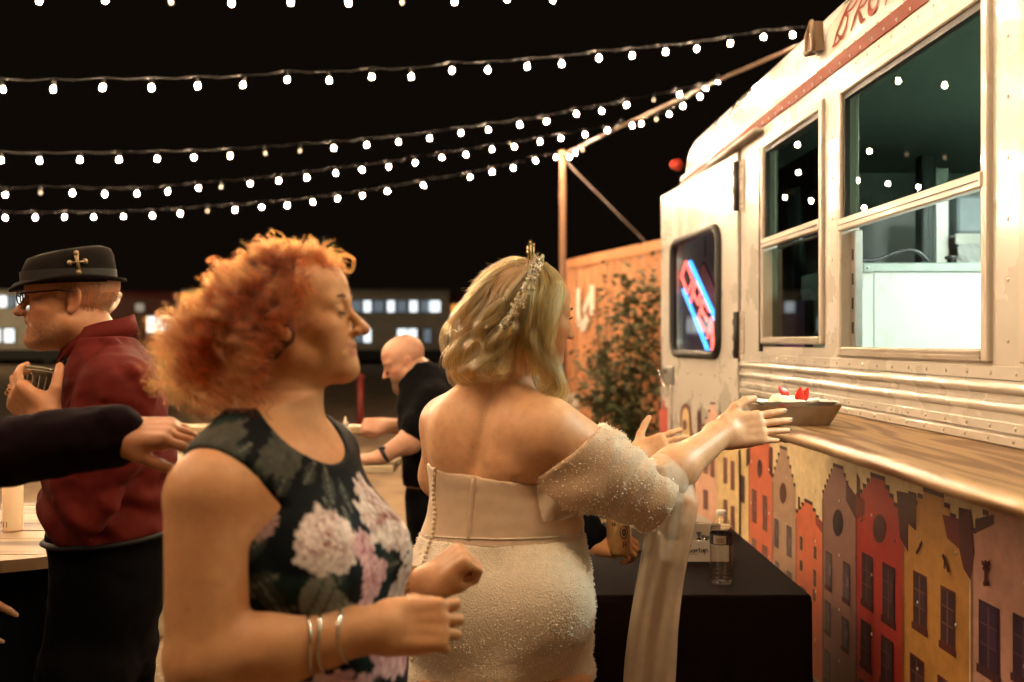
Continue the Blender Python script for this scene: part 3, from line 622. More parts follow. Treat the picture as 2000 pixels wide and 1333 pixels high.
c_pink = hexc(226, 172, 140); c_cream = hexc(228, 196, 130); c_or = hexc(214, 96, 48); c_gry = hexc(176, 138, 108); c_mau = hexc(140, 98, 84); c_red = hexc(172, 36, 22); c_yel = hexc(186, 128, 44); c_pk2 = hexc(196, 140, 118)
d_mar = hexc(70, 18, 20); d_gl = hexc(52, 36, 46); d_fr = hexc(96, 40, 30); d_bar = hexc(120, 80, 70)
poly([(SN, ZB), (DOOR0 - .02, ZB), (DOOR0 - .02, 1.17), (SN, 1.17)], hexc(236, 208, 150, .8), 0, raw=True)
house(318, 356, 300, 240, c_cream, d_fr, 2); house(355, 455, 330, 215, c_or, d_mar, 3); house(455, 555, 480, 345, c_gry, d_mar, 4); house(555, 668, 640, 575, c_or, d_mar, 3, 1); house(668, 810, 560, 425, c_mau, d_mar, 5); house(810, 1010, 590, 470, c_red, d_mar, 4); house(1010, 1292, 680, 540, c_yel, d_mar, 4); house(1300, 1640, 760, 560, c_pk2, d_mar, 4); house(1660, 2300, 800, 500, hexc(150, 60, 40), d_mar, 4); house(2400, 3600, 900, 500, c_yel, d_mar, 4)
for a in ((320, 340, 455, 570),): win(*a, d_fr, d_gl, d_bar)
oval(403, 425, 11, 40, d_fr, 3); oval(502, 530, 15, 45, d_fr, 3); oval(736, 656, 23, 58, d_gl, 3); oval(912, 680, 28, 62, hexc(88, 30, 30), 3)
for a in ((370, 390, 515, 655), (415, 435, 540, 690), (368, 388, 722, 800), (413, 436, 752, 840)): win(*a, d_fr, hexc(110, 60, 60), d_bar)
for a in ((465, 484, 640, 760), (517, 539, 670, 800), (468, 486, 820, 890), (517, 540, 862, 960)): win(*a, hexc(70, 60, 60), hexc(90, 80, 90), d_bar)
for a in ((573, 588, 710, 775), (632, 648, 752, 812), (572, 588, 812, 862), (630, 646, 850, 930), (628, 644, 935, 990)): win(*a, hexc(200, 150, 90), hexc(90, 40, 40), d_bar)
poly([mp(575, 920), mp(600, 940), mp(600, 1060), mp(575, 1030)], d_mar, 3, raw=True)
for a in ((683, 711, 780, 930), (757, 788, 825, 985), (680, 706, 990, 1120), (752, 782, 1060, 1192), (678, 705, 1200, 1330)): win(*a, hexc(70, 46, 40), hexc(84, 74, 84), d_bar, 3, d_mar)
for a in ((838, 885, 790, 1000), (925, 980, 835, 1070), (832, 878, 1075, 1265), (918, 973, 1145, 1340), (828, 872, 1330, 1500)): win(*a, hexc(80, 22, 24), hexc(58, 34, 40), hexc(110, 60, 56), 3, d_mar)
for a in ((1056, 1115, 870, 1100), (1172, 1237, 935, 1182), (1042, 1104, 1225, 1440), (1160, 1225, 1320, 1560)): win(*a, hexc(104, 44, 30), hexc(60, 34, 42), hexc(130, 84, 60), 3, hexc(90, 30, 24))
for a in ((1335, 1425, 1000, 1290), (1330, 1420, 1420, 1640), (1480, 1580, 1060, 1330)): win(*a, hexc(70, 34, 44), hexc(58, 36, 60), hexc(110, 70, 80), 3, hexc(80, 40, 44))
# roofs and chimneys between the houses
for q, c_ in (([(345, 345), (362, 330), (362, 400), (345, 420)], d_mar), ([(440, 345), (458, 338), (458, 470), (440, 440)], hexc(96, 24, 20)), ([(566, 545), (574, 545), (574, 600), (566, 600)], d_mar), ([(640, 625), (668, 650), (668, 700), (640, 660)], hexc(150, 50, 26)),
              ([(770, 480), (812, 540), (812, 640), (770, 560)], d_mar), ([(815, 440), (830, 470), (830, 560), (815, 540)], d_mar), ([(812, 530), (850, 560), (850, 620), (812, 640)], hexc(110, 26, 22)), ([(985, 520), (1035, 530), (1035, 780), (1000, 720)], d_mar), ([(1035, 520), (1068, 530), (1068, 690), (1035, 660)], hexc(70, 26, 22)),
              ([(1180, 620), (1255, 640), (1255, 770), (1200, 720)], hexc(110, 22, 26)), ([(1250, 590), (1300, 600), (1318, 780), (1300, 900), (1270, 850), (1250, 760)], hexc(84, 26, 34)), ([(1320, 640), (1400, 620), (1400, 660), (1320, 700)], d_mar)):
    poly(q, c_, 2.5)
for pts_, w in (([(1072, 785), (1085, 765), (1098, 735)], .010), ([(1085, 765), (1090, 745)], .008), ([(1185, 790), (1200, 830), (1210, 865)], .010), ([(1195, 820), (1192, 850)], .008), ([(1370, 815), (1368, 915)], .012), ([(1352, 820), (1370, 840), (1388, 822)], .010), ([(1355, 850), (1386, 852)], .008), ([(1358, 915), (1384, 912)], .010), ([(835, 650), (845, 640), (842, 620)], .006), ([(980, 740), (985, 725)], .006)):
    mbx = MB(); stroke(mbx, [mp(*p) for p in pts_], w, T, 0, 4, o1=.0055)
    for v, in zip([0]):
        MU.add(mbx.v, mbx.f, 0, False, hexc(84, 30, 30))
M_mu = mat('mural_print', (1, 1, 1), .42, attr='Col', var=.16, vscale=26, coat=.15, bump=.04, bscale=60)
MU.build('mural_print', M_mu, truck, attr=True)
# printed rooftops on the door
MDB = MB()
def dpoly(pts, col, lv): MDB.add([DT(a, .0012 + .0008 * lv, z) for a, z in [(q[0], max(.65, q[1])) for q in [Dp(1280 + x / 3.175, 440 + y / 3.175) for x, y in pts]]], [tuple(range(len(pts)))], 0, False, col)
dpoly([(28, 1150), (42, 1140), (45, 1085), (58, 1085), (62, 1130), (78, 1130), (80, 1700), (28, 1700)], hexc(206, 84, 66), 1)
dpoly([(78, 1330), (120, 1330), (120, 1900), (78, 1900)], c_cream, 1); dpoly([(95, 1170), (108, 1170), (108, 1330), (95, 1330)], d_mar, 1)
arch = [(160 + 0, 1330)] + [(190 + 34 * math.cos(t), 1180 - 75 * math.sin(t)) for t in np.linspace(math.pi, 0, 10)] + [(232, 1280), (255, 1330)]
dpoly([(150, 1400)] + arch + [(262, 1400)], hexc(120, 70, 50), 1); dpoly([(164, 1400)] + [(190 + 22 * math.cos(t), 1195 - 62 * math.sin(t)) for t in np.linspace(math.pi, 0, 10)] + [(222, 1400)], c_cream, 2)
dpoly([(186 + 14 * math.cos(t), 1240 + 34 * math.sin(t)) for t in np.linspace(0, 6.0, 12)], hexc(110, 60, 40), 3)
dpoly([(262, 1330), (262, 1170), (268, 1120), (272, 1165), (286, 1120), (290, 1330)], d_mar, 1)
dpoly([(296, 1330), (296, 1240), (315, 1240), (315, 1195), (332, 1195), (332, 1150), (347, 1150), (347, 1105), (373, 1105), (373, 1150), (385, 1150), (385, 1900), (296, 1900)], c_pink, 1.5); dpoly([(343, 1098), (377, 1098), (377, 1112), (343, 1112)], d_mar, 2.5)
for (x, y) in ((312, 1190), (330, 1145), (293, 1235)): dpoly([(x, y), (x + 16, y), (x + 16, y + 14), (x, y + 14)], d_mar, 2.5)
dpoly([(398, 1160), (404, 1085), (408, 1160), (414, 1160), (414, 1180), (396, 1180)], d_mar, 2)
dpoly([(200, 1330), (296, 1330), (296, 2300), (200, 2300)], c_pink, 1); dpoly([(385, 1300), (520, 1300), (520, 2300), (385, 2300)], c_cream, 1); dpoly([(120, 1400), (200, 1400), (200, 2300), (120, 2300)], hexc(220, 160, 120), 1)
for (x0, x1, y0, y1) in ((225, 250, 1400, 1500), (300, 330, 1420, 1540), (345, 370, 1430, 1560), (425, 450, 1440, 1600), (470, 495, 1460, 1640), (300, 330, 1640, 1760), (425, 450, 1700, 1850), (470, 495, 1740, 1900), (225, 250, 1600, 1700)): dpoly([(x0, y0), (x1, y0 + 6), (x1, y1 + 6), (x0, y1)], d_fr, 2.2); dpoly([(x0 + 3, y0 + 6), (x1 - 3, y0 + 11), (x1 - 3, y1), (x0 + 3, y1 - 6)], hexc(120, 66, 60), 3)
MDB.build('mural_print', M_mu, door, attr=True)
# ---------------------------------------------------------------- serving counter
CD = .345; c_s0, c_s1, cz0, cz1 = .2, 3.27, 1.236, 1.275
def wood(name, c1, c2, sc, rough=.3, coat=.5, ax=(9, 1.1, 9), ring=26):
    m = bpy.data.materials.new(name); m.use_nodes = True; N = m.node_tree.nodes; L = m.node_tree.links; b = N['Principled BSDF']
    tc = N.new('ShaderNodeTexCoord'); mpn = N.new('ShaderNodeMapping'); mpn.inputs['Scale'].default_value = ax; L.new(tc.outputs['Object'], mpn.inputs[0])
    nz = N.new('ShaderNodeTexNoise'); nz.inputs['Scale'].default_value = sc * .25; nz.inputs['Detail'].default_value = 3; L.new(mpn.outputs[0], nz.inputs['Vector'])
    mu = N.new('ShaderNodeMath'); mu.operation = 'MULTIPLY'; mu.inputs[1].default_value = ring; L.new(nz.outputs['Fac'], mu.inputs[0])
    si = N.new('ShaderNodeMath'); si.operation = 'SINE'; L.new(mu.outputs[0], si.inputs[0])
    n2 = N.new('ShaderNodeTexNoise'); n2.inputs['Scale'].default_value = sc * 5; n2.inputs['Detail'].default_value = 6; L.new(mpn.outputs[0], n2.inputs['Vector'])
    mr = N.new('ShaderNodeMapRange'); mr.inputs[1].default_value = -1; mr.inputs[2].default_value = 1; L.new(si.outputs[0], mr.inputs[0])
    ad = N.new('ShaderNodeMix'); ad.data_type = 'FLOAT'; ad.inputs[0].default_value = .35; L.new(mr.outputs[0], ad.inputs[2]); L.new(n2.outputs['Fac'], ad.inputs[3])
    cr = N.new('ShaderNodeValToRGB'); e = cr.color_ramp.elements; e[0].position = .25; e[0].color = (*c1, 1); e[1].position = .8; e[1].color = (*c2, 1); L.new(ad.outputs[0], cr.inputs[0])
    L.new(cr.outputs[0], b.inputs['Base Color']); b.inputs['Roughness'].default_value = rough; b.inputs['Coat Weight'].default_value = coat; b.inputs['Coat Roughness'].default_value = .2
    bp = N.new('ShaderNodeBump'); bp.inputs['Strength'].default_value = .25; bp.inputs['Distance'].default_value = .002; L.new(ad.outputs[0], bp.inputs['Height']); L.new(bp.outputs[0], b.inputs['Normal'])
    MATS[name] = m; return m
M_wood = wood('counter_wood', (.22, .11, .045), (.54, .36, .19), 2.4, .34, .25, (8, .8, 8), 75)
mb = MB(); k = 9; prof = [(.008, cz0), (CD - .03, cz0)] + [(CD - .022 + .022 * math.sin(math.pi * i / (k - 1)) ** .8, cz0 + (cz1 - cz0) * i / (k - 1)) for i in range(k)] + [(CD - .03, cz1), (.008, cz1)]
vs = []; n = len(prof); st = [c_s0] + list(np.linspace(c_s0 + .02, c_s1 - .04, 14)) + [c_s1 - .02, c_s1 - .006, c_s1]; sh = [1] * (len(st) - 3) + [.985, .95, .86]
for s, h in zip(st, sh):
    zc = (cz0 + cz1) / 2
    for (o_, z) in prof: vs.append(T(s, .012 + (o_ - .012) * (1 if h == 1 else (.97 if h > .97 else .93 if h > .9 else .86)) + .003 * math.sin(s * 5) * (o_ > .2), zc + (z - zc) * h))
mb.add(vs, [(i * n + j, (i + 1) * n + j, (i + 1) * n + (j + 1) % n, i * n + (j + 1) % n) for i in range(len(st) - 1) for j in range(n)] + [tuple(range(n)), tuple(range((len(st) - 1) * n, len(st) * n))[::-1]], 0, True)
o = mb.build('serving_counter', M_wood, truck); m_ = o.modifiers.new('e', 'EDGE_SPLIT'); m_.split_angle = math.radians(38)
for s in (2.92, 1.86, 1.5, .8):
    mb = MB(); mb.box((s - .022, .006, 1.16 if s > 2 else 1.08), (s + .022, .03, cz0 - .002), T=T, bev=.004)
    if s in (2.92, .8): mb.box((s - .03, .0305, 1.205), (s + .03, .25, cz0 - .002), T=T, bev=.006)
    mb.build('bracket', mat('bracket_black', (.012, .012, .013), .45), truck)
for s in (-.7, 5.0):       # road wheels under the skirt
    for o_ in (-.12, -2.0):
        t = empty('wheel', T(s, o_, .38)); t.parent = truck; t.matrix_parent_inverse = Matrix.Translation(truck.location).inverted()
        mb = MB(); mb.lathe([(.22, -.1), (.36, -.1), (.38, -.07), (.38, .07), (.36, .1), (.22, .1)], T(s, o_, .38), 28, 0, tuple(nW)); mb.build('tyre', M_rub, t)
        mb = MB(); mb.lathe([(.05, .06), (.12, .05), (.2, .09), (.218, .1), (.218, -.1)], T(s, o_, .38), 24, 0, tuple(nW)); mb.build('rim', M_alu, t)
# ---------------------------------------------------------------- inside the truck
def thing_box(lo, hi): return lo, hi
t = empty('light_fixture', T(2.4, -1.2, 2.36), 'cool white tube light under the truck ceiling', 'ceiling light')
mb = MB(); mb.box((1.2, -1.3, 2.372), (3.6, -1.1, 2.404), T=T, bev=.008); mb.build('housing', mat('fixture_white', (.8, .8, .8), .5), t)
M_tube = mat('tube_glow', (.9, 1, .95), .4, emit=(.86, 1.0, .88), es=165)
for o_ in (-1.25, -1.15):
    mb = MB(); mb.tube([T(1.3, o_, 2.35), T(3.5, o_, 2.35)], .016, 8); mb.build('tube', M_tube, t)
# pale panelled cold case, its end towards the viewpoint
x0, x1, y0, y1, z1 = 1.200, 1.99, 3.5, 4.15, 1.776
t = empty('cold_case', (1.6, 3.8, .7), 'white panelled cold case with metal edging behind the serving window', 'cold case')
M_pan = mat('case_white', (.60, .62, .59), .4, var=.05, vscale=4, wear=(.5, .48, .42), wscale=7)
mb = MB(); mb.box((x0 + .004, y0 + .006, .70), (x1, y1, z1 - .004), bev=.006); mb.build('body', M_pan, t)
M_edge = mat('case_edging', (.30, .34, .31), .4, .7, var=.1, vscale=20)
mb = MB(); mb.box((x0, y0, z1 - .034), (x1 + .004, y0 + .03, z1), bev=.004); mb.build('edge_strip', M_edge, t)
mb = MB(); mb.box((x0, y0 - .003, z1 - .09), (x0 + .034, y0 + .002, z1 - .002), bev=.002); mb.box((x0 + .0345, y0 - .003, z1 - .034), (x0 + .07, y0 + .002, z1 - .002), bev=.002)
for (a, b) in ((.012, .03), (.012, .05), (.012, .075), (.05, .018)): mb.sphere((x0 + a, y0 - .003, z1 - b), .0055, 8, 1)
mb.build('corner_bracket', [M_edge, M_alu], t)
mb = MB(); mb.box((x0 + .074, y0 + .0045, .72), (x0 + .077, y0 + .0075, z1 - .036)); mb.build('panel_joint', mat('joint_grey', (.35, .36, .33), .6), t)
mb = MB(); mb.tube(bez([(x0 + .02, y0 + .05, z1 + .012), (x0 + .1, y0 + .06, z1 + .014), (x0 + .19, y0 + .07, z1 + .045), (x0 + .25, y0 + .07, z1 + .045), (x0 + .3, y0 + .08, z1 + .008)], 6), .007, 7)
tag(mb.build('hose', mat('hose_black', (.012, .014, .013), .45)), 'black hose arching over the top of the white case', 'hose')
mb = MB(); mb.lathe([(.012, 0), (.012, .012), (.02, .016), (.02, .024), (0, .028)], (1.555, 3.53, z1), 10); tag(mb.build('knob', M_rub), 'small black knob on top of the white case', 'knob')
# tall dark rail and shelving further back
t = empty('shelf_unit', (2.15, 4.6, .7), 'metal shelf unit with a dark upright at the back of the truck', 'shelf unit')
mb = MB(); mb.box((1.885, 4.58, .72), (1.955, 4.66, 2.36), bev=.006)
for k in (.014, .034, .054): mb.box((1.885 + k - .004, 4.576, .72), (1.885 + k + .004, 4.5795, 2.36))
mb.build('upright', mat('upright_green', (.02, .035, .028), .4), t)
mb = MB(); mb.box((1.958, 4.6, .72), (2.02, 4.66, 2.3), bev=.004); mb.build('post', M_alu, t)
for z in (1.97, 1.78):
    mb = MB(); mb.box((2.022, 4.55, z), (2.5, 5.0, z + .016), bev=.003); mb.box((2.022, 4.54, z - .03), (2.5, 4.549, z + .022), bev=.003); mb.build('shelf', M_alu, t)
mb = MB(); mb.box((2.03, 5.01, 1.3), (2.5, 5.02, 1.97), bev=.003); mb.build('back_panel', mat('shelf_brown', (.2, .13, .09), .6), t)
mb = MB(); mb.box((2.06, 4.6, 2.0), (2.46, 4.9, 2.17), bev=.01); tag(mb.build('carton', mat('carton_blue', (.62, .72, .78), .5, var=.1, vscale=12)), 'pale blue carton on the upper metal shelf', 'carton')
mb = MB(); mb.box((2.1, 4.4, 1.70), (2.5, 4.5, 1.79), T=lambda x, y, z: (x, y, z + .03 * (x - 2.3))); tag(mb.build('paper_stack', mat('paper_white', (.75, .74, .68), .7)), 'white stack of paper under the metal shelves', 'paper')
# crumpled plastic wrap hung under the shelf
mb = MB(); rr = random.Random(4); nx, nz = 16, 5; vs = []
for i in range(nx):
    for j in range(nz): vs.append((2.03 + .47 * i / (nx - 1), 4.535 + rr.uniform(-.012, .012), 1.945 - .1 * j / (nz - 1) * (1 + .25 * math.sin(i * .9)) + rr.uniform(-.006, .006)))
mb.add(vs, [(i * nz + j, (i + 1) * nz + j, (i + 1) * nz + j + 1, i * nz + j + 1) for i in range(nx - 1) for j in range(nz - 1)]); tag(mb.build('plastic_wrap', mat('wrap', (.75, .76, .74), .15, spec=.8)), 'crumpled clear wrap hanging under the upper shelf', 'plastic wrap')
# black equipment seen through the narrow window
t = empty('griddle_hood', (1.5, 4.15, .7), 'black cooking hood seen through the narrow window', 'hood')
mb = MB(); mb.prism([(1.17, 1.42), (1.85, 1.42), (1.85, 1.74), (1.17, 1.66)], lambda a, b: (a, 3.98, b), lambda a, b: (a, 4.3, b)); mb.build('cover', mat('hood_black', (.01, .01, .012), .35), t)
mb = MB(); mb.tube([(1.24, 4.28, 1.68), (1.22, 4.25, 1.9), (1.19, 4.22, 2.15)], .03, 8); mb.build('duct', mat('hood_black'), t)
mb = MB(); mb.box((1.17, 3.98, .70), (1.85, 4.3, 1.40), bev=.01); mb.build('cabinet', mat('hood_black'), t)
mb = MB(); mb.box((1.2, 3.975, 1.52), (1.8, 3.979, 1.54)); mb.build('trim_strip', M_alu, t)
# ================================================================ implicit surfaces for people and clothes
V3 = lambda *a: np.array(a, float)
class Fld:              # a sampled signed-distance grid; shapes are blended in one after another
    def __init__(s, lo, hi, h):
        s.h = h; s.lo = np.array(lo, float); s.n = np.ceil((np.array(hi) - s.lo) / h).astype(int) + 1
        s.log = []; s.F = np.full(s.n, .2, np.float32); s.ax = [s.lo[i] + h * np.arange(s.n[i]) for i in range(3)]
    def sub(s, lo, hi, m):
        i0 = np.clip(np.floor((np.array(lo) - m - s.lo) / s.h).astype(int), 0, s.n); i1 = np.clip(np.ceil((np.array(hi) + m - s.lo) / s.h).astype(int) + 1, 0, s.n)
        if np.any(i1 <= i0): return None
        sl = tuple(slice(a, b) for a, b in zip(i0, i1)); return sl, (s.ax[0][sl[0]][:, None, None], s.ax[1][sl[1]][None, :, None], s.ax[2][sl[2]][None, None, :])
    def refine(s, lo, hi, h):
        g = Fld(lo, hi, h)
        for m, a in s.log: getattr(g, m)(*a)
        return g
    def add(s, pr, k=.01, op='u'):
        s.log.append(('add', (pr, k, op)))
        fn, lo, hi = pr; r = s.sub(lo, hi, k + 3 * s.h)
        if r is None: return s
        sl, X = r; d = np.broadcast_to(fn(*X), s.F[sl].shape).astype(np.float32); f = s.F[sl]
        if op == 'u':
            if k <= 0: s.F[sl] = np.minimum(f, d)
            else: hh = np.maximum(k - np.abs(f - d), 0) / k; s.F[sl] = np.minimum(f, d) - hh * hh * k * .25
        elif op == 's':
            d = -d
            if k <= 0: s.F[sl] = np.maximum(f, d)
            else: hh = np.maximum(k - np.abs(f - d), 0) / k; s.F[sl] = np.maximum(f, d) + hh * hh * k * .25
        return s
    def cut(s, fn, k=0.0):      # keep where fn < 0, over the whole grid
        s.log.append(('cut', (fn, k)))
        d = np.broadcast_to(fn(s.ax[0][:, None, None], s.ax[1][None, :, None], s.ax[2][None, None, :]), s.F.shape)
        s.F = np.maximum(s.F, d).astype(np.float32) if k <= 0 else (np.maximum(s.F, d) + np.maximum(k - np.abs(s.F - d), 0) ** 2 / k * .25).astype(np.float32); return s
    def disp(s, fn):
        s.F = (s.F + fn(s.ax[0][:, None, None], s.ax[1][None, :, None], s.ax[2][None, None, :])).astype(np.float32); return s
    def near(s, fn, band=.03):  # displacement evaluated only near the surface
        s.log.append(('near', (fn, band)))
        m = np.abs(s.F) < band; ix = np.nonzero(m)
        s.F[ix] += fn(s.ax[0][ix[0]], s.ax[1][ix[1]], s.ax[2][ix[2]]).astype(np.float32); return s
    def copy(s, off=0.0):
        c = Fld.__new__(Fld); c.h = s.h; c.lo = s.lo; c.n = s.n; c.ax = s.ax; c.F = s.F - np.float32(off); return c
    def extract(s, smooth=1):
        F_ = s.F; h = s.h; n = F_.shape; ins = F_ < 0
        c = np.zeros((n[0] - 1, n[1] - 1, n[2] - 1), np.uint8)
        for dx in (0, 1):
            for dy in (0, 1):
                for dz in (0, 1): c += ins[dx:n[0] - 1 + dx, dy:n[1] - 1 + dy, dz:n[2] - 1 + dz]
        ci = np.argwhere((c > 0) & (c < 8)); idx = np.full(c.shape, -1, np.int32); idx[tuple(ci.T)] = np.arange(len(ci))
        acc = np.zeros((len(ci), 3)); cnt = np.zeros(len(ci))
        corners = [(0, 0, 0), (1, 0, 0), (0, 1, 0), (1, 1, 0), (0, 0, 1), (1, 0, 1), (0, 1, 1), (1, 1, 1)]
        val = [F_[ci[:, 0] + a, ci[:, 1] + b, ci[:, 2] + d] for a, b, d in corners]
        for i in range(8):
            for ax in range(3):
                if corners[i][ax] == 0:
                    j = i + (1, 2, 4)[ax]; a, b = val[i], val[j]; m = (a < 0) != (b < 0); t = np.where(m, a / np.where(a == b, 1, a - b), 0)
                    p = np.tile(np.array(corners[i], float), (len(ci), 1)); p[:, ax] += t; acc += p * m[:, None]; cnt += m
        vs = s.lo + h * (ci + acc / np.maximum(cnt, 1)[:, None]); faces = []
        for ax in range(3):
            o1, o2 = [(1, 2), (2, 0), (0, 1)][ax]; a = ins.take(range(n[ax] - 1), ax); b = ins.take(range(1, n[ax]), ax)
            e = np.argwhere(a != b); e = e[(e[:, o1] > 0) & (e[:, o2] > 0) & (e[:, o1] < n[o1] - 1) & (e[:, o2] < n[o2] - 1)]
            fl = a[tuple(e.T)]; q = []
            for d1, d2 in ((-1, -1), (0, -1), (0, 0), (-1, 0)):
                g = e.copy(); g[:, o1] += d1; g[:, o2] += d2; q.append(idx[tuple(g.T)])
            q = np.stack(q, 1); q[~fl] = q[~fl][:, ::-1]; faces.append(q)
        fs = np.concatenate(faces) if faces else np.zeros((0, 4), int); fs = fs[(fs >= 0).all(1)]
        if smooth:
            for _ in range(smooth):
                S_ = np.zeros_like(vs); C_ = np.zeros(len(vs))
                for i, j in ((0, 1), (1, 2), (2, 3), (3, 0)):
                    np.add.at(S_, fs[:, i], vs[fs[:, j]]); np.add.at(S_, fs[:, j], vs[fs[:, i]]); np.add.at(C_, fs[:, i], 1); np.add.at(C_, fs[:, j], 1)
                vs = vs + .5 * (S_ / np.maximum(C_, 1)[:, None] - vs)
        return vs, fs
    def mesh(s, name, mats, parent=None, smooth=1, attr=None, fine=()):
        vs, fs = s.extract(smooth)
        for lo, hi, h in fine:      # regions sampled again on a finer grid, stitched in place of the coarse faces
            lo = np.array(lo); hi = np.array(hi); ins = lambda v, f: ((v[f].mean(1) > lo) & (v[f].mean(1) < hi)).all(1)
            v2, f2 = s.refine(lo - 5 * h, hi + 5 * h, h).extract(smooth); f2 = f2[ins(v2, f2)]; cc = vs[fs].mean(1); q_ = 1.1 * s.h; fs = np.concatenate([fs[~((cc > lo + q_) & (cc < hi - q_)).all(1)], f2 + len(vs)]); vs = np.concatenate([vs, v2])
        used = np.unique(fs); mp_ = np.full(len(vs), -1); mp_[used] = np.arange(len(used)); vs = vs[used]; fs = mp_[fs]
        me = bpy.data.meshes.new(name); me.vertices.add(len(vs)); me.vertices.foreach_set('co', vs.astype(np.float32).ravel())
        me.loops.add(fs.size); me.loops.foreach_set('vertex_index', fs.astype(np.int32).ravel()); me.polygons.add(len(fs))
        me.polygons.foreach_set('loop_start', np.arange(0, fs.size, 4, dtype=np.int32)); me.polygons.foreach_set('use_smooth', np.ones(len(fs), bool))
        for m in (mats if isinstance(mats, (list, tuple)) else [mats]): me.materials.append(m)
        me.update(calc_edges=True); me.validate()
        if attr is not None:
            ca = me.color_attributes.new('Col', 'FLOAT_COLOR', 'POINT'); co = np.empty(len(me.vertices) * 3, np.float32); me.vertices.foreach_get('co', co)
            nr = np.empty(len(me.vertices) * 3, np.float32); me.vertices.foreach_get('normal', nr)
            cc = attr(co.reshape(-1, 3), nr.reshape(-1, 3)); ca.data.foreach_set('color', np.concatenate([cc, np.ones((len(cc), 1))], 1).astype(np.float32).ravel())
        return link(name, me, parent)
def rc(a, b, r1, r2):
    a = np.array(a, float); b = np.array(b, float); ba = b - a; L2 = max(1e-12, ba @ ba); R_ = max(r1, r2)
    def fn(x, y, z):
        px, py, pz = x - a[0], y - a[1], z - a[2]; t = np.clip((px * ba[0] + py * ba[1] + pz * ba[2]) / L2, 0, 1)
        return np.sqrt((px - t * ba[0]) ** 2 + (py - t * ba[1]) ** 2 + (pz - t * ba[2]) ** 2) - (r1 + (r2 - r1) * t)
    return fn, np.minimum(a, b) - R_, np.maximum(a, b) + R_
def ell(c, r, R=None):
    c = np.array(c, float); r = np.array(r, float); R_ = np.eye(3) if R is None else np.array(R, float)     # columns of R: local axes
    def fn(x, y, z):
        p = [x - c[0], y - c[1], z - c[2]]; q = [(R_[0, i] * p[0] + R_[1, i] * p[1] + R_[2, i] * p[2]) / r[i] for i in range(3)]
        k0 = np.sqrt(q[0] ** 2 + q[1] ** 2 + q[2] ** 2); k1 = np.sqrt(sum((q[i] / r[i]) ** 2 for i in range(3))); return k0 * (k0 - 1) / np.maximum(k1, 1e-6)
    e = np.sqrt((R_ ** 2) @ (r ** 2)); return fn, c - e, c + e
def rbox(c, hf, rad, R=None):
    c = np.array(c, float); hf = np.array(hf, float); R_ = np.eye(3) if R is None else np.array(R, float)
    def fn(x, y, z):
        p = [x - c[0], y - c[1], z - c[2]]; q = [np.abs(R_[0, i] * p[0] + R_[1, i] * p[1] + R_[2, i] * p[2]) - (hf[i] - rad) for i in range(3)]
        return np.sqrt(sum(np.maximum(v, 0) ** 2 for v in q)) + np.minimum(np.maximum(np.maximum(q[0], q[1]), q[2]), 0) - rad
    e = np.abs(R_) @ hf; return fn, c - e, c + e
def cubic(x, xs, ys):       # smooth interpolation (Catmull-Rom in value)
    xs = np.array(xs, float); ys = np.array(ys, float); m = np.gradient(ys, xs); x = np.clip(x, xs[0], xs[-1]); i = np.clip(np.searchsorted(xs, x) - 1, 0, len(xs) - 2)
    h = xs[i + 1] - xs[i]; t = (x - xs[i]) / h; return (2 * t ** 3 - 3 * t ** 2 + 1) * ys[i] + (t ** 3 - 2 * t ** 2 + t) * h * m[i] + (-2 * t ** 3 + 3 * t ** 2) * ys[i + 1] + (t ** 3 - t ** 2) * h * m[i + 1]
def loft(keys, yaw=0.0, p=2.0, cap=.02):
    """keys: (z, cx, cy, rx, ry) from low to high; an elliptical trunk whose axes are turned by yaw about z"""
    K = np.array(sorted(keys)); cs, sn = math.cos(yaw), math.sin(yaw)
    def fn(x, y, z):
        zz = np.asarray(z, float); cx = cubic(zz, K[:, 0], K[:, 1]); cy = cubic(zz, K[:, 0], K[:, 2]); rx = cubic(zz, K[:, 0], K[:, 3]); ry = cubic(zz, K[:, 0], K[:, 4])
        dx, dy = x - cx, y - cy; u = (dx * cs + dy * sn) / rx; v = (-dx * sn + dy * cs) / ry; k0 = (np.abs(u) ** p + np.abs(v) ** p) ** (1 / p)
        k1 = np.sqrt((u / rx) ** 2 + (v / ry) ** 2); d = k0 * (k0 - 1) / np.maximum(k1, 1e-6) if p == 2.0 else (k0 - 1) * np.minimum(rx, ry)
        return np.maximum(d, np.maximum(zz - K[-1, 0] - cap * 0, K[0, 0] - zz))
    r = np.maximum(K[:, 3], K[:, 4]); return fn, V3((K[:, 1] - r).min(), (K[:, 2] - r).min(), K[0, 0]), V3((K[:, 1] + r).max(), (K[:, 2] + r).max(), K[-1, 0])
def vnoise(x, y, z, seed=0):
    xi, yi, zi = np.floor(x).astype(np.int64), np.floor(y).astype(np.int64), np.floor(z).astype(np.int64); fx, fy, fz = x - xi, y - yi, z - zi
    s_ = lambda t: t * t * (3 - 2 * t); u, v, w = s_(fx), s_(fy), s_(fz)
    def hsh(a, b, c): q = (a * 374761393 + b * 668265263 + c * 2147483647 + seed * 974711) & 0xffffffff; q = ((q ^ (q >> 13)) * 1274126177) & 0xffffffff; return ((q ^ (q >> 16)) & 0xffff) / 65535.0
    L_ = lambda a, b, t: a + (b - a) * t
    return L_(L_(L_(hsh(xi, yi, zi), hsh(xi + 1, yi, zi), u), L_(hsh(xi, yi + 1, zi), hsh(xi + 1, yi + 1, zi), u), v), L_(L_(hsh(xi, yi, zi + 1), hsh(xi + 1, yi, zi + 1), u), L_(hsh(xi, yi + 1, zi + 1), hsh(xi + 1, yi + 1, zi + 1), u), v), w) - .5
def unit(v): v = np.array(v, float); return v / (np.linalg.norm(v) + 1e-12)
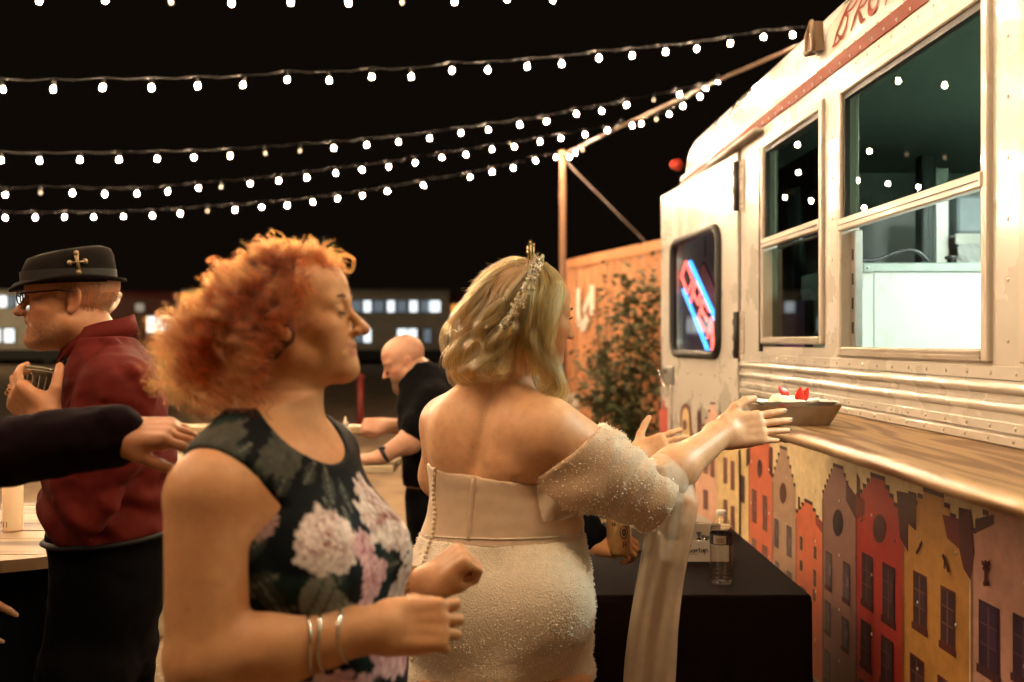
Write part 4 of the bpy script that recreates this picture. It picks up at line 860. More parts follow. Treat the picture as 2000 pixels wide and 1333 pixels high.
class Frame:                # local frame: o + f*x + l*y + u*z  (f forward, l left, u up)
    def __init__(s, o, f, u=(0, 0, 1), k=1.0):
        s.o = np.array(o, float); s.f = unit(f); s.l = unit(np.cross(u, s.f)); s.u = np.cross(s.f, s.l); s.k = k; s.R = np.stack([s.f, s.l, s.u], 1)
    def __call__(s, x, y, z): return s.o + s.k * (s.R @ np.array([x, y, z], float))
    def rc(s, a, b, r1, r2=None): return rc(s(*a), s(*b), r1 * s.k, (r1 if r2 is None else r2) * s.k)
    def ell(s, c, r, rot=None): return ell(s(*c), np.array(r) * s.k, s.R if rot is None else s.R @ rot)
def rotm(ax, deg):
    a = math.radians(deg); c, s_ = math.cos(a), math.sin(a); return np.array({'x': [[1, 0, 0], [0, c, -s_], [0, s_, c]], 'y': [[c, 0, s_], [0, 1, 0], [-s_, 0, c]], 'z': [[c, -s_, 0], [s_, c, 0], [0, 0, 1]]}[ax])
# ---------------------------------------------------------------- head, hands
def head(fl, H, nose=1.0, jaw=1.0, male=False, chin=0.0, mouth_open=0.0, brow=1.0, lids=0.0, extra=None):
    a = lambda *q, k=.012, op='u': fl.add(*q, k, op)
    fl.add(H.ell((-.014, 0, .035), (.098, .075, .088)), .0)
    fl.add(H.ell((.038, 0, .045), (.053, .064, .06)), .03)                       # forehead
    fl.add(H.ell((.030, 0, -.035), (.058, .060 * jaw, .078)), .03)               # middle of the face
    for y in (-1, 1):
        fl.add(H.rc((.070 + chin, .008 * y, -.097), (.0, .050 * jaw * y, -.062), .018, .022), .03)   # jaw
        fl.add(H.ell((.056, .040 * y, -.022), (.026, .024, .022)), .025)         # cheekbone
        fl.add(H.ell((.060, .028 * y, -.055), (.022, .024, .028)), .02)          # cheek
        fl.add(H.rc((.086, .012 * y, .026), (.070, .046 * y, .024), .0095 * brow, .010 * brow), .016)
    fl.add(H.ell((.079 + chin, 0, -.098), (.019, .022, .018)), .018)             # chin
    fl.add(H.ell((.078, 0, -.058), (.017, .028, .026)), .018)                    # muzzle
    for y in (-1, 1): fl.add(H.ell((.096, .031 * y, .006), (.014, .019, .013)), .014, 's')           # eye sockets
    n = nose
    if extra: extra()
    fl.add(H.rc((.088, 0, .012), (.098 + .010 * n, 0, -.018), .0072, .0085), .012)
    fl.add(H.ell((.100 + .014 * n, 0, -.031), (.0125, .0105, .0105)), .012)
    for y in (-1, 1): fl.add(H.ell((.098 + .004 * n, .0115 * y, -.035), (.0105, .0065, .0075)), .006)
    for y in (-1, 1): fl.add(H.ell((.103 + .006 * n, .0058 * y, -.0425), (.0045, .003, .003)), .003, 's')
    for y in (-1, 1):                                                            # eyelids with a slit over the eyeballs
        fl.add(H.ell((.0765, .031 * y, .006), (.0142, .0165, .0128)), .006)
        fl.add(H.rc((.083, .017 * y, .0155), (.0805, .043 * y, .0145), .0028, .0030), .006)
        fl.add(H.ell((.0915, .0315 * y, .0035 if lids < .5 else .001), (.0075, .0125, .0042 if lids < .5 else .0016)), .002, 's')
        fl.add(H.rc((.098 + .003 * n, .0155 * y, -.036), (.082, .030 * y, -.064), .0022, .0012), .010, 's')   # crease from nose to mouth
    fl.add(H.rc((.092, .012, -.0575), (.092, -.012, -.0575), .0050), .006); fl.add(H.rc((.083, .022, -.061), (.092, .010, -.058), .0035, .0045), .005); fl.add(H.rc((.083, -.022, -.061), (.092, -.010, -.058), .0035, .0045), .005)
    fl.add(H.rc((.0895, .012, -.0695 - mouth_open), (.0895, -.012, -.0695 - mouth_open), .0062), .006)
    fl.add(H.rc((.0985, .022, -.0634 - mouth_open * .5), (.0985, -.022, -.0634 - mouth_open * .5), .0020 + mouth_open * .45), .003, 's')
    for y in (-1, 1):                                                            # ears
        R_ = rotm('z', -22 * y) @ rotm('y', -12)
        fl.add(H.ell((-.012, .077 * y, -.006), (.018, .0065, .031), R_), .006)
        fl.add(H.ell((-.008, .084 * y, -.002), (.010, .005, .018), R_), .004, 's'); fl.add(H.ell((-.004, .078 * y, -.030), (.009, .005, .009)), .005)
def hand(fl, w, fdir, dorsal, s=1.0, curl=(20, 25, 30, 35), side=1, spread=4, thumb=(.6, .75, -.25), tcurl=20, bend=(1, 1.1, .8), k=.004, wr=.026):
    """w: wrist, fdir: towards the fingers, dorsal: out of the back of the hand; side=+1 puts the thumb along cross(dorsal, fdir)"""
    H = Frame(w, fdir, dorsal, s); tips = []
    Y = lambda y: y * side
    fl.add(H.rc((-.02, 0, 0), (.012, 0, 0), wr, wr * .95), .02)
    fl.add(rbox(H(.05, Y(.002), -.001), np.array((.052, .040, .0145)) * s, .0135 * s, H.R), .022)
    fl.add(H.rc((.02, Y(.022), -.008), (.05, Y(.030), -.010), .016, .013), .014); fl.add(H.rc((.02, Y(-.022), -.007), (.06, Y(-.028), -.006), .014, .011), .014)
    for i, (yb, L_, r0) in enumerate(((.029, .072, .0088), (.0095, .080, .0090), (-.010, .074, .0086), (-.0285, .058, .0076))):
        xb = .094 - (.004 if i in (0,) else 0) - (.011 if i == 3 else 0); p = np.array([xb, yb, .002]); ang = 0.0; sp = math.radians(spread * (1.5 - i)); prev = p
        fl.add(H.rc((.04, Y(yb * .7), .002), (xb, Y(yb), .002), .010, r0 * 1.12), .008)
        for j, f_ in enumerate((.45, .30, .25)):
            ang += math.radians(curl[i] * bend[j]); d = np.array([math.cos(ang) * math.cos(sp), math.sin(sp) * math.cos(ang), -math.sin(ang)]); q = prev + d * L_ * f_
            fl.add(H.rc((prev[0], Y(prev[1]), prev[2]), (q[0], Y(q[1]), q[2]), r0 * (1, .94, .86)[j], r0 * (.95, .86, .72)[j]), k if j == 0 else .002); prev = q
        tips.append((H(prev[0], Y(prev[1]), prev[2]), H.R @ np.array([math.cos(ang), 0, -math.sin(ang)]), H.R @ np.array([math.sin(ang), 0, math.cos(ang)]), r0 * .74 * s))
    t = unit(thumb); b0 = np.array([.018, .026, -.008]); b1 = b0 + t * .042
    ax = unit(np.cross(t, (0, -1, -.35))); rot = lambda v, a: v * math.cos(a) + np.cross(ax, v) * math.sin(a) + ax * (ax @ v) * (1 - math.cos(a))
    t2 = rot(t, math.radians(tcurl)); b2 = b1 + t2 * .033; t3 = rot(t2, math.radians(tcurl * .7)); b3 = b2 + t3 * .026
    m = lambda v: (v[0], Y(v[1]), v[2])
    fl.add(H.rc(m(b0), m(b1), .0155, .0122), .012); fl.add(H.rc(m(b1), m(b2), .0112, .0100), .003); fl.add(H.rc(m(b2), m(b3), .0100, .0080), .002)
    tips.append((H(*m(b3)), H.R @ np.array(m(t3)), unit(np.cross(H.R @ np.array(m(t3)), H.R @ np.array((0, 0, 1.0)))), .0080 * s)); return H, tips
def limb(fl, pts, rs, k=.02):
    for i in range(len(pts) - 1): fl.add(rc(pts[i], pts[i + 1], rs[i], rs[i + 1]), k)
def eyes(H, parent, closed=False, iris=(.10, .06, .03)):
    for y in (-1, 1):
        mb = MB(); c = H(.0768, .031 * y, .0050); mb.sphere(c, .0122 * H.k, 14); mb.build('eye', mat('eye_white', (.62, .56, .5), .15), parent)
        mb = MB(); mb.sphere(H(.0858, .0314 * y, .0035), .0050 * H.k, 10); mb.build('iris', mat('iris_%d' % int(iris[0] * 100), iris, .1), parent)
# ---------------------------------------------------------------- hair as real strands
def hair_mat(name, c, rough=.35, radial=.5, var=.25):
    m = bpy.data.materials.new(name); m.use_nodes = True; N = m.node_tree.nodes; L = m.node_tree.links; N.clear()
    out = N.new('ShaderNodeOutputMaterial'); h = N.new('ShaderNodeBsdfHairPrincipled'); h.parametrization = 'COLOR'
    h.inputs['Color'].default_value = (*c, 1); h.inputs['Roughness'].default_value = rough; h.inputs['Radial Roughness'].default_value = radial
    if 'Random Roughness' in h.inputs: h.inputs['Random Roughness'].default_value = .2
    hi = N.new('ShaderNodeHairInfo'); mr = N.new('ShaderNodeMapRange'); mr.inputs[3].default_value = 1 - var; mr.inputs[4].default_value = 1 + var; L.new(hi.outputs['Random'], mr.inputs[0])
    mx = N.new('ShaderNodeMix'); mx.data_type = 'RGBA'; mx.blend_type = 'MULTIPLY'; mx.inputs[0].default_value = 1; mx.inputs[6].default_value = (*c, 1); L.new(mr.outputs[0], mx.inputs[7]); L.new(mx.outputs[2], h.inputs['Color'])
    L.new(h.outputs[0], out.inputs[0]); MATS[name] = m; return m
def strands(name, curves, m, parent, r0=.00035, r1=.00012):
    hc = bpy.data.hair_curves.new(name); sz = [len(c) for c in curves]; hc.add_curves(sz)
    pos = np.concatenate(curves).astype(np.float32); hc.attributes['position'].data.foreach_set('vector', pos.ravel())
    rad = np.concatenate([np.linspace(r0, r1, n) for n in sz]).astype(np.float32)
    a = hc.attributes.get('radius') or hc.attributes.new('radius', 'FLOAT', 'POINT'); a.data.foreach_set('value', rad)
    hc.materials.append(m); o = bpy.data.objects.new(name, hc); COL.objects.link(o)
    if parent is not None: o.parent = parent; o.matrix_parent_inverse = Matrix.Translation(parent.location).inverted()
    return o
SC.render.hair_type = 'STRIP' if hasattr(SC.render, 'hair_type') else None
def resamp(pts, n):
    p = np.array(pts); d = np.r_[0, np.cumsum(np.linalg.norm(np.diff(p, axis=0), axis=1))]; t = np.linspace(0, d[-1], n); return np.stack([np.interp(t, d, p[:, i]) for i in range(3)], 1)
def lock(guide, n, rad, curl=0.0, turns=0.0, npt=22, seed=0, taper=.5, frizz=.0, ph=None, spread_tip=1.0):
    """a lock of n strands along a guide; curl: helix radius growing towards the tip"""
    g = resamp(bez(guide, 8), npt); r = np.random.default_rng(seed); T_ = np.gradient(g, axis=0); T_ /= np.linalg.norm(T_, axis=1)[:, None] + 1e-9
    up = unit(np.cross(T_[0], (0.3, 1, .2))); U = []
    for t in T_: up = unit(up - t * (up @ t)); U.append(up)
    U = np.array(U); W_ = np.cross(T_, U); t = np.linspace(0, 1, npt)
    p0 = r.uniform(0, 6.28) if ph is None else ph; out = []; grow = np.clip(t * 1.6, 0, 1) ** 1.2
    cx = curl * grow * np.cos(p0 + 6.283 * turns * t); cy = curl * grow * np.sin(p0 + 6.283 * turns * t)
    for k in range(n):
        if k % 9 == 0: a0 = r.uniform(0, 6.283); q0 = math.sqrt(r.uniform()) * rad * .9; c0_ = np.array([q0 * math.cos(a0), q0 * math.sin(a0)]); dv_ = r.normal(0, .0035, 2)
        cj = c0_ + r.normal(0, .14 * rad, 2); a = math.atan2(cj[1], cj[0]); q = math.hypot(*cj); w = (1 - taper * t ** 2) * (.55 + .45 * np.minimum(1, t * 3)) * (1 + (spread_tip - 1) * t ** 2)
        ox = q * math.cos(a) * w + cx + dv_[0] * t; oy = q * math.sin(a) * w + cy + dv_[1] * t
        if frizz: ox = ox + frizz * np.cumsum(r.normal(0, 1, npt)) / math.sqrt(npt) * t; oy = oy + frizz * np.cumsum(r.normal(0, 1, npt)) / math.sqrt(npt) * t
        m = npt if r.uniform() < .75 else max(6, int(npt * r.uniform(.7, 1)))
        out.append((g + U * ox[:, None] + W_ * oy[:, None])[:m])
    return out
M_skin = {}
def skin(name, base, var=.06):
    m = mat(name, base, .46, sss=.12, var=var, vscale=26, bump=.05, bscale=420, spec=.45, attr='Col'); return m
def skin_attr(base, H, lips=(.42, .13, .10), blush=.25, beard=None, extra=None):
    base = np.array(base)
    def f(co, nr):
        L_ = (co - H.o) @ H.R / H.k; c = np.tile(base, (len(co), 1)); g = lambda p, r: np.exp(-(((L_ - np.array(p)) / np.array(r)) ** 2).sum(1))
        def mixc(w, col): nonlocal c; w = np.clip(w, 0, 1)[:, None]; c = c * (1 - w) + np.array(col) * w
        for y in (-1, 1): mixc(blush * g((.07, .045 * y, -.03), (.03, .025, .025)), base * (1.0, .62, .58)); mixc(.5 * blush * g((-.012, .08 * y, -.005), (.02, .02, .03)), base * (1.0, .6, .55))
        mixc(blush * .6 * g((.112, 0, -.03), (.015, .015, .012)), base * (1.0, .65, .6))
        lp = (np.abs(L_[:, 1]) < .024) & (L_[:, 0] > .07); mixc(np.where(lp, .85 * np.maximum(np.exp(-((L_[:, 2] + .0575) / .0055) ** 4), np.exp(-((L_[:, 2] + .0695) / .0068) ** 4)), 0), lips)
        nn = vnoise(co[:, 0] * 70, co[:, 1] * 70, co[:, 2] * 70, 3) + .7 * vnoise(co[:, 0] * 210, co[:, 1] * 210, co[:, 2] * 210, 4); c = c * (1 + .16 * nn[:, None] * np.array([.7, 1.0, 1.15]))
        mixc(np.clip((vnoise(co[:, 0] * 160, co[:, 1] * 160, co[:, 2] * 160, 9) - .40) * 8, 0, .35), base * (.62, .5, .42))
        if beard is not None: beard(L_, mixc)
        if extra is not None: extra(co, L_, mixc)
        return c
    return f

def around(H, r=(.135, .105, .135)):     # the box round a head that is sampled finely
    return H.o - np.array((.135, .125, .125)) * H.k, H.o + np.array((.135, .125, .14)) * H.k, .0026
def around_hand(Hh): 
    c = Hh(.085, 0, -.01); e = .112 * Hh.k; return c - e, c + e, .0030
# ================================================================ tables and small things
M_plank = wood('table_wood', (.12, .07, .035), (.36, .24, .13), 1.2, .55, .05, (1.1, 9, 9)); M_cloth = mat('cloth_black', (.004, .0035, .004), .9, spec=.06, var=.2, vscale=25, bump=.1, bscale=300)
# round bar table with the candle (a cable-drum top)
tc_ = V3(-1.53, 3.08, 0); tr = .52; zt_ = .925
t = empty('bar_table', tc_, 'round wooden bar table with a dark skirt behind the man in the hat', 'table')
r = random.Random(2); npl = 9
for k in range(npl):
    y0 = -tr + 2 * tr * k / npl + .003; y1 = -tr + 2 * tr * (k + 1) / npl - .003; pts = []
    for y in np.linspace(y0, y1, 4): pts.append((math.sqrt(max(1e-4, tr * tr - y * y)), y))
    pts = pts + [(-x, y) for x, y in pts[::-1]]; dz = r.uniform(-.0015, .0015); mb = MB(); mb.prism(pts, lambda a, b: (tc_[0] + a, tc_[1] + b, zt_ - .032 + dz), lambda a, b: (tc_[0] + a, tc_[1] + b, zt_ + dz)); mb.build('plank', M_plank, t)
mb = MB(); n = 72; vs = []
for j, z in enumerate(np.linspace(0.006, zt_ - .034, 12)):
    for i in range(n): a = 6.2832 * i / n; rr = tr - .18 + (.02 + .05 * (1 - z / .9)) * math.sin(a * 13 + .6 * math.sin(a * 3)) * .55 + .03 * (1 - z / .9); vs.append(tc_ + V3(rr * math.cos(a), rr * math.sin(a), z))
mb.add(vs, [(j * n + i, j * n + (i + 1) % n, (j + 1) * n + (i + 1) % n, (j + 1) * n + i) for j in range(11) for i in range(n)], 0, True); mb.build('table_skirt', M_cloth, t)
mb = MB(); mb.lathe([(.16, 0), (.16, zt_ - .04)], tc_, 20); mb.build('column', mat('old_timber'), t)
c = P(25, 1029, 3.02); c[2] = zt_ + .0018; t = empty('candle', c, 'lit white pillar candle on the round bar table', 'candle')
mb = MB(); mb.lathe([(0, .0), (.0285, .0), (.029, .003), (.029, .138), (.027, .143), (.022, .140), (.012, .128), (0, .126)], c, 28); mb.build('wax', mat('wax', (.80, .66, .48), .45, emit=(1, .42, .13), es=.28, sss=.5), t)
mb = MB(); mb.tube([c + V3(0, 0, .127), c + V3(.001, 0, .136)], .001, 5); mb.build('wick', M_rub, t)
mb = MB(); mb.lathe([(0, 0), (.004, .004), (.0055, .010), (.004, .020), (.0012, .032), (0, .036)], c + V3(0, 0, .131), 12); mb.build('flame', mat('flame', (1, .7, .3), .5, emit=(1.0, .62, .25), es=60), t)
mb = MB(); mb.prism([(-.010, .012), (.006, .012), (.006, .030), (-.010, .030)], lambda a, b: tuple(c + V3(.0292 * math.sin(a / .029 - .3), -.0292 * math.cos(a / .029 - .3), b)), lambda a, b: tuple(c + V3(.0296 * math.sin(a / .029 - .3), -.0296 * math.cos(a / .029 - .3), b))); mb.build('sticker', mat('sticker', (.12, .08, .05), .6), t)
# second bar table: pale planks with a raised ledge, behind the red-haired woman
t = empty('bar_counter', (-1.0, 4.9, 0), 'long pale wooden bar table with a raised ledge at its back', 'bar table'); M_pale = wood('pale_wood', (.40, .29, .16), (.66, .52, .33), 1.0, .6, .0, (1.1, 9, 9))
x0, x1 = -1.86, -.545; zb = .925
for k in range(4):
    mb = MB(); y0 = 4.58 + k * .125; mb.box((x0 + .01 * (k % 2), y0 + .002, zb - .035), (x1 - .012 * (k % 2), y0 + .122, zb), bev=.004); mb.build('plank', M_pale, t)
for k, x in enumerate((x0 + .05, -1.3, -.98)):
    mb = MB(); mb.box((x, 5.03, .002), (x + .08, 5.11, 1.03), bev=.005); mb.build('post', M_pale, t); xl = (x0 + .05, -1.2, -.98)[k]; mb = MB(); mb.box((xl, 4.62, .002), (xl + .07, 4.69, zb - .037), bev=.005); mb.build('leg', mat('old_timber'), t)
mb = MB(); mb.box((x0, 4.985, 1.035), (x1 - .02, 5.16, 1.07), bev=.005); mb.build('ledge', M_pale, t)

c = V3(-.795, 4.75, zb); t = empty('squeeze_bottle', c, 'pale squeeze bottle standing on the long bar table', 'bottle'); mb = MB(); mb.lathe([(0, 0), (.03, 0), (.032, .01), (.032, .12), (.024, .15), (.014, .165)], c, 18); mb.build('bottle_body', mat('bottle_pale', (.66, .55, .38), .5), t); mb = MB(); mb.lathe([(.017, .165), (.017, .185), (.006, .195), (.004, .215), (0, .216)], c, 14); mb.build('cap', mat('white_post'), t)
# draped service table along the truck
tx0, tx1, ty0, ty1, tz = .225, .795, 2.66, 3.72, .822
t = empty('service_table', ((tx0 + tx1) / 2, (ty0 + ty1) / 2, 0), 'table under a black cloth beside the truck, below its counter', 'table')
mb = MB(); nx, ny = 30, 40; vs = []
def cl(a, b, z): return (tx0 + (tx1 - tx0) * a, ty0 + (ty1 - ty0) * b, z)
per = [(i / 30, 0) for i in range(30)] + [(1, i / 40) for i in range(40)] + [(1 - i / 30, 1) for i in range(30)] + [(0, 1 - i / 40) for i in range(40)]; npz = len(per); zs = [tz, tz - .004, tz - .02, tz - .1, tz - .25, tz - .45, tz - .65, .012]
for j, z in enumerate(zs):
    for i, (a, b) in enumerate(per):
        out = .0 if j == 0 else (.004 if j == 1 else .007 + .05 * ((tz - z) / tz) * (.55 + .45 * math.sin(i * .62 + .8 * math.sin(i * .17)))); q = np.array(cl(a, b, z)); n_ = V3((a == 1) * 1.0 - (a == 0) * 1.0, (b == 1) * 1.0 - (b == 0) * 1.0, 0); n_ = n_ / max(1e-6, np.linalg.norm(n_)); vs.append(q + n_ * out)
mb.add(vs, [(j * npz + i, (j + 1) * npz + i, (j + 1) * npz + (i + 1) % npz, j * npz + (i + 1) % npz) for j in range(len(zs) - 1) for i in range(npz)] + [tuple(range(npz))], 0, False); mb.build('tablecloth', mat('cloth_service', (.011, .0062, .005), .9, spec=.08, var=.15, vscale=20, bump=.06, bscale=400), t)
mb = MB(); mb.box((tx0 + .02, ty0 + .02, tz - .03), (tx1 - .02, ty1 - .02, tz - .006)); mb.build('tabletop', mat('old_timber'), t)
for a in (.06, .9):
    for b in (.06, .92): mb = MB(); q = cl(a, b, 0); mb.tube([(q[0], q[1], .002), (q[0], q[1], tz - .03)], .015, 8); mb.build('leg', M_alu, t)
# water bottle
c = P(1409, 1136, 2.775); c[2] = tz + .002; t = empty('water_bottle', c, 'clear water bottle with a dark label on the black tablecloth', 'bottle')
pr = [(.0, .005), (.016, .005), (.024, .0), (.030, .004), (.0325, .014)]
for k in range(7): z = .022 + k * .0115; pr += [(.0325, z), (.0305, z + .0045), (.0325, z + .009)]
pr += [(.0320, .106), (.0322, .112), (.0322, .142), (.0318, .148), (.029, .160), (.020, .178), (.0125, .188), (.0125, .196)]
mb = MB(); mb.lathe(pr, c, 32, cap=False); n0 = len(mb.v); mb.lathe([(max(0, a - .0007), b + .0003) for a, b in pr][::-1], c, 32, cap=False); mb.build('bottle_body', glass_mat('bottle_clear', (.985, .98, .97), .02, 1.6), t)
mb = MB(); mb.lathe([(0, .0062), (.022, .006), (.0290, .005), (.0312, .014), (.0308, .145), (.028, .158), (0, .158)], c, 28); mb.build('water', glass_mat('water', (.97, .97, .965), .0, 1.5), t)
mb = MB(); mb.lathe([(.0140, .190), (.0145, .192), (.0145, .203), (.013, .2045), (0, .2045)], c, 20); mb.build('cap', mat('cap_white', (.72, .68, .62), .5), t)
mb = MB(); mb.lathe([(.03262, .113), (.03275, .114), (.03275, .141), (.03262, .142)], c, 32, cap=False); mb.build('label', mat('label_dark', (.035, .04, .06), .4), t)
LB = lambda a, o, b: tuple(c + V3((.0329 + o * .02) * math.sin(a / .0325), -(.0329 + o * .02) * math.cos(a / .0325), b))
mb = MB(); stroke(mb, [(a, .127) for a in np.linspace(-.030, .0065, 12)], .023, LB, 0, 1, o1=.004)
for k in range(9): stroke(mb, [(-.021 + k * .0024, .119), (-.021 + k * .0024, .132)], .0007 + .0006 * (k % 3 == 0), LB, 1, 1, o1=.012)
stroke(mb, [(-.022, .1355), (-.01, .1355), (.003, .1355)], .0014, LB, 1, 1, o1=.012)
for k in range(3): stroke(mb, [(.0125 + k * .006, .117), (.0125 + k * .006, .137)], .0032, LB, 2, 1, o1=.008)
mb.build('label_print', [mat('label_tan', (.55, .42, .30), .5), M_rub, mat('label_grey', (.12, .12, .14), .5)], t)
# carton of black cutlery with script print
q0 = P(1333, 1100, 3.06); q0[2] = tz + .002; q1 = P(1404, 1098, 3.1); W_ = .125; bx0, by0 = q0[0] - .06, 3.05; t = empty('cutlery_box', (bx0 + .1, by0 + .06, tz), 'white open box of black plastic cutlery with dark script print', 'box'); M_card = mat('card_white', (.70, .62, .50), .6); hb = .064
mb = MB(); mb.box((bx0, by0, q0[2]), (bx0 + .20, by0 + .003, q0[2] + hb)); mb.box((bx0, by0 + .12, q0[2]), (bx0 + .20, by0 + .123, q0[2] + hb + .03)); mb.box((bx0, by0 + .0032, q0[2]), (bx0 + .003, by0 + .1198, q0[2] + hb + .01)); mb.box((bx0 + .197, by0 + .0032, q0[2]), (bx0 + .20, by0 + .1198, q0[2] + hb + .01)); mb.box((bx0 + .0035, by0 + .0035, q0[2]), (bx0 + .1965, by0 + .1195, q0[2] + .003)); mb.build('carton', M_card, t)
mb = MB(); mb.tube([(bx0 + .24, by0 + .10, q0[2] + .0), (bx0 + .24, by0 + .10, q0[2] + .001)], .001, 5)
rr = random.Random(6)
for k in range(14):
    x = bx0 + .02 + .16 * rr.random(); y = by0 + .02 + .08 * rr.random(); a = rr.uniform(-.5, .5); d = V3(math.sin(a) * .5, math.cos(a), .1); o_ = V3(x, y, q0[2] + .045 + .02 * rr.random()); m = MB(); m.tube([o_ - d * .03, o_, o_ + d * .015, o_ + d * .035], [.0025, .003, .006, .009], 6, flat=.35); 
    u = m.build('cutlery', mat('plastic_black', (.01, .01, .011), .2), None); tag(u, 'black plastic spoon lying in the white open box', 'spoon', 'black spoons in the white box')
FT = lambda a, o, b: (bx0 + .2 * 0 + a, by0 - .0004 - o, b); mb = MB(); sx = q0[0] - bx0 + .004; sz = q0[2] + .034
for pts, w in (([(.020, .012), (.012, .016), (.004, .008), (.006, -.004), (.016, -.006), (.024, .002)], .0036), ([(.026, .004), (.022, -.002), (.028, -.005), (.031, .004), (.032, -.005)], .003), ([(.036, .004), (.036, -.005), (.038, .002), (.042, .004)], .003), ([(.046, .008), (.045, -.004), (.048, -.005)], .003), ([(.043, .003), (.050, .004)], .002), ([(.055, .004), (.051, -.002), (.056, -.005), (.059, .004), (.060, -.004)], .003), ([(.063, .004), (.061, -.012)], .003), ([(.063, .002), (.069, .004), (.069, -.004), (.063, -.004)], .0026), ([(.014, -.011), (.040, -.010)], .0016)): stroke(mb, [(sx + a, sz + b) for a, b in pts], w, FT, 0, 4, o1=.0006)
mb.build('script_print', mat('print_dark', (.05, .03, .02), .5), t)
c = P(1392, 1048, 3.45); mb = MB(); mb.lathe([(.02, 0), (.045, .012), (.062, .035), (.064, .036), (.046, .014), (0, .006)], (c[0], 3.45, tz + .002), 26); tag(mb.build('paper_bowl', mat('card_tan', (.62, .48, .32), .6)), 'small tan paper bowl behind the white cutlery box', 'bowl')
# lower white carton partly hidden by the groom's can
q = P(1245, 1060, 3.25); mb = MB(); mb.box((q[0] - .03, 3.2, tz + .002), (q[0] + .07, 3.3, tz + .08), bev=.004); mb.lathe([(.02, 0), (.035, .03), (.03, .035), (0, .036)], (q[0] + .02, 3.25, tz + .081), 12, 1); tag(mb.build('napkin_box', [M_card, mat('napkin', (.78, .70, .58), .8)]), 'small white box with napkins left of the cutlery box', 'box')
# paper food tray on the counter
pc = V3(.762, 2.70, 0); pc[2] = 1.2752; t = empty('food_tray', pc, 'brown fluted paper tray with crepe and strawberries on the wooden counter', 'food tray'); M_kraft = mat('kraft_brown', (.34, .235, .14), .75, var=.15, vscale=60)
nt = M_kraft.node_tree; N = nt.nodes; L = nt.links; tcn = N.new('ShaderNodeTexCoord'); wv = N.new('ShaderNodeTexWave'); wv.bands_direction = 'Z'; wv.inputs['Scale'].default_value = 190; wv.inputs['Distortion'].default_value = .6; L.new(tcn.outputs['Object'], wv.inputs['Vector']); bp = N.new('ShaderNodeBump'); bp.inputs['Strength'].default_value = .5; bp.inputs['Distance'].default_value = .001; L.new(wv.outputs['Fac'], bp.inputs['Height']); L.new(bp.outputs[0], N['Principled BSDF'].inputs['Normal'])
def rr_(a, b, r, n=8):
    out = []
    for (sx_, sy_, t0) in ((1, 1, 0), (-1, 1, 90), (-1, -1, 180), (1, -1, 270)):
        for i in range(n): th = math.radians(t0 + 90 * i / (n - 1)); out.append((sx_ * (a - r) + r * math.cos(th), sy_ * (b - r) + r * math.sin(th)))
    return out
mb = MB(); lay = []
for (a, b, r, z) in ((.088, .052, .02, 0), (.1000, .064, .024, .022), (.1165, .080, .03, .050), (.1145, .078, .03, .0498), (.098, .062, .024, .022), (.086, .050, .02, .0022)): lay.append([pc + V3(x, y, z + (.006 * (abs(x) / .116) ** 2 if z > .04 else 0)) for x, y in rr_(a, b, r)])
m = len(lay[0]); mb.add([p for l_ in lay for p in l_], [(j * m + i, j * m + (i + 1) % m, (j + 1) * m + (i + 1) % m, (j + 1) * m + i) for j in range(5) for i in range(m)] + [tuple(range(m))[::-1], tuple(range(5 * m, 6 * m))], 0, True); o = mb.build('tray', M_kraft, t); m_ = o.modifiers.new('e', 'EDGE_SPLIT'); m_.split_angle = math.radians(50)
M_paper = mat('liner_white', (.78, .74, .68), .6); mb = MB(); rl = random.Random(8); vs = []; nx, ny = 15, 11
for i in range(nx):
    for j in range(ny):
        a, b = i / (nx - 1) * 2 - 1, j / (ny - 1) * 2 - 1; e = max(abs(a), abs(b)); z = .040 + .028 * max(0, e - .55) / .45 + rl.uniform(-.002, .002); vs.append(pc + V3(a * .106, b * .066, z - .004))
mb.add(vs, [(i * ny + j, (i + 1) * ny + j, (i + 1) * ny + j + 1, i * ny + j + 1) for i in range(nx - 1) for j in range(ny - 1)], 0, True); mb.build('paper_liner', M_paper, t)
mb = MB(); mb.add([pc + V3(*q) for q in ((.02, .02, .060), (.075, .01, .066), (.085, .045, .070), (.03, .055, .062))] + [pc + V3(*q) for q in ((.02, .02, .052), (.075, .01, .056), (.085, .045, .060), (.03, .055, .054))], [(0, 1, 2, 3), (0, 4, 5, 1), (1, 5, 6, 2), (2, 6, 7, 3), (3, 7, 4, 0)]); mb.build('napkin', M_paper, t)
fc = Fld(pc + V3(-.09, -.06, .02), pc + V3(.08, .06, .12), .0035); fc.add(ell(pc + V3(-.038, -.012, .052), (.036, .034, .032)), 0); fc.add(ell(pc + V3(.004, -.03, .048), (.034, .026, .022)), .01); fc.add(ell(pc + V3(-.01, .018, .05), (.04, .03, .026)), .012); fc.near(lambda x, y, z: .006 * vnoise(x * 60, y * 60, z * 60, 2) + .004 * vnoise(x * 130, y * 130, z * 130, 3), .03)
fc.mesh('whipped_cream', mat('cream', (.84, .76, .60), .5, sss=.25), t)
mb = MB(); mb.add([pc + V3(*q) for q in ((-.082, -.055, .046), (.0, -.064, .042), (.03, -.05, .048), (-.06, .03, .056), (-.08, .0, .052))], [(0, 1, 2, 3, 4)]); o = mb.build('crepe', mat('crepe', (.66, .48, .24), .6, var=.25, vscale=60), t); s_ = o.modifiers.new('s', 'SOLIDIFY'); s_.thickness = .003
M_sb = mat('strawberry_red', (.62, .035, .02), .3, var=.2, vscale=120, sss=.15)
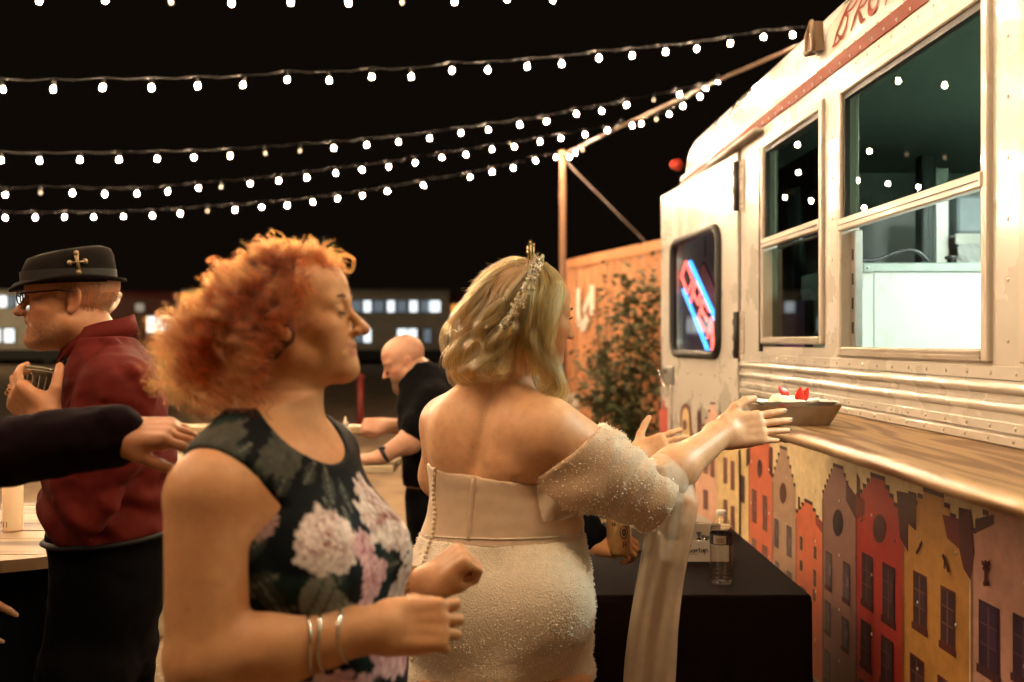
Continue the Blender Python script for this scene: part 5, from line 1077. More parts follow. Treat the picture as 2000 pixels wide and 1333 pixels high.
for k, (c, d, u) in enumerate((((-.030, -.024, .086), (-.70, -.1, .75), (.3, -.9, .3)), ((.008, -.034, .078), (.10, -.05, 1), (.1, -1, .1)), ((.022, -.030, .078), (.42, -.05, .85), (.2, -1, .2)), ((-.045, -.058, .050), (1, -.2, .2), (0, -.9, .4)), ((-.02, -.062, .047), (1, 0, .3), (0, -.8, .5)))):
    d = unit(d); u = unit(np.array(u) - d * (np.array(u) @ d)); w_ = np.cross(d, u); sc = 1 if k < 3 else .5; mb = MB(); pts = [(-.018, .004), (-.012, .011), (0, .0135), (.012, .009), (.022, .003), (.025, 0)]; vs = []
    for (a, r) in pts:
        for i in range(10): th = 6.283 * i / 10; vs.append(pc + np.array(c) + sc * (d * a + (w_ * math.cos(th) * r + u * math.sin(th) * r * .3)))
    mb.add(vs, [(j * 10 + i, j * 10 + (i + 1) % 10, (j + 1) * 10 + (i + 1) % 10, (j + 1) * 10 + i) for j in range(5) for i in range(10)] + [tuple(range(10))[::-1]], 0, True); mb.build('strawberry_slice', M_sb, t)
# ================================================================ people
from mathutils.bvhtree import BVHTree
def bvh(o):
    me = o.data; return BVHTree.FromPolygons([v.co[:] for v in me.vertices], [p.vertices[:] for p in me.polygons])
def hit(tree, px, py, off=.0):
    d = unit(P(px, py, 1) - np.array([0, 0, EYE])); r = tree.ray_cast(Vector((0, 0, EYE)), Vector(d))
    if r[0] is None: return None, None
    n = np.array(r[1]); n = n if n @ d < 0 else -n; return np.array(r[0]) + n * off, n
def nails(tips, m, parent, w=1.0, ln=.006):
    mb = MB()
    for (c, d, up, r) in tips:
        Rm = np.stack([d, unit(np.cross(up, d)), up], 1); vs = []; n_ = 10
        for k in range(n_): a = 6.283 * k / n_; vs.append(c + up * r * .78 + Rm @ np.array([ln * math.cos(a) - .001, r * .72 * w * math.sin(a), -.0012 * math.cos(a) - .0022 * math.sin(a) ** 2]))
        vs.append(c + up * r * 1.02 + d * .0); mb.add(vs, [(k, (k + 1) % n_, n_) for k in range(n_)], 0, True)
    mb.build('fingernails', m, parent)['kind'] = 'stuff'
SK1 = (.62, .31, .14); SK2 = (.68, .37, .19); SK3 = (.55, .25, .12)

# ---------------------------------------------------------------- 1. red-haired woman in the flowered dress (nearest the viewpoint)
def red_woman():
    Q = lambda px, py, d=1.6: P(px, py, d)
    t = empty('person', (-.36, 1.6, 0), 'woman with curly red hair in a black flowered sleeveless dress, hands raised before her', 'person')
    f = unit((.92, -.38, 0)); l = unit((.38, .92, 0)); yaw = math.atan2(l[1], l[0]); c0 = V3(-.357, 1.61, 0)
    H = Frame(P(584, 624, 1.64), (1, -.06, .10), (-.10, 0, 1), .905)
    keys = [(.62, -.36, 1.61, .205, .17), (.82, -.36, 1.61, .205, .175), (.95, -.355, 1.61, .19, .160), (1.03, -.355, 1.61, .175, .145), (1.10, -.355, 1.61, .165, .132), (1.18, -.360, 1.61, .165, .126), (1.26, -.370, 1.61, .168, .116), (1.32, -.380, 1.61, .160, .095), (1.36, -.388, 1.61, .130, .072), (1.395, -.392, 1.612, .075, .052)]
    sR = c0 - l * .158 + (0, 0, 1.262) - f * .03; sL = c0 + l * .135 + (0, 0, 1.272) - f * .035; eR = P(398, 1290, 1.43); wR = P(742, 1228, 1.47); eL = P(580, 1190, 1.83); wL = P(826, 1146, 1.74)
    def trunk(fl):
        fl.add(loft(keys, yaw), 0)
        for s_ in (-1, 1): fl.add(ell(c0 + f * .085 + l * .072 * s_ + (0, 0, 1.148), (.082, .078, .080), np.stack([f, l, V3(0, 0, 1)], 1)), .05)
        fl.add(ell(c0 + f * .05 + (0, 0, .99), (.115, .16, .12), np.stack([f, l, V3(0, 0, 1)], 1)), .06)
    fl = Fld((-.64, 1.28, .0), (.02, 2.0, 1.66), .0052)
    trunk(fl)
    fl.add(rc(c0 - f * .035 + (0, 0, 1.335), H(-.030, 0, -.06), .056, .050), .045); fl.add(rc(c0 - f * .03 + (0, 0, 1.33) - l * .06, sR + (0, 0, .02), .045, .055), .04); fl.add(rc(c0 - f * .03 + (0, 0, 1.33) + l * .06, sL + (0, 0, .02), .042, .046), .04)
    fl.add(rc(H(-.006, 0, -.075), c0 + f * .012 + (0, 0, 1.31), .034, .036), .03)
    limb(fl, [sR, eR], [.068, .054], .03); limb(fl, [eR, eR * .6 + wR * .4, wR], [.052, .051, .0300], .02); limb(fl, [sL, eL, wL], [.053, .048, .029], .02)
    for s_ in (-1, 1): limb(fl, [c0 + l * .09 * s_ + (0, 0, .85), c0 + l * .085 * s_ + (0, 0, .48), c0 + l * .085 * s_ - f * .02 + (0, 0, .07)], [.092, .058, .038], .02); fl.add(rc(c0 + l * .085 * s_ - f * .04 + (0, 0, .04), c0 + l * .095 * s_ + f * .13 + (0, 0, .025), .035, .024), .02)
    HR, tR = hand(fl, wR, (.95, .10, .02), (-.12, -.90, .42), .98, (34, 42, 48, 52), 1, 8, (.80, .42, -.42), 26, (1, 1.7, .9), .002, .027)
    HL, tL = hand(fl, wL, (.74, .06, .58), (-.52, -.42, .70), .95, (72, 78, 82, 84), -1, 2, (.88, .12, -.50), 42, (1, 1.0, .8), wr=.026)
    head(fl, H, 1.15, .95, lids=1)
    body = fl.mesh('body', skin('skin_warm', SK1), t, 1, skin_attr(SK1, H, (.42, .15, .11), .35), [around(H), around_hand(HR), around_hand(HL)]); nails(tR + tL, mat('nail_pink', (.62, .36, .28), .25), t)
    eyes(H, t)
    # brows and lashes
    mb = MB()
    for y in (-1, 1):
        mb.tube([H(.0935, .016 * y, .029), H(.092, .034 * y, .034), H(.08, .05 * y, .030)], [.0022, .003, .0012], 6); mb.tube([H(.0915, .02 * y, .0035), H(.0925, .031 * y, .0005), H(.086, .045 * y, .003)], [.0012, .0022, .0015], 6)
    mb.build('brows', mat('brow_red', (.16, .06, .025), .6), t)
    # dress
    fd = Fld((-.64, 1.3, .40), (.02, 2.0, 1.42), .005); 
    fd.add(loft([(.42, -.36, 1.61, .25, .235), (.62, -.36, 1.61, .222, .195)] + [(k[0], k[1], k[2], k[3] + .007, k[4] + .007) for k in keys[1:]], yaw), 0)
    for s_ in (-1, 1): fd.add(ell(c0 + f * .085 + l * .072 * s_ + (0, 0, 1.148), (.088, .084, .086), np.stack([f, l, V3(0, 0, 1)], 1)), .06)
    fd.add(ell(c0 + f * .05 + (0, 0, .99), (.121, .166, .126), np.stack([f, l, V3(0, 0, 1)], 1)), .06)
    for s_ in (-1, 1): fd.add(rc(c0 - f * .03 + (0, 0, 1.335) + l * .045 * s_, c0 - f * .028 + (0, 0, 1.300) + l * .135 * s_, .053, .064), .03)
    fd.near(lambda x, y, z: .004 * vnoise(x * 9, y * 9, z * 16, 3) + .0025 * vnoise(x * 24, y * 24, z * 34, 4))
    nk = c0 + f * .055 + (0, 0, 1.405)
    fd.cut(lambda x, y, z: .098 - np.sqrt((x - nk[0]) ** 2 + (y - nk[1]) ** 2 + ((z - nk[2]) * .95) ** 2), .006)
    nb = c0 - f * .03 + (0, 0, 1.43); fd.cut(lambda x, y, z: .078 - np.sqrt((x - nb[0]) ** 2 + (y - nb[1]) ** 2 + (z - nb[2]) ** 2), .006)
    fd.cut(lambda x, y, z: np.abs((x - c0[0]) * l[0] + (y - c0[1]) * l[1]) - .126 - .9 * np.maximum(0, 1.255 - z) - .62 * np.maximum(0, z - 1.262), .008)
    flw = []      # theta (deg, 0 = front, negative = near side), z, radius, kind
    R_ = random.Random(12)
    flw += [(-38, 1.205, .037, 0), (-14, 1.185, .022, 1), (-9, 1.14, .028, 1), (-16, 1.09, .020, 1), (-72, 1.235, .022, 2), (-88, 1.09, .03, 2), (-36, .965, .045, 1), (-70, 1.02, .03, 2), (10, 1.03, .05, 1), (20, 1.22, .05, 0), (40, 1.1, .06, 0), (-100, 1.345, .032, 3), (-60, 1.335, .03, 3), (100, 1.2, .06, 0), (150, 1.1, .06, 1), (-150, 1.2, .055, 0), (180, 1.0, .06, 1), (-130, 1.05, .06, 1), (-60, .85, .07, 0), (0, .8, .07, 1), (60, .85, .06, 0), (120, .8, .07, 1), (-120, .8, .07, 0), (-30, .65, .07, 1), (-90, .6, .07, 0)]
    lv = [(-44, 1.135, .075, 20), (-36, 1.10, .085, -4), (-27, 1.085, .08, -24), (-62, 1.10, .06, 50), (-70, 1.15, .06, 60), (-80, 1.04, .07, 70), (-62, 1.04, .06, 30), (-50, 1.06, .05, -40), (-75, 1.30, .06, 60), (-60, 1.29, .05, 20), (-85, 1.33, .05, 40), (-95, 1.29, .05, 75), (-40, 1.30, .05, 50), (-25, 1.28, .06, 10), (-30, 1.24, .05, -20), (-20, 1.23, .04, 10), (-55, 1.00, .06, 0), (-90, .98, .06, 30), (-10, 1.26, .05, 5)] + [(R_.uniform(-180, 180), R_.uniform(.5, 1.3), .06, R_.uniform(0, 180)) for _ in range(60)]
    def print_(co, nr):
        x, y, z = co[:, 0] - c0[0], co[:, 1] - c0[1], co[:, 2]; th = np.arctan2(x * l[0] + y * l[1], x * f[0] + y * f[1]); C = np.tile(np.array([.005, .007, .009]), (len(co), 1)); rad = .155
        n1 = vnoise(co[:, 0] * 40, co[:, 1] * 40, z * 40, 8); n2 = vnoise(co[:, 0] * 110, co[:, 1] * 110, z * 110, 9)
        def mixc(w, col): nonlocal C; w = np.clip(w, 0, 1)[:, None]; C = C * (1 - w) + col * w
        mixc(np.clip((vnoise(co[:, 0] * 14, co[:, 1] * 14, z * 14, 2) - .16) * 9, 0, 1) * .6, np.array([.022, .05, .045]))
        for (a, zc, L_, ang) in lv:
            u = (np.angle(np.exp(1j * (th - math.radians(a))))) * rad; v = z - zc; ca, sa = math.sin(math.radians(ang)), math.cos(math.radians(ang)); p = u * ca + v * sa; q = -u * sa + v * ca; tt = p / L_ + .5
            wd = .26 * L_ * np.sin(np.clip(tt, 0, 1) * math.pi) ** .8; m = (tt > 0) & (tt < 1) & (np.abs(q) < wd); vein = np.abs(q) < .0016
            big = zc < 1.15 and -50 < a < -20
            col = np.array([.26, .27, .23]) if big else np.array([.050, .062, .052]); mixc(np.where(m, (.75 + .8 * n1) * (1 if big else .8), 0), col); mixc(np.where(m & vein, .7, 0), np.array([.03, .04, .035]) if big else np.array([.2, .2, .17]))
        for fi, (a, zc, R0, kd) in enumerate(flw):
            u = (np.angle(np.exp(1j * (th - math.radians(a))))) * rad; v = z - zc; near = np.hypot(u, v) < R0 * 1.6; base = {0: np.array([.84, .74, .68]), 1: np.array([.80, .56, .57]), 2: np.array([.42, .28, .25]), 3: np.array([.085, .088, .072])}[kd]; dark = {0: np.array([.26, .07, .055]), 1: np.array([.36, .05, .09]), 2: np.array([.2, .08, .08]), 3: np.array([.05, .052, .045])}[kd]
            if not near.any(): continue
            rp2 = random.Random(fi * 31 + 5)
            for ring_, (rr_, np_, pr_) in enumerate(((.86, 9, .40), (.66, 9, .36), (.46, 7, .32), (.27, 6, .25), (.10, 4, .17))):
                for k in range(np_):
                    an = 6.283 * (k + .5 * ring_) / np_ + rp2.uniform(-.3, .3); rr2 = rr_ * R0 * rp2.uniform(.82, 1.12); pu, pv = rr2 * math.cos(an), rr2 * math.sin(an) * .92; pr2 = pr_ * R0 * rp2.uniform(.8, 1.2)
                    du, dv = u - pu, v - pv; al = du * math.cos(an) + dv * math.sin(an); ac = -du * math.sin(an) + dv * math.cos(an); q = np.hypot(al, ac * .78) / pr2 * (1 + .45 * n1 + .25 * np.sin(an * 3 + np.arctan2(ac, al) * 5)); m = near & (q < 1)
                    sh = np.clip(.42 + .62 * al / pr2, 0, 1) ** 1.1; colk = dark[None, :] * (1 - sh[:, None]) + base[None, :] * sh[:, None]; colk = colk * rp2.uniform(.8, 1.05); edge = np.clip((q - .84) * 6, 0, 1) * .5; colk = colk * (1 - edge[:, None]) + dark[None, :] * .8 * edge[:, None]; C = np.where(m[:, None], colk, C)
        return C * (1 + .25 * n2)[:, None]
    fd.mesh('dress', mat('dress_print', (1, 1, 1), .6, attr='Col', spec=.08, bump=.12, bscale=600), t, 1, print_)
    # pale trim along the far armhole
    # bangles on the near wrist, beads on the far one
    ax = unit(wR - eR)
    for k, (q, r, m) in enumerate(((.60, .0445, 'silver'), (.66, .0425, 'silver'), (.78, .0375, 'silver'))):
        c = eR + (wR - eR) * q; u1 = unit(np.cross(ax, (0, 1, .2))); u2 = np.cross(ax, u1); mb = MB(); mb.tube([c + (u1 * math.cos(a) + u2 * math.sin(a)) * r + ax * .004 * math.sin(a * 2 + k) for a in np.linspace(0, 6.283, 28, endpoint=False)], .0032, 6, closed=True, flat=1.6); mb.build('bangle', mat('silver', (.8, .74, .62), .18, 1), t)
    axl = unit(wL - eL); mb = MB(); u1 = unit(np.cross(axl, (0, 1, .2))); u2 = np.cross(axl, u1)
    for a in np.linspace(0, 6.283, 22, endpoint=False): mb.sphere(wL - axl * .012 + (u1 * math.cos(a) + u2 * math.sin(a)) * .0345, .0045, 6)
    mb.build('bead_bracelet', mat('gold_bead', (.55, .36, .14), .25, .9), t)
    # hair: short windblown curls
    hm = hair_mat('hair_red', (.30, .044, .007), .38, .6, .45); rg = np.random.default_rng(4); cur = []; tone = [[], [], []]
    cap = Fld(H.o - .2, H.o + .2, .006); cap.add(H.ell((-.020, 0, .034), (.103, .082, .094)), 0); cap.add(H.ell((-.035, 0, -.03), (.085, .078, .07)), .03); cap.cut(lambda x, y, z: ((x - H(.010, 0, 0)[0]) * H.f[0] + (y - H(.045, 0, 0)[1]) * H.f[1] + (z - H(.045, 0, 0)[2]) * H.f[2]) - .55 * np.maximum(0, ((x - H.o[0]) * H.u[0] + (z - H.o[2]) * H.u[2]) - .03), .01); cap.mesh('hair_base', mat('hair_base_red', (.10, .022, .007), .8), t)
    NG = 620
    for g in range(NG):
        while True:
            v = unit(rg.normal(0, 1, 3)); 
            fx, fz = v[0], v[2]
            if fz > -.75 and not (fx > .52 and fz < .52) and not (fx > .30 and fz < -.1) and not (fx > .12 and fz < -.45): break
        root = H(-.014 + .098 * v[0], .076 * v[1], .035 + .088 * v[2]); n_ = H.R @ unit((v[0] / .098, v[1] / .075, v[2] / .088))
        back = unit((-1, .0, -.08)); L_ = rg.uniform(.080, .145) * (1.04 if fx < 0 else .5) * (.20 if fz > .6 else .42 if fz > .3 else .75 if fz > .1 else 1) * (1.25 if fz < 0 else 1)
        pts = [root]; d = unit(n_ * 1.0 + back * .25); p = root.copy(); ns = 6
        for k in range(ns):
            fall = V3(-.55, 0, -.75) if fx < -.1 else (V3(-.12, 0, -.9) if abs(v[1]) > .5 else V3(-.2, 0, -.5))
            d = unit(d + fall * (.17 + .07 * k) + rg.normal(0, .16, 3)); p = p + d * L_ / ns; pts.append(p.copy())
        tone[g % 5 if g % 5 < 3 else g % 2].extend(lock(pts, 17, .0085, rg.uniform(.005, .0115), L_ / rg.uniform(.022, .040), 30, g, .2, .009, spread_tip=2.0))
    r0 = H(.075, -.03, .095); cur += lock([r0, r0 + V3(.02, 0, .012), r0 + V3(.038, 0, .004), r0 + V3(.034, 0, -.016), r0 + V3(.022, 0, -.012)], 22, .004, 0, 0, 22, 5, .3)
    strands('hair', cur + tone[0], hm, t, .00036, .00018); strands('hair', tone[1], hair_mat('hair_auburn', (.15, .018, .004), .36, .6, .4), t, .00036, .00018); strands('hair', tone[2], hair_mat('hair_copper', (.40, .085, .014), .36, .6, .4), t, .00034, .00018)
    return t
red_woman()
# ---------------------------------------------------------------- 2. bride
def bride():
    D0 = 2.3; B = lambda px, py, dd=0.0: P(px, py, D0 + dd); zz = lambda py: EYE - (py - CY) / F * D0; xx = lambda px: (px - CX) / F * D0
    t = empty('person', (-.02, 2.32, 0), 'bride with wavy blonde hair in a champagne beaded gown, reaching a tray onto the counter', 'person')
    rows = [(1340, 798, 1146, .165), (1280, 797, 1152, .172), (1190, 796, 1157, .175), (1120, 799, 1152, .165), (1070, 815, 1144, .145), (1045, 824, 1139, .138), (1000, 838, 1132, .135), (960, 842, 1112, .135), (920, 838, 1090, .135), (880, 834, 1075, .13), (840, 838, 1062, .115), (805, 852, 1050, .095), (780, 872, 1035, .075), (758, 905, 1015, .055)]
    keys = [(zz(py), xx((a + b) / 2), D0 + .03, xx(CX + (b - a) / 2), ry) for py, a, b, ry in rows]
    H = Frame(B(1037, 619), (.90, .40, -.14), (.10, .05, 1), .93)
    sR, eR, wR = B(1062, 848, -.07), B(1258, 962, .0), B(1412, 846, .19)
    fl = Fld((-.28, 1.9, .72), (.80, 2.82, 1.72), .0052)
    low = [(zz(1340) - .06, xx(972), D0 + .03, .205, .16), (.70, xx(972), D0 + .03, .2, .155)]
    fl.add(loft(keys + low), 0)
    fl.add(rc(B(965, 790, .03), H(-.03, 0, -.06), .062, .053), .05); fl.add(rc(B(1005, 792, .0), sR, .05, .075), .05); fl.add(rc(B(935, 795, .04), B(872, 826, .06), .05, .055), .05)
    fl.add(ell(B(1005, 855, -.055), (.085, .05, .09)), .06); fl.add(ell(B(900, 835, -.03), (.05, .05, .08)), .07)      # shoulder blades
    fl.add(ell(B(1010, 908, -.055), (.07, .055, .022)), .04)  # soft fold above the bodice
    limb(fl, [B(872, 826, .06), B(862, 930, .12), B(900, 990, .3)], [.056, .050, .042], .03)
    limb(fl, [sR, eR], [.087, .064], .018); limb(fl, [eR, eR * .62 + wR * .38 , wR], [.058, .050, .030], .03)
    spn = lambda z: xx(np.interp(z, [zz(920), zz(860), zz(800), zz(750)], [928, 940, 955, 968]))
    fl.near(lambda x, y, z: np.where(y < D0 + .03, .011 * np.exp(-((x - spn(z)) / .016) ** 2) * np.clip((z - zz(935)) / .05, 0, 1) * np.clip((zz(750) - z) / .04, 0, 1), 0), .06)
    HR, tips = hand(fl, wR, (.965, .20, .10), (-.18, -.95, .22), 1.10, (3, 5, 8, 12), 1, 2.5, (.66, .72, .05), 26, (1, .8, .6), wr=.027)
    head(fl, H, 1.0, .95)
    lip = (.34, .06, .05)
    fl.mesh('body', skin('skin_fair', SK2), t, 1, skin_attr(SK2, H, lip, .3), [around(H), around_hand(HR)]); nails(tips[:4], mat('nail_wine', (.05, .006, .01), .15), t, 1.0, .009); nails(tips[4:], mat('nail_wine'), t, 1.0, .007)
    eyes(H, t)
    mb = MB()
    for y in (-1, 1):
        mb.tube([H(.0945, .016 * y, .028), H(.093, .034 * y, .034), H(.08, .05 * y, .030)], [.0024, .003, .001], 6)
        for k in range(9):
            q = k / 8; a = H(.091 - .010 * q, (.022 + .024 * q) * y, .006); e_ = a + H.R @ np.array([.010 - .002 * q, .007 * q * y, .003 + .003 * q]); mb.tube([a, (a + e_) / 2 - H.u * .001, e_], [.0009, .0007, .0003], 4)
    mb.build('lashes', mat('lash_black', (.02, .012, .01), .6), t)
    # gown: tight sheer bodice, beaded skirt
    M_tul = mat('tulle_nude', (.68, .50, .34), .55, sheen=.3, var=.06, vscale=40, bump=.08, bscale=700)
    top = lambda x: np.interp(x, [xx(830), xx(930), xx(1040), xx(1100)], [zz(906), zz(918), zz(934), zz(946)])
    fb = Fld((-.28, 1.98, .96), (.26, 2.62, 1.26), .005); fb.add(loft([(k[0], k[1], k[2], k[3] + .006, k[4] + .006) for k in keys + low]), 0); fb.add(ell(B(1010, 912, -.055), (.075, .058, .035)), .04)
    fb.near(lambda x, y, z: .0022 * vnoise(x * 10, y * 10, z * 60, 5) + .0014 * np.sin(z * 150 + 3 * vnoise(x * 8, y * 8, z * 8, 1)) * np.clip((x - xx(1000)) / .12, 0, 1), .03)
    fb.cut(lambda x, y, z: z - top(x), .004); fb.cut(lambda x, y, z: zz(1052) - z); ob = fb.mesh('bodice', M_tul, t)
    M_sk = mat('gown_beaded', (.74, .62, .46), .5, sheen=.25, var=.08, vscale=60)
    nt = M_sk.node_tree; N = nt.nodes; L = nt.links; vo = N.new('ShaderNodeTexVoronoi'); vo.inputs['Scale'].default_value = 230; tc = N.new('ShaderNodeTexCoord'); L.new(tc.outputs['Object'], vo.inputs['Vector'])
    bp = N.new('ShaderNodeBump'); bp.inputs['Strength'].default_value = .5; bp.inputs['Distance'].default_value = .003; bp.invert = True; L.new(vo.outputs['Distance'], bp.inputs['Height']); L.new(bp.outputs[0], N['Principled BSDF'].inputs['Normal'])
    ks = [(k[0], k[1], k[2], k[3] + .007, k[4] + .007) for k in keys if k[0] < zz(1000)]
    ks += [(.70, xx(974), D0 + .03, .205, .175), (.45, xx(975), D0 + .04, .185, .17), (.25, xx(975), D0 + .05, .24, .23), (.0, xx(975), D0 + .08, .36, .36)]
    fs = Fld((-.42, 1.85, -.006), (.36, 2.86, 1.10), .0062); fs.add(loft(ks), 0); fs.add(ell(B(1062, 1185, -.10), (.115, .09, .12)), .06); fs.add(ell(B(882, 1190, -.085), (.095, .085, .115)), .06)
    fs.near(lambda x, y, z: .004 * vnoise(x * 9, y * 9, z * 14, 6) + .003 * vnoise(x * 14 - z * 10, y * 10, z * 30, 7), .03); fs.cut(lambda x, y, z: z - zz(1046) - .012 * np.clip((xx(900) - x) / .1, 0, 1), .003); os_ = fs.mesh('skirt', M_sk, t)
    # seam tape, boning and covered buttons laid on the bodice
    tb, ts = bvh(ob), bvh(os_)
    def on(px, py, off): 
        q, n = hit(tb, px, py, off)
        return (q, n) if q is not None else hit(ts, px, py, off)
    mb = MB()
    for py in np.arange(908, 1290, 9.5):
        px = np.interp(py, [905, 960, 1000, 1040, 1080, 1130, 1200, 1290], [851, 848, 851, 848, 834, 821, 812, 806]); q, n = on(px, py, .002)
        if q is not None: mb.sphere(q, .0054, 8)
    mb.build('covered_buttons', mat('button_satin', (.70, .54, .36), .3, sheen=.2), t)['kind'] = 'stuff'
    for pts in ([(927, 917), (923, 960), (919, 1010), (915, 1056)],):
        q = [on(px, py, .0015)[0] for px, py in bez(pts, 5)]; mb = MB(); mb.tube([v for v in q if v is not None], .0048, 6, flat=.6); mb.build('boning', M_tul, t)
    q = [on(px, 1047 + 6 * math.sin((px - 830) / 90), .001)[0] for px in range(832, 1136, 12)]; mb = MB(); mb.tube([v for v in q if v is not None], .0022, 5); mb.build('waist_seam', M_sk, t)
    # beads that catch the bulbs
    rg = np.random.default_rng(3); mb = MB(); me = os_.data; ctr = np.array([p.center[:] for p in me.polygons]); nrm = np.array([p.normal[:] for p in me.polygons]); ok = np.nonzero((nrm[:, 1] < .25) & (ctr[:, 2] > .66))[0]
    def bead(c, r):
        mb.add([c + V3(r, 0, 0), c + V3(-r, 0, 0), c + V3(0, r, 0), c + V3(0, -r, 0), c + V3(0, 0, r), c + V3(0, 0, -r)], [(0, 2, 4), (2, 1, 4), (1, 3, 4), (3, 0, 4), (2, 0, 5), (1, 2, 5), (3, 1, 5), (0, 3, 5)], 0, False)
    for i in rg.choice(ok, 2600): bead(ctr[i] + nrm[i] * .0022, rg.uniform(.0012, .0020))
    M_bead = mat('bead_glass', (.84, .78, .66), .35, .0, spec=.5)
    mb.build('skirt_beads', M_bead, t)['kind'] = 'stuff'
    # off-the-shoulder beaded sleeve, gathered to the elbow
    ax = unit(eR - sR); fv = Fld((-.0, 1.98, .93), (.42, 2.6, 1.36), .005)
    limb(fv, [sR, sR * .5 + eR * .5 + V3(0, 0, -.008), eR + ax * .03 + V3(0, 0, -.006)], [.099, .094, .074], .02); fv.add(ell(B(1120, 955, -.06), (.075, .075, .05)), .04)
    n1 = unit(np.cross(B(1150, 852, -.07) - B(1040, 934, -.07), (0, 1, .0))); p1 = B(1095, 893, -.07); n1 = n1 if n1[0] > 0 else -n1
    fv.cut(lambda x, y, z: -((x - p1[0]) * n1[0] + (y - p1[1]) * n1[1] + (z - p1[2]) * n1[2]) + .9 * (np.maximum(0, -(((x - p1[0]) * .62) + (z - p1[2]) * .78) - .085)), .006); e2 = eR + ax * .055; fv.cut(lambda x, y, z: (x - e2[0]) * ax[0] + (y - e2[1]) * ax[1] + (z - e2[2]) * ax[2], .006)
    fv.near(lambda x, y, z: .0032 * np.sin(((x - sR[0]) * ax[0] + (z - sR[2]) * ax[2]) * 120 + 5 * vnoise(x * 14, y * 14, z * 14, 2)) * np.clip((x - sR[0] - .11) / .06, 0, 1) + .004 * vnoise(x * 18, y * 18, z * 18, 3), .03)
    ov = fv.mesh('sleeve', mat('sleeve_tulle', (.62, .43, .27), .5, sheen=.2, var=.12, vscale=160, bump=.25, bscale=260), t)
    mb = MB(); me = ov.data; ctr = np.array([p.center[:] for p in me.polygons]); nrm = np.array([p.normal[:] for p in me.polygons]); ok = np.nonzero(nrm[:, 1] < .3)[0]
    for i in rg.choice(ok, 1100): bead(ctr[i] + nrm[i] * .0024, rg.uniform(.0012, .0021))
    mb.build('sleeve_beads', M_bead, t)['kind'] = 'stuff'
    # the long sheer fall of the sleeve, hanging from the forearm
    M_sh = mat('sheer_fall', (.72, .57, .40), .6, sheen=.4, alpha=.42, var=.08, vscale=40)
    def sheet(fn, nu, nv, name, m):
        mb = MB(); vs = [fn(i / (nu - 1), j / (nv - 1)) for i in range(nu) for j in range(nv)]; mb.add(vs, [(i * nv + j, (i + 1) * nv + j, (i + 1) * nv + j + 1, i * nv + j + 1) for i in range(nu - 1) for j in range(nv - 1)], 0, True)
        o = mb.build(name, m, t); s_ = o.modifiers.new('s', 'SOLIDIFY'); s_.thickness = .0012; return o
    def fall(u, v):
        Lp = [(1258, 915), (1262, 1000), (1250, 1100), (1236, 1200), (1222, 1290), (1210, 1400), (1196, 1560)]; Rp = [(1338, 898), (1362, 985), (1350, 1060), (1338, 1140), (1325, 1240), (1316, 1340), (1306, 1560)]; k = np.linspace(0, 1, 7)
        l_ = [np.interp(v, k, [a[i] for a in Lp]) for i in (0, 1)]; r_ = [np.interp(v, k, [a[i] for a in Rp]) for i in (0, 1)]; px = l_[0] + (r_[0] - l_[0]) * u; py = l_[1] + (r_[1] - l_[1]) * u
        top = np.clip(1 - v * 6, 0, 1); dd = .0 + .10 * u * top - .085 * math.sin(math.pi * min(1, u * 1.05)) * top ** .5 * 1.0 + (1 - top) * (.010 * math.sin(u * 8 + 1.6 * math.sin(v * 2.3) + 1) + .004 * math.sin(u * 19 + v * 5) - .012)
        return B(px + 3 * math.sin(v * 9) * (1 - top), py, dd)
    sheet(fall, 44, 60, 'sleeve_fall', M_sh)
    # hem cord with tiny beads down the edge of the fall
    mb = MB()
    for v in np.linspace(.05, 1, 150): bead(fall(0.004, v) + V3(-.001, -.002, 0), .0016)
    mb.build('fall_edge_beads', mat('bead_dark', (.40, .30, .2), .3, .3), t)['kind'] = 'stuff'
    fc = Fld(np.minimum(eR, wR) - .13, np.maximum(eR, wR) + .13, .005); a2 = unit(wR - eR); limb(fc, [eR + V3(-.01, 0, -.004), eR + a2 * .06 + V3(0, 0, -.006), eR + a2 * .15 + V3(0, 0, -.002)], [.074, .061, .0475], .02)
    fc.near(lambda x, y, z: .0025 * np.sin((x * .8 + z * .6) * 110 + 4 * vnoise(x * 12, y * 12, z * 12, 2)) + .002 * vnoise(x * 20, y * 20, z * 20, 5), .03); q3 = eR + a2 * .135; q4 = eR + V3(-.01, 0, 0); fc.cut(lambda x, y, z: (x - q3[0]) * a2[0] + (y - q3[1]) * a2[1] + (z - q3[2]) * a2[2] + .25 * (z - q3[2]), .004); fc.cut(lambda x, y, z: -((x - q4[0]) * ax[0] + (y - q4[1]) * ax[1] + (z - q4[2]) * ax[2]), .004); fc.mesh('sleeve_cuff', M_sh, t, 5)
    def flap(u, v):
        a = np.array([(1048, 955), (1055, 990), (1066, 1018)])[min(2, int(v * 2.99))]; px = np.interp(v, [0, .5, 1], [1048, 1052, 1060]) + u * np.interp(v, [0, .5, 1], [105, 95, 60]); py = np.interp(v, [0, .5, 1], [948, 985, 1020]) + u * np.interp(v, [0, 1], [20, -8])
        return B(px, py, -.118 + .03 * u + .008 * math.sin(u * 9 + v * 4))
    sheet(flap, 16, 12, 'sleeve_loop', M_sh)
    # drop chain on the back
    bb = bvh([c for c in t.children if c.name.startswith('body')][0]); mb = MB()
    for (px, py) in bez([(967, 745), (958, 775), (948, 800), (943, 828)], 5):
        q, n = hit(bb, px, py, .002)
        if q is not None: bead(q, .0019)
    mb.build('back_chain', M_bead if 1 else mat('silver', (.8, .74, .62), .18, 1), t)['kind'] = 'stuff'
    # ---- hair
    hm = hair_mat('hair_blonde', (.66, .335, .085), .26, .45, .35)
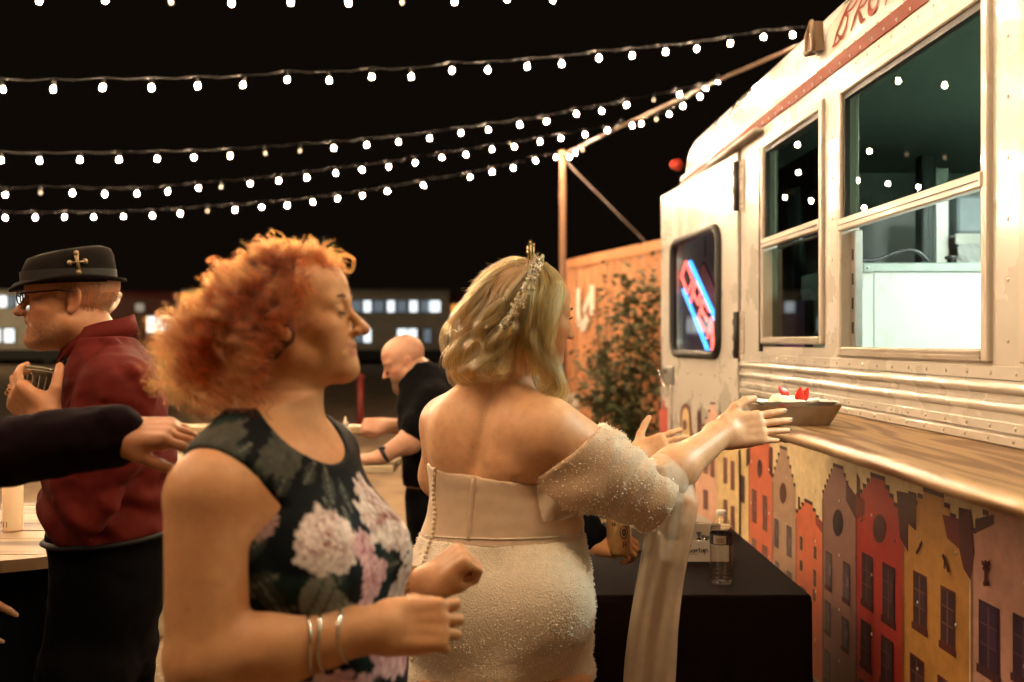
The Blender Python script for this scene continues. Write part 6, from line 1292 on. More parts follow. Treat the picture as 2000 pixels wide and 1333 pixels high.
    class Locks(list):
        n = 0; tones = ([], [], [])
        def __iadd__(s_, c): [s_.tones[(0, 1, 0, 2, 1, 0, 2, 0)[(s_.n * 3 + i * 5 + i // 4) % 8]].extend(c[i * 9:i * 9 + 9]) for i in range((len(c) + 8) // 9)]; s_.n += 1; return s_
        def append(s_, c): s_.tones[0].append(c)
    cur = Locks(); rg = np.random.default_rng(8)
    cap = Fld(H.o - .17, H.o + .17, .006); cap.add(H.ell((-.020, 0, .038), (.105, .084, .093)), 0); cap.add(H.ell((-.04, 0, -.03), (.08, .08, .07)), .03)
    q0 = H(.040, 0, .0); cap.cut(lambda x, y, z: (x - q0[0]) * H.f[0] + (y - q0[1]) * H.f[1] + (z - q0[2]) * H.f[2] - .5 * np.maximum(0, z - H.o[2] - .02), .01); cap.mesh('hair_base', mat('hair_base_blonde', (.26, .15, .06), .7), t)
    lp = lambda a, b, q: np.array(a, float) + (np.array(b, float) - np.array(a, float)) * q
    # back and near side, crown to the loose curls at the nape
    for layer, (dz, n, jit) in enumerate(((0, 11, 4), (-.010, 10, 7), (-.016, 7, 9))):
        for i in range(n):
            q = i / (n - 1); s0 = lp((1000, 516, -.02), (1046, 522, -.045), q); a = lp((942, 548, -.01), (1018, 575, -.088), q); b = lp((908, 606, -.0), (992, 640, -.098), q ** .9); c = lp((888, 668, -.0), (968, 690, -.095), q ** .85); e = lp((890, 728, -.01), (950, 728, -.10), q ** .8); e2 = lp((914, 742, -.02), (985, 716, -.105), q)
            j = lambda p, s_: B(p[0] + rg.normal(0, s_), p[1] + rg.normal(0, s_ * .6), p[2] + dz + rg.normal(0, .004))
            cur += lock([j(s0, 3), j(a, jit * .6), j(b, jit), j(c, jit * 1.1), j(e, jit * 1.3), j(e2, jit * 1.5)], 75, .0095, rg.uniform(.011, .021), rg.uniform(1.2, 1.9), 28, i + 40 * layer, .15, .0045, spread_tip=1.35)
    # barrel curls seen between the headband and the nape
    for (pts, rad, cl, tn, sd) in (([(1000, 590, -.09), (975, 640, -.10), (972, 690, -.11), (968, 730, -.11)], .013, .017, 1.9, 1), ([(985, 600, -.09), (950, 650, -.09), (938, 700, -.10), (925, 738, -.09)], .013, .016, 1.8, 2), ([(1010, 580, -.09), (1000, 640, -.105), (988, 690, -.112), (965, 718, -.115)], .011, .012, 1.5, 3), ([(950, 580, -.05), (915, 640, -.05), (902, 700, -.05), (893, 742, -.04)], .012, .014, 1.7, 4), ([(930, 570, -.03), (898, 640, -.03), (884, 690, -.03), (876, 722, -.03)], .010, .010, 1.4, 5)):
        cur += lock([B(*p) for p in pts], 150, rad, cl, tn, 30, 70 + sd, .1, .003)
    # front of the headband: long locks beside the face
    for layer, (dz, n) in enumerate(((0, 10), (-.010, 9))):
        for i in range(n):
            q = i / (n - 1); s0 = lp((1046, 512, -.03), (1066, 516, .0), q); a = lp((1030, 560, -.088), (1094, 552, -.03), q); b = lp((1026, 610, -.098), (1080, 610, -.066), q); c = lp((1034, 665, -.098), (1072, 672, -.075), q); d = lp((1056, 715, -.085), (1082, 730, -.06), q); e = lp((1074, 752, -.07), (1098, 772, -.04), q); e2 = lp((1062, 770, -.08), (1098, 806, -.03), q)
            j = lambda p, s_: B(p[0] + rg.normal(0, s_), p[1] + rg.normal(0, s_ * .6), p[2] + dz + rg.normal(0, .003))
            cur += lock([j(s0, 2), j(a, 2.5), j(b, 3), j(c, 3.5), j(d, 4), j(e, 5), j(e2, 6)], 75, .0080, rg.uniform(.006, .013), rg.uniform(1.2, 1.8), 28, i + 200 + 30 * layer, .15, .004, spread_tip=1.3)
    for i in range(9):      # hair behind the ear, in the shade under the headband
        q = i / 8; cur += lock([B(*lp((1000, 560, -.06), (1036, 560, -.07), q)), B(*lp((985, 620, -.085), (1030, 620, -.085), q)), B(*lp((980, 680, -.085), (1036, 680, -.08), q)), B(*lp((972, 725, -.08), (1050, 735, -.07), q))], 70, .012, .007, 1.4, 22, i + 600, .2, .002)
    for i in range(12):     # crown
        q = i / 11; cur += lock([B(1046, 518, -.01 - .03 * q), B(*lp((1000, 512, .0), (1020, 530, -.05), q)), B(*lp((950, 538, .0), (985, 570, -.075), q)), B(*lp((918, 590, .0), (960, 630, -.08), q))], 60, .012, .003, 1, 20, i + 640, .2, .0015)
    # far side and top
    for i in range(16):
        q = i / 15; s0 = lp((1010, 514, .0), (1060, 516, .02), q); a = lp((960, 545, .06), (1088, 548, .05), q); b = lp((930, 620, .08), (1075, 620, .085), q); c = lp((920, 700, .06), (1075, 700, .07), q); e = lp((925, 735, .05), (1090, 770, .03), q)
        cur += lock([B(*s0), B(*a), B(*b), B(*c), B(*e)], 60, .012, .006, 1.3, 22, i + 400, .2, .002)
    for g in range(45):   # flyaways
        px = rg.uniform(890, 1060); py = np.interp(px, [890, 920, 960, 1000, 1060], [640, 575, 530, 508, 506]); o = B(px, py + 8, rg.uniform(-.05, .03)); v = unit((px - 1000, 0, (600 - py)))
        cur.append(resamp(bez([o - V3(0, 0, .01), o + V3(v[0], 0, v[2]) * .012, o + V3(v[0] * .02 - rg.uniform(.005, .03), rg.normal(0, .01), v[2] * .02 - rg.uniform(0, .03))], 6), 12))
    strands('hair', cur.tones[0], hm, t, .00034, .00016); strands('hair', cur.tones[1], hair_mat('hair_honey', (.33, .125, .025), .28, .45, .35), t, .00034, .00016); strands('hair', cur.tones[2], hair_mat('hair_pale', (.80, .49, .17), .24, .45, .3), t, .00032, .00016)
    # jewelled headband with upright pins
    mb = MB(); mb2 = MB(); path = resamp(bez([B(1052, 508, -.0), B(1049, 514, -.05), B(1040, 540, -.088), B(1022, 580, -.106), B(1000, 615, -.112), B(982, 642, -.112)], 10), 60); r = random.Random(3)
    for i, p in enumerate(path):
        w = .011 * (1 if i < 48 else .7)
        for k in range(7): c = p + V3(r.uniform(-w, w), -r.uniform(0, .008), r.uniform(-w, w)); (mb if r.random() < .6 else mb2).sphere(c, r.uniform(.0016, .0040), 6)
    mb.build('headband', mat('pearl', (.74, .64, .48), .15, coat=.6), t); o = mb2.build('headband_crystals', mat('silver'), t); o['kind'] = 'stuff'
    for (a, b, r_) in (((1038, 520, -.05), (1036, 472, -.055), .0024), ((1041, 520, -.05), (1043, 477, -.05), .0019), ((1033, 522, -.05), (1030, 484, -.055), .0017), ((1047, 520, -.05), (1050, 496, -.05), .0015), ((990, 600, -.1), (986, 580, -.115), .001)):
        mb = MB(); mb.tube([B(*a), B(*b)], [r_, r_ * .8], 6); mb.sphere(B(*b), r_ * 1.5, 6); mb.build('hair_pin', mat('gold_pin', (.62, .46, .24), .25, 1), t)
    return t
bride()
# ---------------------------------------------------------------- 3. man in the hat
def shirt_fold(ax_, s1=1.0, seed=0):
    return lambda x, y, z: s1 * (.005 * vnoise(x * 7 + z * 5, y * 7, z * 9 - x * 6, seed) - .011 * np.abs(vnoise(x * 10 - z * 7, y * 8, z * 12 + x * 8, seed + 1)) - .006 * np.abs(vnoise(x * 24 + z * 15, y * 20, z * 28 - x * 12, seed + 3)) + .003 + .0015 * vnoise(x * 50, y * 50, z * 50, seed + 2))
def hat_man():
    D0 = 2.35; M = lambda px, py, dd=0.0: P(px, py, D0 + dd); zz = lambda py: EYE - (py - CY) / F * D0; xx = lambda px: (px - CX) / F * D0
    t = empty('person', (-.95, 2.36, 0), 'man in a dark hat and dark red shirt, wearing glasses and holding a clear cup', 'person')
    H = Frame(M(139, 583), (-.94, -.33, -.03), (.0, 0, 1), .98); f = V3(-1, 0, 0)
    rows = [(1060, 104, 322, .185), (1030, 92, 323, .185), (1000, 86, 325, .185), (955, 86, 326, .18), (900, 94, 326, .18), (840, 106, 321, .18), (780, 120, 310, .175), (730, 136, 292, .15), (700, 152, 274, .12), (675, 166, 256, .085)]
    keys = [(zz(py), xx((a + b) / 2), D0 + .02, xx(CX + (b - a) / 2), ry) for py, a, b, ry in rows]
    sL, eL, wL = M(228, 765, -.16), M(172, 985, -.22), M(98, 830, -.20); sR, eR, wR = M(215, 770, .19), M(200, 940, .24), M(205, 1030, .20)
    fl = Fld((-1.36, 2.02, .0), (-.70, 2.72, 1.74), .0058)
    fl.add(loft([(k[0], k[1], k[2], k[3] - .012, k[4] - .012) for k in keys] + [(.86, xx(208), D0 + .02, .110, .15), (.80, xx(204), D0 + .02, .095, .14)]), 0)
    fl.add(rc(M(205, 705, .02), H(-.022, 0, -.055), .066, .060), .04)
    limb(fl, [sL, eL], [.058, .045], .03); limb(fl, [eL, wL], [.044, .028], .02); limb(fl, [sR, eR, wR], [.058, .045, .028], .02)
    for y_ in (-.09, .11): limb(fl, [V3(xx(205), D0 + y_, .80), V3(xx(188), D0 + y_, .48), V3(xx(186), D0 + y_, .09)], [.058, .05, .042], .02)
    HL, tips = hand(fl, wL, (-.72, .02, .62), (-.38, -.86, -.22), 1.06, (30, 36, 42, 48), -1, 3, (.55, .7, -.5), 25, (1, 1.1, .8), wr=.030)
    HR, tR = hand(fl, wR, (-.25, .2, -.9), (.3, .9, .1), 1.0, (30, 34, 36, 40), 1, 3, (.7, .6, -.4), 20)
    head(fl, H, 1.05, 1.04, True, mouth_open=.0035, brow=1.35, extra=lambda: (fl.add(H.ell((.088, 0, -.050), (.0145, .026, .012)), .012), fl.add(H.ell((.086, 0, -.076), (.012, .022, .010)), .012), fl.add(H.ell((.088, 0, -.100), (.016, .022, .015)), .016))); fl.add(H.ell((.030, 0, -.088), (.045, .042, .026)), .03)
    hq = M(144, 553); fl.add(rbox(hq + V3(.015, 0, .077), (.18, .16, .062), .01), 0, 's')
    def beard(L_, mixc):
        w = np.clip(1.2 - np.abs(L_[:, 2] + .085) / .055, 0, 1) * np.clip((L_[:, 0] - .0) / .03, 0, 1); mixc(w * (.5 + .8 * vnoise(L_[:, 0] * 400, L_[:, 1] * 400, L_[:, 2] * 400, 5)), (.17, .09, .06)); mixc(np.clip((-.02 - L_[:, 0]) / .04, 0, 1) * np.clip((L_[:, 2] - .0) / .03, 0, 1) * .5, (.16, .09, .06))
    fl.mesh('body', skin('skin_ruddy', SK3), t, 1, skin_attr(SK3, H, (.40, .14, .10), .5, beard), [around(H), around_hand(HL), around_hand(HR)]); eyes(H, t)
    # shirt with folds
    M_sh = mat('shirt_red', (.105, .0095, .006), .75, spec=.15, var=.1, vscale=30, bump=.08, bscale=500)
    fs = Fld((-1.36, 1.98, .98), (-.68, 2.76, 1.56), .0055); fs.add(loft(keys), 0)
    limb(fs, [sL + V3(.0, .01, .0), sL * .5 + eL * .5, eL], [.066, .066, .058], .075); limb(fs, [eL, eL * .72 + wL * .28], [.060, .052], .015); limb(fs, [sR, sR * .5 + eR * .5, eR], [.072, .068, .058], .035); limb(fs, [eR, eR * .55 + wR * .45], [.058, .048], .015)
    fs.add(rc(M(215, 715, -.03), sL, .065, .064), .07); fs.add(rc(M(215, 715, .05), sR, .07, .07), .04)
    fs.near(shirt_fold(0, 2.1, 31)); fs.near(lambda x, y, z: .006 * np.sin((x * .9 + z) * 75 + 6 * vnoise(x * 9, y * 9, z * 9, 4)) * np.clip((zz(900) - z) / .08, 0, 1) * (y < D0) + .005 * np.sin((x * 1.2 - z * .5) * 60 + 5 * vnoise(x * 7, y * 7, z * 7, 6)) * np.exp(-((x - sL[0] + .02) ** 2 + (z - sL[2] + .09) ** 2) / .008), .03)
    nb = H(-.02, 0, -.06); fs.cut(lambda x, y, z: .064 - np.sqrt((x - nb[0]) ** 2 + (y - nb[1]) ** 2 + .4 * (z - nb[2]) ** 2), .01); fs.cut(lambda x, y, z: zz(1048) + .004 * np.clip((x - xx(110)) / .2, 0, 1) - z, .004)
    fs.mesh('shirt', M_sh, t)
    # collar: a folded band round the neck
    mb = MB(); n = 28; c = M(192, 668, .02); vs = []
    for i in range(n):
        a = 6.2832 * i / n; cx, cy = math.cos(a), math.sin(a)
        for (r, h) in ((.073, -.012), (.070, .026), (.076, .031), (.088, -.016)):
            vs.append(c + V3(cx * (r + .006) * 1.0, cy * r * .95, h + .034 * cx + .004 * math.sin(a * 3)))
    mb.add(vs, [(i * 4 + j, ((i + 1) % n) * 4 + j, ((i + 1) % n) * 4 + j + 1, i * 4 + j + 1) for i in range(n) for j in range(3) if not (12 <= i <= 14)], 0, True); o = mb.build('collar', M_sh, t); s_ = o.modifiers.new('s', 'SOLIDIFY'); s_.thickness = .003; s_.offset = 1
    # trousers and belt
    kt = [(zz(1030), xx(210), D0 + .02, xx(1000 + 107), .174), (zz(1060), xx(213), D0 + .02, xx(1000 + 108), .178), (zz(1110), xx(212), D0 + .02, xx(1000 + 107), .18), (zz(1170), xx(207), D0 + .02, xx(1000 + 102), .18), (zz(1250), xx(194), D0 + .02, xx(1000 + 92), .175), (zz(1333), xx(184), D0 + .02, xx(1000 + 82), .17)]
    ft = Fld((-1.32, 2.05, .03), (-.72, 2.7, 1.10), .0065); ft.add(loft(kt), 0)
    for y_ in (-.085, .105): limb(ft, [V3(xx(190), D0 + y_, .74), V3(xx(186), D0 + y_, .48), V3(xx(184), D0 + y_, .06)], [.098, .085, .07], .04)
    ft.near(shirt_fold(0, 1.2, 51)); ft.mesh('trousers', mat('trouser_black', (.003, .0027, .0033), .85, spec=.06, var=.1, vscale=50), t)
    mb = MB(); mb.tube([V3(xx(213) + xx(1000 + 109.5) * math.cos(a), D0 + .02 + .179 * math.sin(a), zz(1044) + .006 * math.cos(a)) for a in np.linspace(0, 6.283, 40, endpoint=False)], .016, 6, closed=True, flat=.4); mb.build('belt', mat('belt_black', (.008, .007, .007), .65, spec=.25), t)
    for y_ in (-.09, .11):
        mb = MB(); mb.lathe([(.0, 0), (.05, .002), (.052, .03), (.04, .06), (.03, .075), (0, .08)], (0, 0, 0), 14); v = np.array(mb.v); v[:, 0] *= 2.6; v += (xx(172), D0 + y_, 0); mb.v = [tuple(q) for q in v]; mb.build('shoe', mat('belt_black'), t)
    # hat: pinched crown, turned-up brim, band and cross
    M_hat = mat('hat_felt', (.010, .007, .0055), .9, spec=.12, var=.25, vscale=90, bump=.15, bscale=300); hc = M(136, 553, .0); hx = unit((-.94, -.34, -.06)); hy = unit(np.cross((0, 0, 1), hx)); hz = np.cross(hx, hy); hat = lambda a, b, c: hc + hx * a + hy * b + hz * c
    hat_o = MB(); n = 44; prof = [(1.0, -.004), (1.0, .004), (.985, .03), (.95, .052), (.88, .068), (.7, .075), (.4, .072), (.0, .069)]
    vs = []
    for (k, z) in prof:
        for i in range(n):
            a = 6.2832 * i / n; ca, sa = math.cos(a), math.sin(a); zz_ = z + (.016 * (k < .9) * (1 - .9 * abs(sa)) * (-.6 * (k < .5)) if k < 1 else 0) + (.010 * ca * -1 if z > .05 else 0); vs.append(hat(.104 * k * ca - .004 * (z / .08), .092 * k * sa * (1 - .12 * max(0, ca) * (z / .08)), zz_))
    hat_o.add(vs, [(j * n + i, j * n + (i + 1) % n, (j + 1) * n + (i + 1) % n, (j + 1) * n + i) for j in range(len(prof) - 1) for i in range(n)], 0, True); hat_o.build('hat_crown', M_hat, t)
    mb = MB(); vs = []
    for (k, z0, up) in ((.97, .002, 0), (1.12, -.002, .1), (1.18, -.005, .5), (1.25, -.006, 1), (1.255, -.003, 1.05), (1.25, .0, 1), (1.18, .002, .5), (1.12, .004, .1), (.97, .008, 0)):
        for i in range(n):
            a = 6.2832 * i / n; ca, sa = math.cos(a), math.sin(a); lift = up * (.012 * abs(sa) ** 2 - .010 * max(0, ca) + .004 * max(0, -ca)); vs.append(hat(.104 * k * ca * (1 - .03 * (ca < 0)), .093 * k * sa, z0 + lift))
    mb.add(vs, [(j * n + i, j * n + (i + 1) % n, (j + 1) * n + (i + 1) % n, (j + 1) * n + i) for j in range(8) for i in range(n)], 0, True); mb.build('hat_brim', M_hat, t)
    mb = MB(); vs = []
    for z in (.006, .028):
        for i in range(n): a = 6.2832 * i / n; vs.append(hat(.1055 * math.cos(a), .0935 * math.sin(a), z))
    mb.add(vs, [(i, (i + 1) % n, n + (i + 1) % n, n + i) for i in range(n)], 0, True); mb.build('hat_band', mat('band_black', (.014, .011, .009), .6), t)
    mb = MB(); cr = lambda a, c: hat(.104 * a, .0925 * math.sqrt(max(0, 1 - a * a * .9)) + .001, c)
    for (a0, c0, a1, c1) in ((-.26, .018, -.23, .062), (-.40, .043, -.09, .040)):
        p0, p1 = cr(a0, c0), cr(a1, c1); mid = (p0 + p1) / 2 + hy * .004; mb.tube([p0, mid, p1], [.0062, .0036, .0062], 8, flat=.5)
    for (a, c) in ((-.26, .018), (-.23, .062), (-.40, .043), (-.09, .040)): mb.sphere(cr(a, c), .0068, 8)
    mb.build('hat_cross', mat('cross_brass', (.34, .24, .13), .5, .5), t)
    # glasses
    mb = MB(); mb.tube([H(.108, -.055, .010), H(.02, -.083, .016), H(-.012, -.088, .012), H(-.022, -.086, -.008)], .0022, 6, flat=2); mb.tube([H(.108, .055, .010), H(.02, .083, .016), H(-.012, .088, .012)], .0022, 6)
    for y in (-1, 1):
        mb.tube([H(.108 + .004 * math.cos(a), .033 * y + .023 * math.cos(a), .002 + .016 * math.sin(a)) for a in np.linspace(0, 6.283, 22, endpoint=False)], .0018, 6, closed=True)
    mb.tube([H(.112, -.012, .006), H(.116, 0, .009), H(.112, .012, .006)], .0018, 6); mb.build('glasses', mat('glasses_frame', (.012, .01, .009), .3), t)
    mb = MB(); ax = unit(H(.0, 0, 0) - H(-1, 0, 0)); d = unit(tips[2][0] - HL(.09, 0, 0)); rp_ = HL(.094 + .02, -.0 + .010 * -1 * 0, -.004)
    rc_ = HL(.100, .0105, .0); rx = unit(HL.f * .85 - HL.u * .5); u1 = unit(np.cross(rx, (0, 1, 0))); u2 = np.cross(rx, u1); mb.tube([rc_ + rx * .012 + (u1 * math.cos(a) + u2 * math.sin(a)) * .0102 for a in np.linspace(0, 6.283, 18, endpoint=False)], .0018, 6, closed=True); mb.build('ring', mat('gold_pin'), t)
    # short hair below the hat
    hm = hair_mat('hair_brown', (.10, .055, .03), .4, .5, .3); rg = np.random.default_rng(21); cur = []
    for k in range(1800):
        th = rg.uniform(.9, 5.38); z = rg.uniform(-.035, .035) - .02 * (abs(th - math.pi) < 1.0); p = H(-.014 + .099 * math.cos(th) * math.sqrt(max(.1, 1 - ((z - .035) / .09) ** 2)), .076 * math.sin(th) * math.sqrt(max(.1, 1 - ((z - .035) / .09) ** 2)), z); 
        if math.cos(th) > .2 and z < .0: continue
        nrm = H.R @ unit((math.cos(th), math.sin(th), -.9)); cur.append(np.array([p, p + nrm * .004, p + nrm * .007 + V3(0, 0, -.003)]))
    strands('hair', cur, hm, t, .0003, .00015)
    # the cup in his hand
    c0 = M(64, 815, -.165); c1 = M(72, 726, -.15); axc = unit(c1 - c0 + V3(.01, 0, 0)); Lc = .105
    mb = MB(); mb.lathe([(.0275, 0), (.030, .03), (.0335, .07), (.0360, Lc), (.0378, Lc + .001), (.0378, Lc + .005), (.0352, Lc + .004), (.0325, .07), (.029, .03), (.026, .004), (.0, .003)], c0, 28, 0, axc)
    cp = empty('plastic_cup', c0, 'clear plastic cup held up by the man in the hat', 'cup'); mb.build('cup_body', glass_mat('clear_plastic', (.82, .80, .76), .03, 1.7), cp); u1 = unit(np.cross(axc, (0, 1, 0))); u2 = np.cross(axc, u1); M_rim = mat('cup_rim', (.75, .70, .60), .15, alpha=.75)
    for (h_, r_, w_) in ((Lc + .003, .0372, .0013), (Lc - .004, .0362, .0007), (.002, .0275, .0010)):
        mb = MB(); mb.tube([c0 + axc * h_ + (u1 * math.cos(a) + u2 * math.sin(a)) * r_ for a in np.linspace(0, 6.283, 32, endpoint=False)], w_, 6, closed=True); mb.build('rim', M_rim, cp)
    mb = MB()
    for a in np.linspace(0, 6.283, 16, endpoint=False): mb.tube([c0 + axc * .004 + (u1 * math.cos(a) + u2 * math.sin(a)) * .0278, c0 + axc * Lc * .85 + (u1 * math.cos(a) + u2 * math.sin(a)) * .0352], .0004, 4)
    mb.build('highlight_lines', M_rim, cp)['kind'] = 'stuff'  # thin pale lines standing in for highlights on the clear wall
    return t
hat_man()

# ---------------------------------------------------------------- 4. bald man leaning on the bar table
def bald_man():
    D0 = 4.85; M = lambda px, py, dd=0.0: P(px, py, D0 + dd)
    t = empty('person', (-.42, 4.85, 0), 'bald bearded man in a black polo shirt leaning over the pale bar table', 'person')
    H = Frame(M(790, 706), (-.90, -.20, -.40), (-.35, -.1, .90), 1.02)
    sL, eL, wL = M(842, 790, -.16), M(800, 862, -.2), M(742, 893, -.22); sR, eR, wR = M(835, 775, .18), M(800, 835, .12), M(752, 832, .05)
    hipc = M(858, 985); chest = M(850, 800); 
    fl = Fld((-.86, 4.45, 0), (-.06, 5.3, 1.58), .010); torso = [rc(hipc, chest, .15, .165), rc(chest, M(822, 740), .15, .09)]
    for q in torso: fl.add(q, .08)
    fl.add(rc(M(822, 745), H(-.03, 0, -.05), .07, .066), .04); limb(fl, [sL, eL, wL], [.065, .055, .034], .03); limb(fl, [sR, eR, wR], [.062, .05, .033], .03)
    for y_ in (-.1, .1): limb(fl, [hipc + V3(0, y_, -.04), M(848, 1130) * (1, 0, 1) + V3(0, D0 + y_, 0), V3(hipc[0] + .02, D0 + y_, .09)], [.085, .055, .045], .03)
    hand(fl, wL, (-.98, -.05, -.06), (-.1, -.15, .98), 1.08, (10, 12, 14, 16), -1, 5, (.6, .7, -.2), 10); hand(fl, wR, (-.98, -.1, .05), (-.05, -.75, .6), 1.08, (62, 66, 70, 72), 1, 2, (.8, .4, -.5), 40)
    head(fl, H, 1.2, 1.06, True, brow=1.3, extra=lambda: fl.add(H.ell((.078, 0, -.112), (.026, .034, .026)), .02))
    def beard(L_, mixc): mixc(np.clip(1.9 - np.abs(L_[:, 2] + .10) / .032, 0, 1) * np.clip((L_[:, 0] - .01) / .03, 0, 1) * .9, (.15, .085, .05))
    sk = (.58, .30, .19); fl.mesh('body', skin('skin_pink', sk), t, 1, skin_attr(sk, H, (.4, .16, .12), .6, beard), [(around(H)[0], around(H)[1], .005)]); eyes(H, t)
    fs = Fld((-.8, 4.4, .80), (-.06, 5.3, 1.56), .010); [fs.add(rc(*a), .08) for a in ((hipc, chest, .168, .182), (chest, M(822, 742), .165, .105))]
    limb(fs, [sL + V3(.02, 0, .01), sL * .35 + eL * .65], [.088, .078], .05); limb(fs, [sR + V3(.02, 0, .01), sR * .4 + eR * .6], [.084, .075], .05); fs.near(shirt_fold(0, 1.6, 61)); nb = H(-.02, 0, -.05); fs.cut(lambda x, y, z: .07 - np.sqrt((x - nb[0]) ** 2 + (y - nb[1]) ** 2 + (z - nb[2]) ** 2), .01)
    fs.mesh('polo_shirt', mat('polo_black', (.004, .0036, .004), .85, spec=.06), t)
    mb = MB(); c = M(818, 738); ax = unit(H(0, 0, 0) - c); u1 = unit(np.cross(ax, (0, 1, 0))); u2 = np.cross(ax, u1); mb.tube([c - ax * .01 + (u1 * math.cos(a) + u2 * math.sin(a)) * .092 for a in np.linspace(0, 6.283, 24, endpoint=False)], .02, 6, closed=True, flat=.5); mb.build('collar', mat('polo_black'), t)
    ft = Fld((-.66, 4.5, .03), (-.06, 5.2, 1.02), .012); ft.add(rc(hipc + V3(0, 0, .03), hipc - V3(0, 0, .1), .168, .16), 0)
    for y_ in (-.1, .1): limb(ft, [hipc + V3(0, y_, -.06), V3(hipc[0] + .01, D0 + y_, .5), V3(hipc[0] + .02, D0 + y_, .07)], [.128, .092, .078], .05)
    ft.mesh('trousers', mat('trouser_black'), t)
    for y_ in (-.1, .1):
        mb = MB(); mb.lathe([(.0, 0), (.05, .002), (.052, .03), (.04, .06), (.03, .075), (0, .08)], (0, 0, 0), 14); v = np.array(mb.v); v[:, 0] *= 2.6; v += (hipc[0] - .04, D0 + y_, 0); mb.v = [tuple(q) for q in v]; mb.build('shoe', mat('belt_black'), t)
    ax = unit(wL - eL); c = wL - ax * .02; u1 = unit(np.cross(ax, (0, 1, .2))); u2 = np.cross(ax, u1); mb = MB(); mb.tube([c + (u1 * math.cos(a) + u2 * math.sin(a)) * .037 for a in np.linspace(0, 6.283, 20, endpoint=False)], .013, 6, closed=True, flat=.35); mb.sphere(c + V3(-.005, -.02, .034), .02, 10, 0, (1, 1, .5)); mb.build('wristwatch', mat('watch_black', (.01, .01, .01), .35), t)
bald_man()

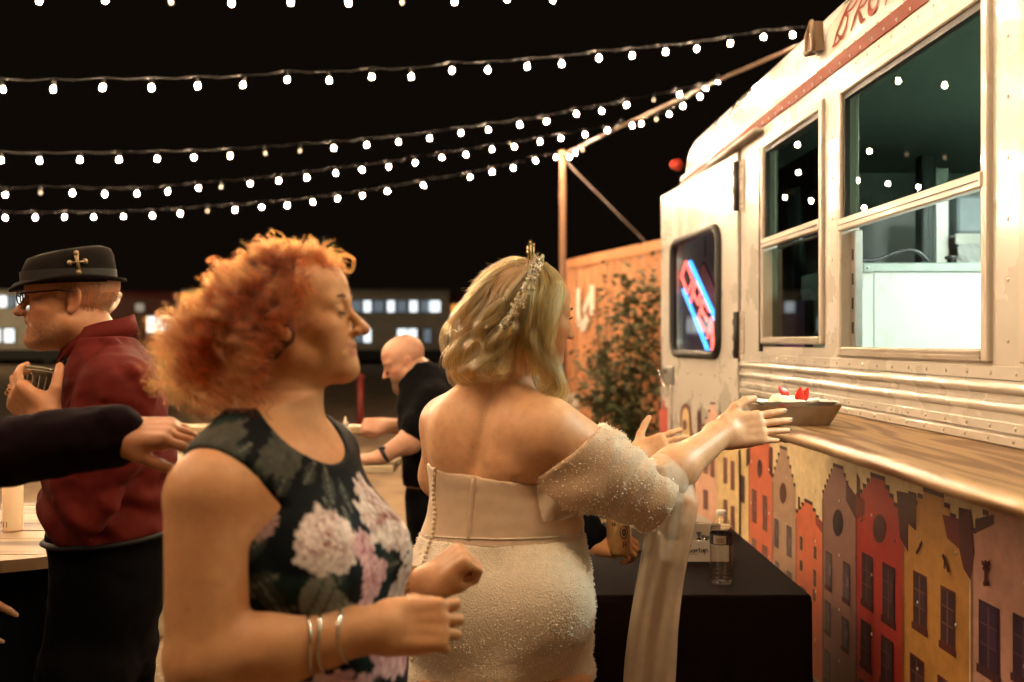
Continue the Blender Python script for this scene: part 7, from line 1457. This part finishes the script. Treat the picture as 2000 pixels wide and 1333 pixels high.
# ---------------------------------------------------------------- 5. groom, hidden behind the bride but for his hands
def groom():
    t = empty('person', (-.03, 3.02, 0), 'person in a black suit behind the bride, hand reaching out, the other holding a can', 'person')
    x0, y0 = -.045, 3.02; f = V3(.98, .2, 0); yaw = math.atan2(.98, -.2); 
    H = Frame(P(1000, 640, 3.0), (.95, .1, -.2), (.2, 0, 1), .98); keys = [(.92, x0, y0, .17, .125), (1.05, x0, y0, .165, .12), (1.2, x0, y0, .18, .125), (1.3, x0, y0, .185, .115), (1.37, x0, y0, .15, .085), (1.41, x0, y0, .08, .06)]
    sR, eR, wR = V3(x0, y0 - .17, 1.33), P(1110, 985, 2.86), P(1160, 1058, 2.80); sL, eL, wL = V3(x0 + .02, y0 + .15, 1.33), P(1130, 930, 3.12), P(1240, 893, 2.95)
    fl = Fld((-.36, 2.66, 0), (.66, 3.34, 1.68), .0056); fl.add(loft([(k[0], k[1], k[2], k[3] - .02, k[4] - .02) for k in keys], yaw), 0); fl.add(rc((x0, y0, 1.36), H(-.02, 0, -.05), .06, .058), .04); limb(fl, [sR, eR, wR], [.05, .045, .030], .02); limb(fl, [sL, eL, wL], [.05, .045, .030], .02)
    for s_ in (-1, 1): limb(fl, [V3(x0, y0 + .09 * s_, .88), V3(x0, y0 + .09 * s_, .48), V3(x0 - .01, y0 + .09 * s_, .09)], [.08, .06, .045], .02)
    HL, tL = hand(fl, wL, (.88, -.05, .34), (-.34, -.86, .36), 1.02, (14, 16, 20, 24), 1, 5, (.50, .80, .05), 12, (1, .9, .6), wr=.029)
    HR, tR = hand(fl, wR, (.94, -.12, -.10), (-.05, -.62, .76), 1.0, (38, 46, 50, 54), 1, 3, (.7, .6, -.5), 22, (1, 1.0, .7))
    head(fl, H, 1.1, 1.0, True); fl.mesh('body', skin('skin_warm', SK1), t, 1, skin_attr(SK1, H, (.42, .16, .12), .3), [around_hand(HL), around_hand(HR)]); eyes(H, t)
    M_suit = mat('suit_black', (.003, .003, .0036), .85, spec=.06, var=.1, vscale=60); fs = Fld((-.36, 2.64, .60), (.5, 3.34, 1.5), .008); fs.add(loft([(.66, x0, y0, .19, .14), (.8, x0, y0, .185, .14)] + keys, yaw), 0)
    limb(fs, [sR, eR, eR * .12 + wR * .88], [.075, .060, .046], .03); limb(fs, [sL, eL, eL * .16 + wL * .84], [.072, .058, .046], .03); fs.near(shirt_fold(0, 1.0, 71)); nb = V3(x0, y0, 1.43); fs.cut(lambda x, y, z: .075 - np.sqrt((x - nb[0]) ** 2 + (y - nb[1]) ** 2 + (z - nb[2]) ** 2), .01); fs.mesh('jacket', M_suit, t)
    for (e, w) in ((eL, wL), (eR, wR)):
        ax = unit(w - e); u1 = unit(np.cross(ax, (0, 1, .2))); u2 = np.cross(ax, u1); mb = MB(); vs = []; n = 20
        for (k, r) in ((-.03, .041), (-.004, .0415), (-.004, .037), (-.03, .036)):
            for i in range(n): a = 6.283 * i / n; vs.append(w + ax * k + (u1 * math.cos(a) + u2 * math.sin(a)) * r)
        mb.add(vs, [(j * n + i, j * n + (i + 1) % n, (j + 1) * n + (i + 1) % n, (j + 1) * n + i) for j in range(3) for i in range(n)], 0, True); mb.build('shirt_cuff', mat('shirt_white', (.72, .68, .62), .6), t)
    ft = Fld((-.34, 2.72, .03), (.3, 3.3, .96), .010); ft.add(loft([(.78, x0, y0, .165, .12), (.95, x0, y0, .16, .115)], yaw), 0)
    for s_ in (-1, 1): limb(ft, [V3(x0, y0 + .085 * s_, .80), V3(x0, y0 + .085 * s_, .48), V3(x0 - .01, y0 + .085 * s_, .05)], [.095, .075, .065], .04)
    ft.mesh('trousers', M_suit, t)
    for s_ in (-1, 1):
        mb = MB(); mb.lathe([(.0, 0), (.05, .002), (.052, .03), (.04, .06), (.03, .075), (0, .08)], (0, 0, 0), 14); v = np.array(mb.v); v[:, 0] *= 2.6; v += (x0 + .05, y0 + .085 * s_, 0); mb.v = [tuple(q) for q in v]; mb.build('shoe', mat('belt_black'), t)
    cap = Fld(H.o - .16, H.o + .16, .007); cap.add(H.ell((-.016, 0, .040), (.105, .082, .093)), 0); q0 = H(.055, 0, .0); cap.cut(lambda x, y, z: (x - q0[0]) * H.f[0] + (z - q0[2]) * H.f[2] - .6 * np.maximum(0, z - H.o[2] - .03), .01); cap.cut(lambda x, y, z: H.o[2] - .05 - z); cap.mesh('hair', mat('hair_cap_brown', (.05, .03, .018), .6), t)
    c = P(1208, 1085, 2.78); mb = MB(); mb.lathe([(0, .004), (.022, .003), (.026, .0), (.033, .012), (.033, .135), (.027, .149), (.0268, .152), (.024, .151), (.022, .146), (0, .146)], c, 28, 0)
    k = empty('drink_can', c, 'tall pale orange printed can held behind the bride', 'can'); mb.build('shell', mat('can_orange', (.50, .30, .12), .3, .5, var=.15, vscale=30), k)
    pr = MB()
    def wrap(pts, w):
        q = []
        for (a, z) in pts: q.append((a, z))
        stroke(pr, q, w, lambda a, o, b: tuple(c + V3((.0334 + o * .02) * math.sin(a / .033), -(.0334 + o * .02) * math.cos(a / .033), b)), 0, 3, o1=.004)
    for (a0, z0, w_, h_) in ((-.024, .112, .004, .018), (-.017, .112, .004, .018), (-.010, .112, .004, .014), (.006, .114, .004, .016), (.013, .114, .004, .016), (.02, .114, .004, .012), (-.022, .086, .003, .010), (-.015, .086, .003, .010), (.010, .028, .003, .016), (.017, .030, .003, .012)):
        wrap([(a0, z0), (a0 + .001, z0 + h_)], w_); wrap([(a0, z0 + h_ * .5), (a0 + .005, z0 + h_ * .5)], .002)
    wrap([(-.026, .104), (.026, .104)], .002); wrap([(.012 + .011 * math.cos(a), .07 + .017 * math.sin(a)) for a in np.linspace(0, 6.283, 14)], .003); wrap([(.012 + .004 * math.cos(a), .07 + .008 * math.sin(a)) for a in np.linspace(0, 6.283, 10)], .005)
    pr.build('print', mat('print_dark', (.05, .03, .02), .5), k)
groom()

# ---------------------------------------------------------------- 6. arm in a dark sleeve reaching in from the left, 7. dotted blouse at the left edge
def side_person(name_lab, cx, cy, H0, sh, el, wr, mats, fdir, dorsal, side, curl, rs, sr, other, skcol=SK3, cuff=.9, h=.006, thumb=(.6, .75, -.25), zt=1.42, print_=None):
    t = empty('person', (cx, cy, 0), name_lab, 'person'); H = Frame((cx, cy, H0), (1, .1, 0), (0, 0, 1), 1.0); keys = [(.9, cx, cy, .15, .19), (1.05, cx, cy, .145, .18), (1.2, cx, cy, .15, .19), (1.3, cx, cy, .135, .18), (1.37, cx, cy, .11, .14), (1.42, cx, cy, .07, .08)]; dz = zt - 1.42; keys = [(k[0] + dz, *k[1:]) for k in keys]
    pts = np.array([sh, el, wr]); lo = np.minimum(pts.min(0) - .25, (cx - .26, cy - .32, 0)); hi = np.maximum(pts.max(0) + .26, (cx + .26, cy + .32, H0 + .16)); lo[2] = 0
    fl = Fld(lo, hi, h); fl.add(loft([(k[0], k[1], k[2], k[3] - .015, k[4] - .015) for k in keys]), 0); fl.add(rc((cx, cy, zt - .06), H(-.02, 0, -.05), .06, .058), .04); limb(fl, [sh, el, wr], rs, .03); limb(fl, other, [.055, .045, .03], .02)
    for y_ in (-.09, .09): limb(fl, [V3(cx, cy + y_, .88), V3(cx, cy + y_, .48), V3(cx, cy + y_, .09)], [.085, .06, .045], .02)
    Hq, tp = hand(fl, wr, fdir, dorsal, 1.05, curl, side, 6, thumb, 14); hand(fl, other[2], unit(np.array(other[2]) - other[1]), (0, -.9, .3), 1, (20, 24, 28, 30), 1); head(fl, H, 1.1, 1.0)
    fl.mesh('body', skin('skin_ruddy' if skcol is SK3 else 'skin_warm', skcol), t, 1, skin_attr(skcol, H), [around_hand(Hq)]); eyes(H, t)
    fs = Fld(lo, hi, h); fs.add(loft([(k[0], k[1], k[2], k[3] + .004, k[4] + .004) for k in keys]), 0); limb(fs, [sh, el, np.array(el) * (1 - cuff) + np.array(wr) * cuff], sr, .03); limb(fs, [other[0], other[1], np.array(other[1]) * .2 + np.array(other[2]) * .8], [.07, .058, .045], .03); fs.near(shirt_fold(0, 2.2, 81), .04); nb = V3(cx, cy, zt + .03); fs.cut(lambda x, y, z: .07 - np.sqrt((x - nb[0]) ** 2 + (y - nb[1]) ** 2 + (z - nb[2]) ** 2), .01); fs.cut(lambda x, y, z: .92 + dz - z, .004)
    fs.mesh('shirt', mats[0], t, 1, print_); ft = Fld((cx - .26, cy - .3, .03), (cx + .26, cy + .3, 1.0), .012); ft.add(loft([(.78, cx, cy, .15, .175), (.98, cx, cy, .148, .172)]), 0)
    for y_ in (-.09, .09): limb(ft, [V3(cx, cy + y_, .80), V3(cx, cy + y_, .48), V3(cx, cy + y_, .06)], [.1, .08, .07], .04)
    ft.mesh('trousers', mats[1], t); cap = Fld(H.o - .16, H.o + .16, .008); cap.add(H.ell((-.016, 0, .040), (.105, .082, .093)), 0); q0 = H(.055, 0, 0); cap.cut(lambda x, y, z: (x - q0[0]) - .6 * np.maximum(0, z - H.o[2] - .03), .01); cap.cut(lambda x, y, z: H.o[2] - .05 - z); cap.mesh('hair', mat('hair_cap_brown', (.05, .03, .018), .6), t)
    for y_ in (-.09, .09):
        mb = MB(); mb.lathe([(.0, 0), (.05, .002), (.052, .03), (.04, .06), (.03, .075), (0, .08)], (0, 0, 0), 14); v = np.array(mb.v); v[:, 0] *= 2.6; v += (cx + .05, cy + y_, 0); mb.v = [tuple(q) for q in v]; mb.build('shoe', mat('belt_black'), t)
    return t
side_person('person in a dark purple sleeve whose arm reaches in from the left edge', -1.40, 1.78, 1.60, V3(-1.28, 1.66, 1.35), P(-115, 905, 1.74), P(222, 846, 1.74), (mat('shirt_plum', (.008, .003, .0045), .85, spec=.06, var=.1, vscale=40), mat('trouser_black')), (.985, .02, .0), (.06, -.42, .90), -1, (12, 18, 22, 26), [.06, .046, .036], [.078, .066, .056], [V3(-1.36, 1.98, 1.35), V3(-1.36, 2.02, 1.08), V3(-1.30, 2.0, .86)], SK3, .98, .006, (.85, .34, -.30))
dots = lambda co, nr: np.where(((np.mod(co[:, 2] * 52 + np.floor(co[:, 1] * 52) * .5, 1) - .5) ** 2 + (np.mod(co[:, 1] * 52, 1) - .5) ** 2 < .022)[:, None], np.array([.05, .03, .03]), np.array([.50, .42, .33]))
side_person('person in a pale dotted blouse cut off by the left edge', -1.42, 2.32, 1.55, V3(-1.30, 2.18, 1.30), P(-78, 1010, 2.2), P(-82, 1178, 2.15), (mat('blouse_dotted', (1, 1, 1), .7, attr='Col', sheen=.1), mat('trouser_black')), (.15, .0, -.98), (.3, -.9, .0), -1, (10, 14, 18, 20), [.05, .042, .028], [.062, .054, .046], [V3(-1.42, 2.5, 1.3), V3(-1.45, 2.54, 1.05), V3(-1.40, 2.56, .84)], SK1, .9, .006, zt=1.38, print_=dots)
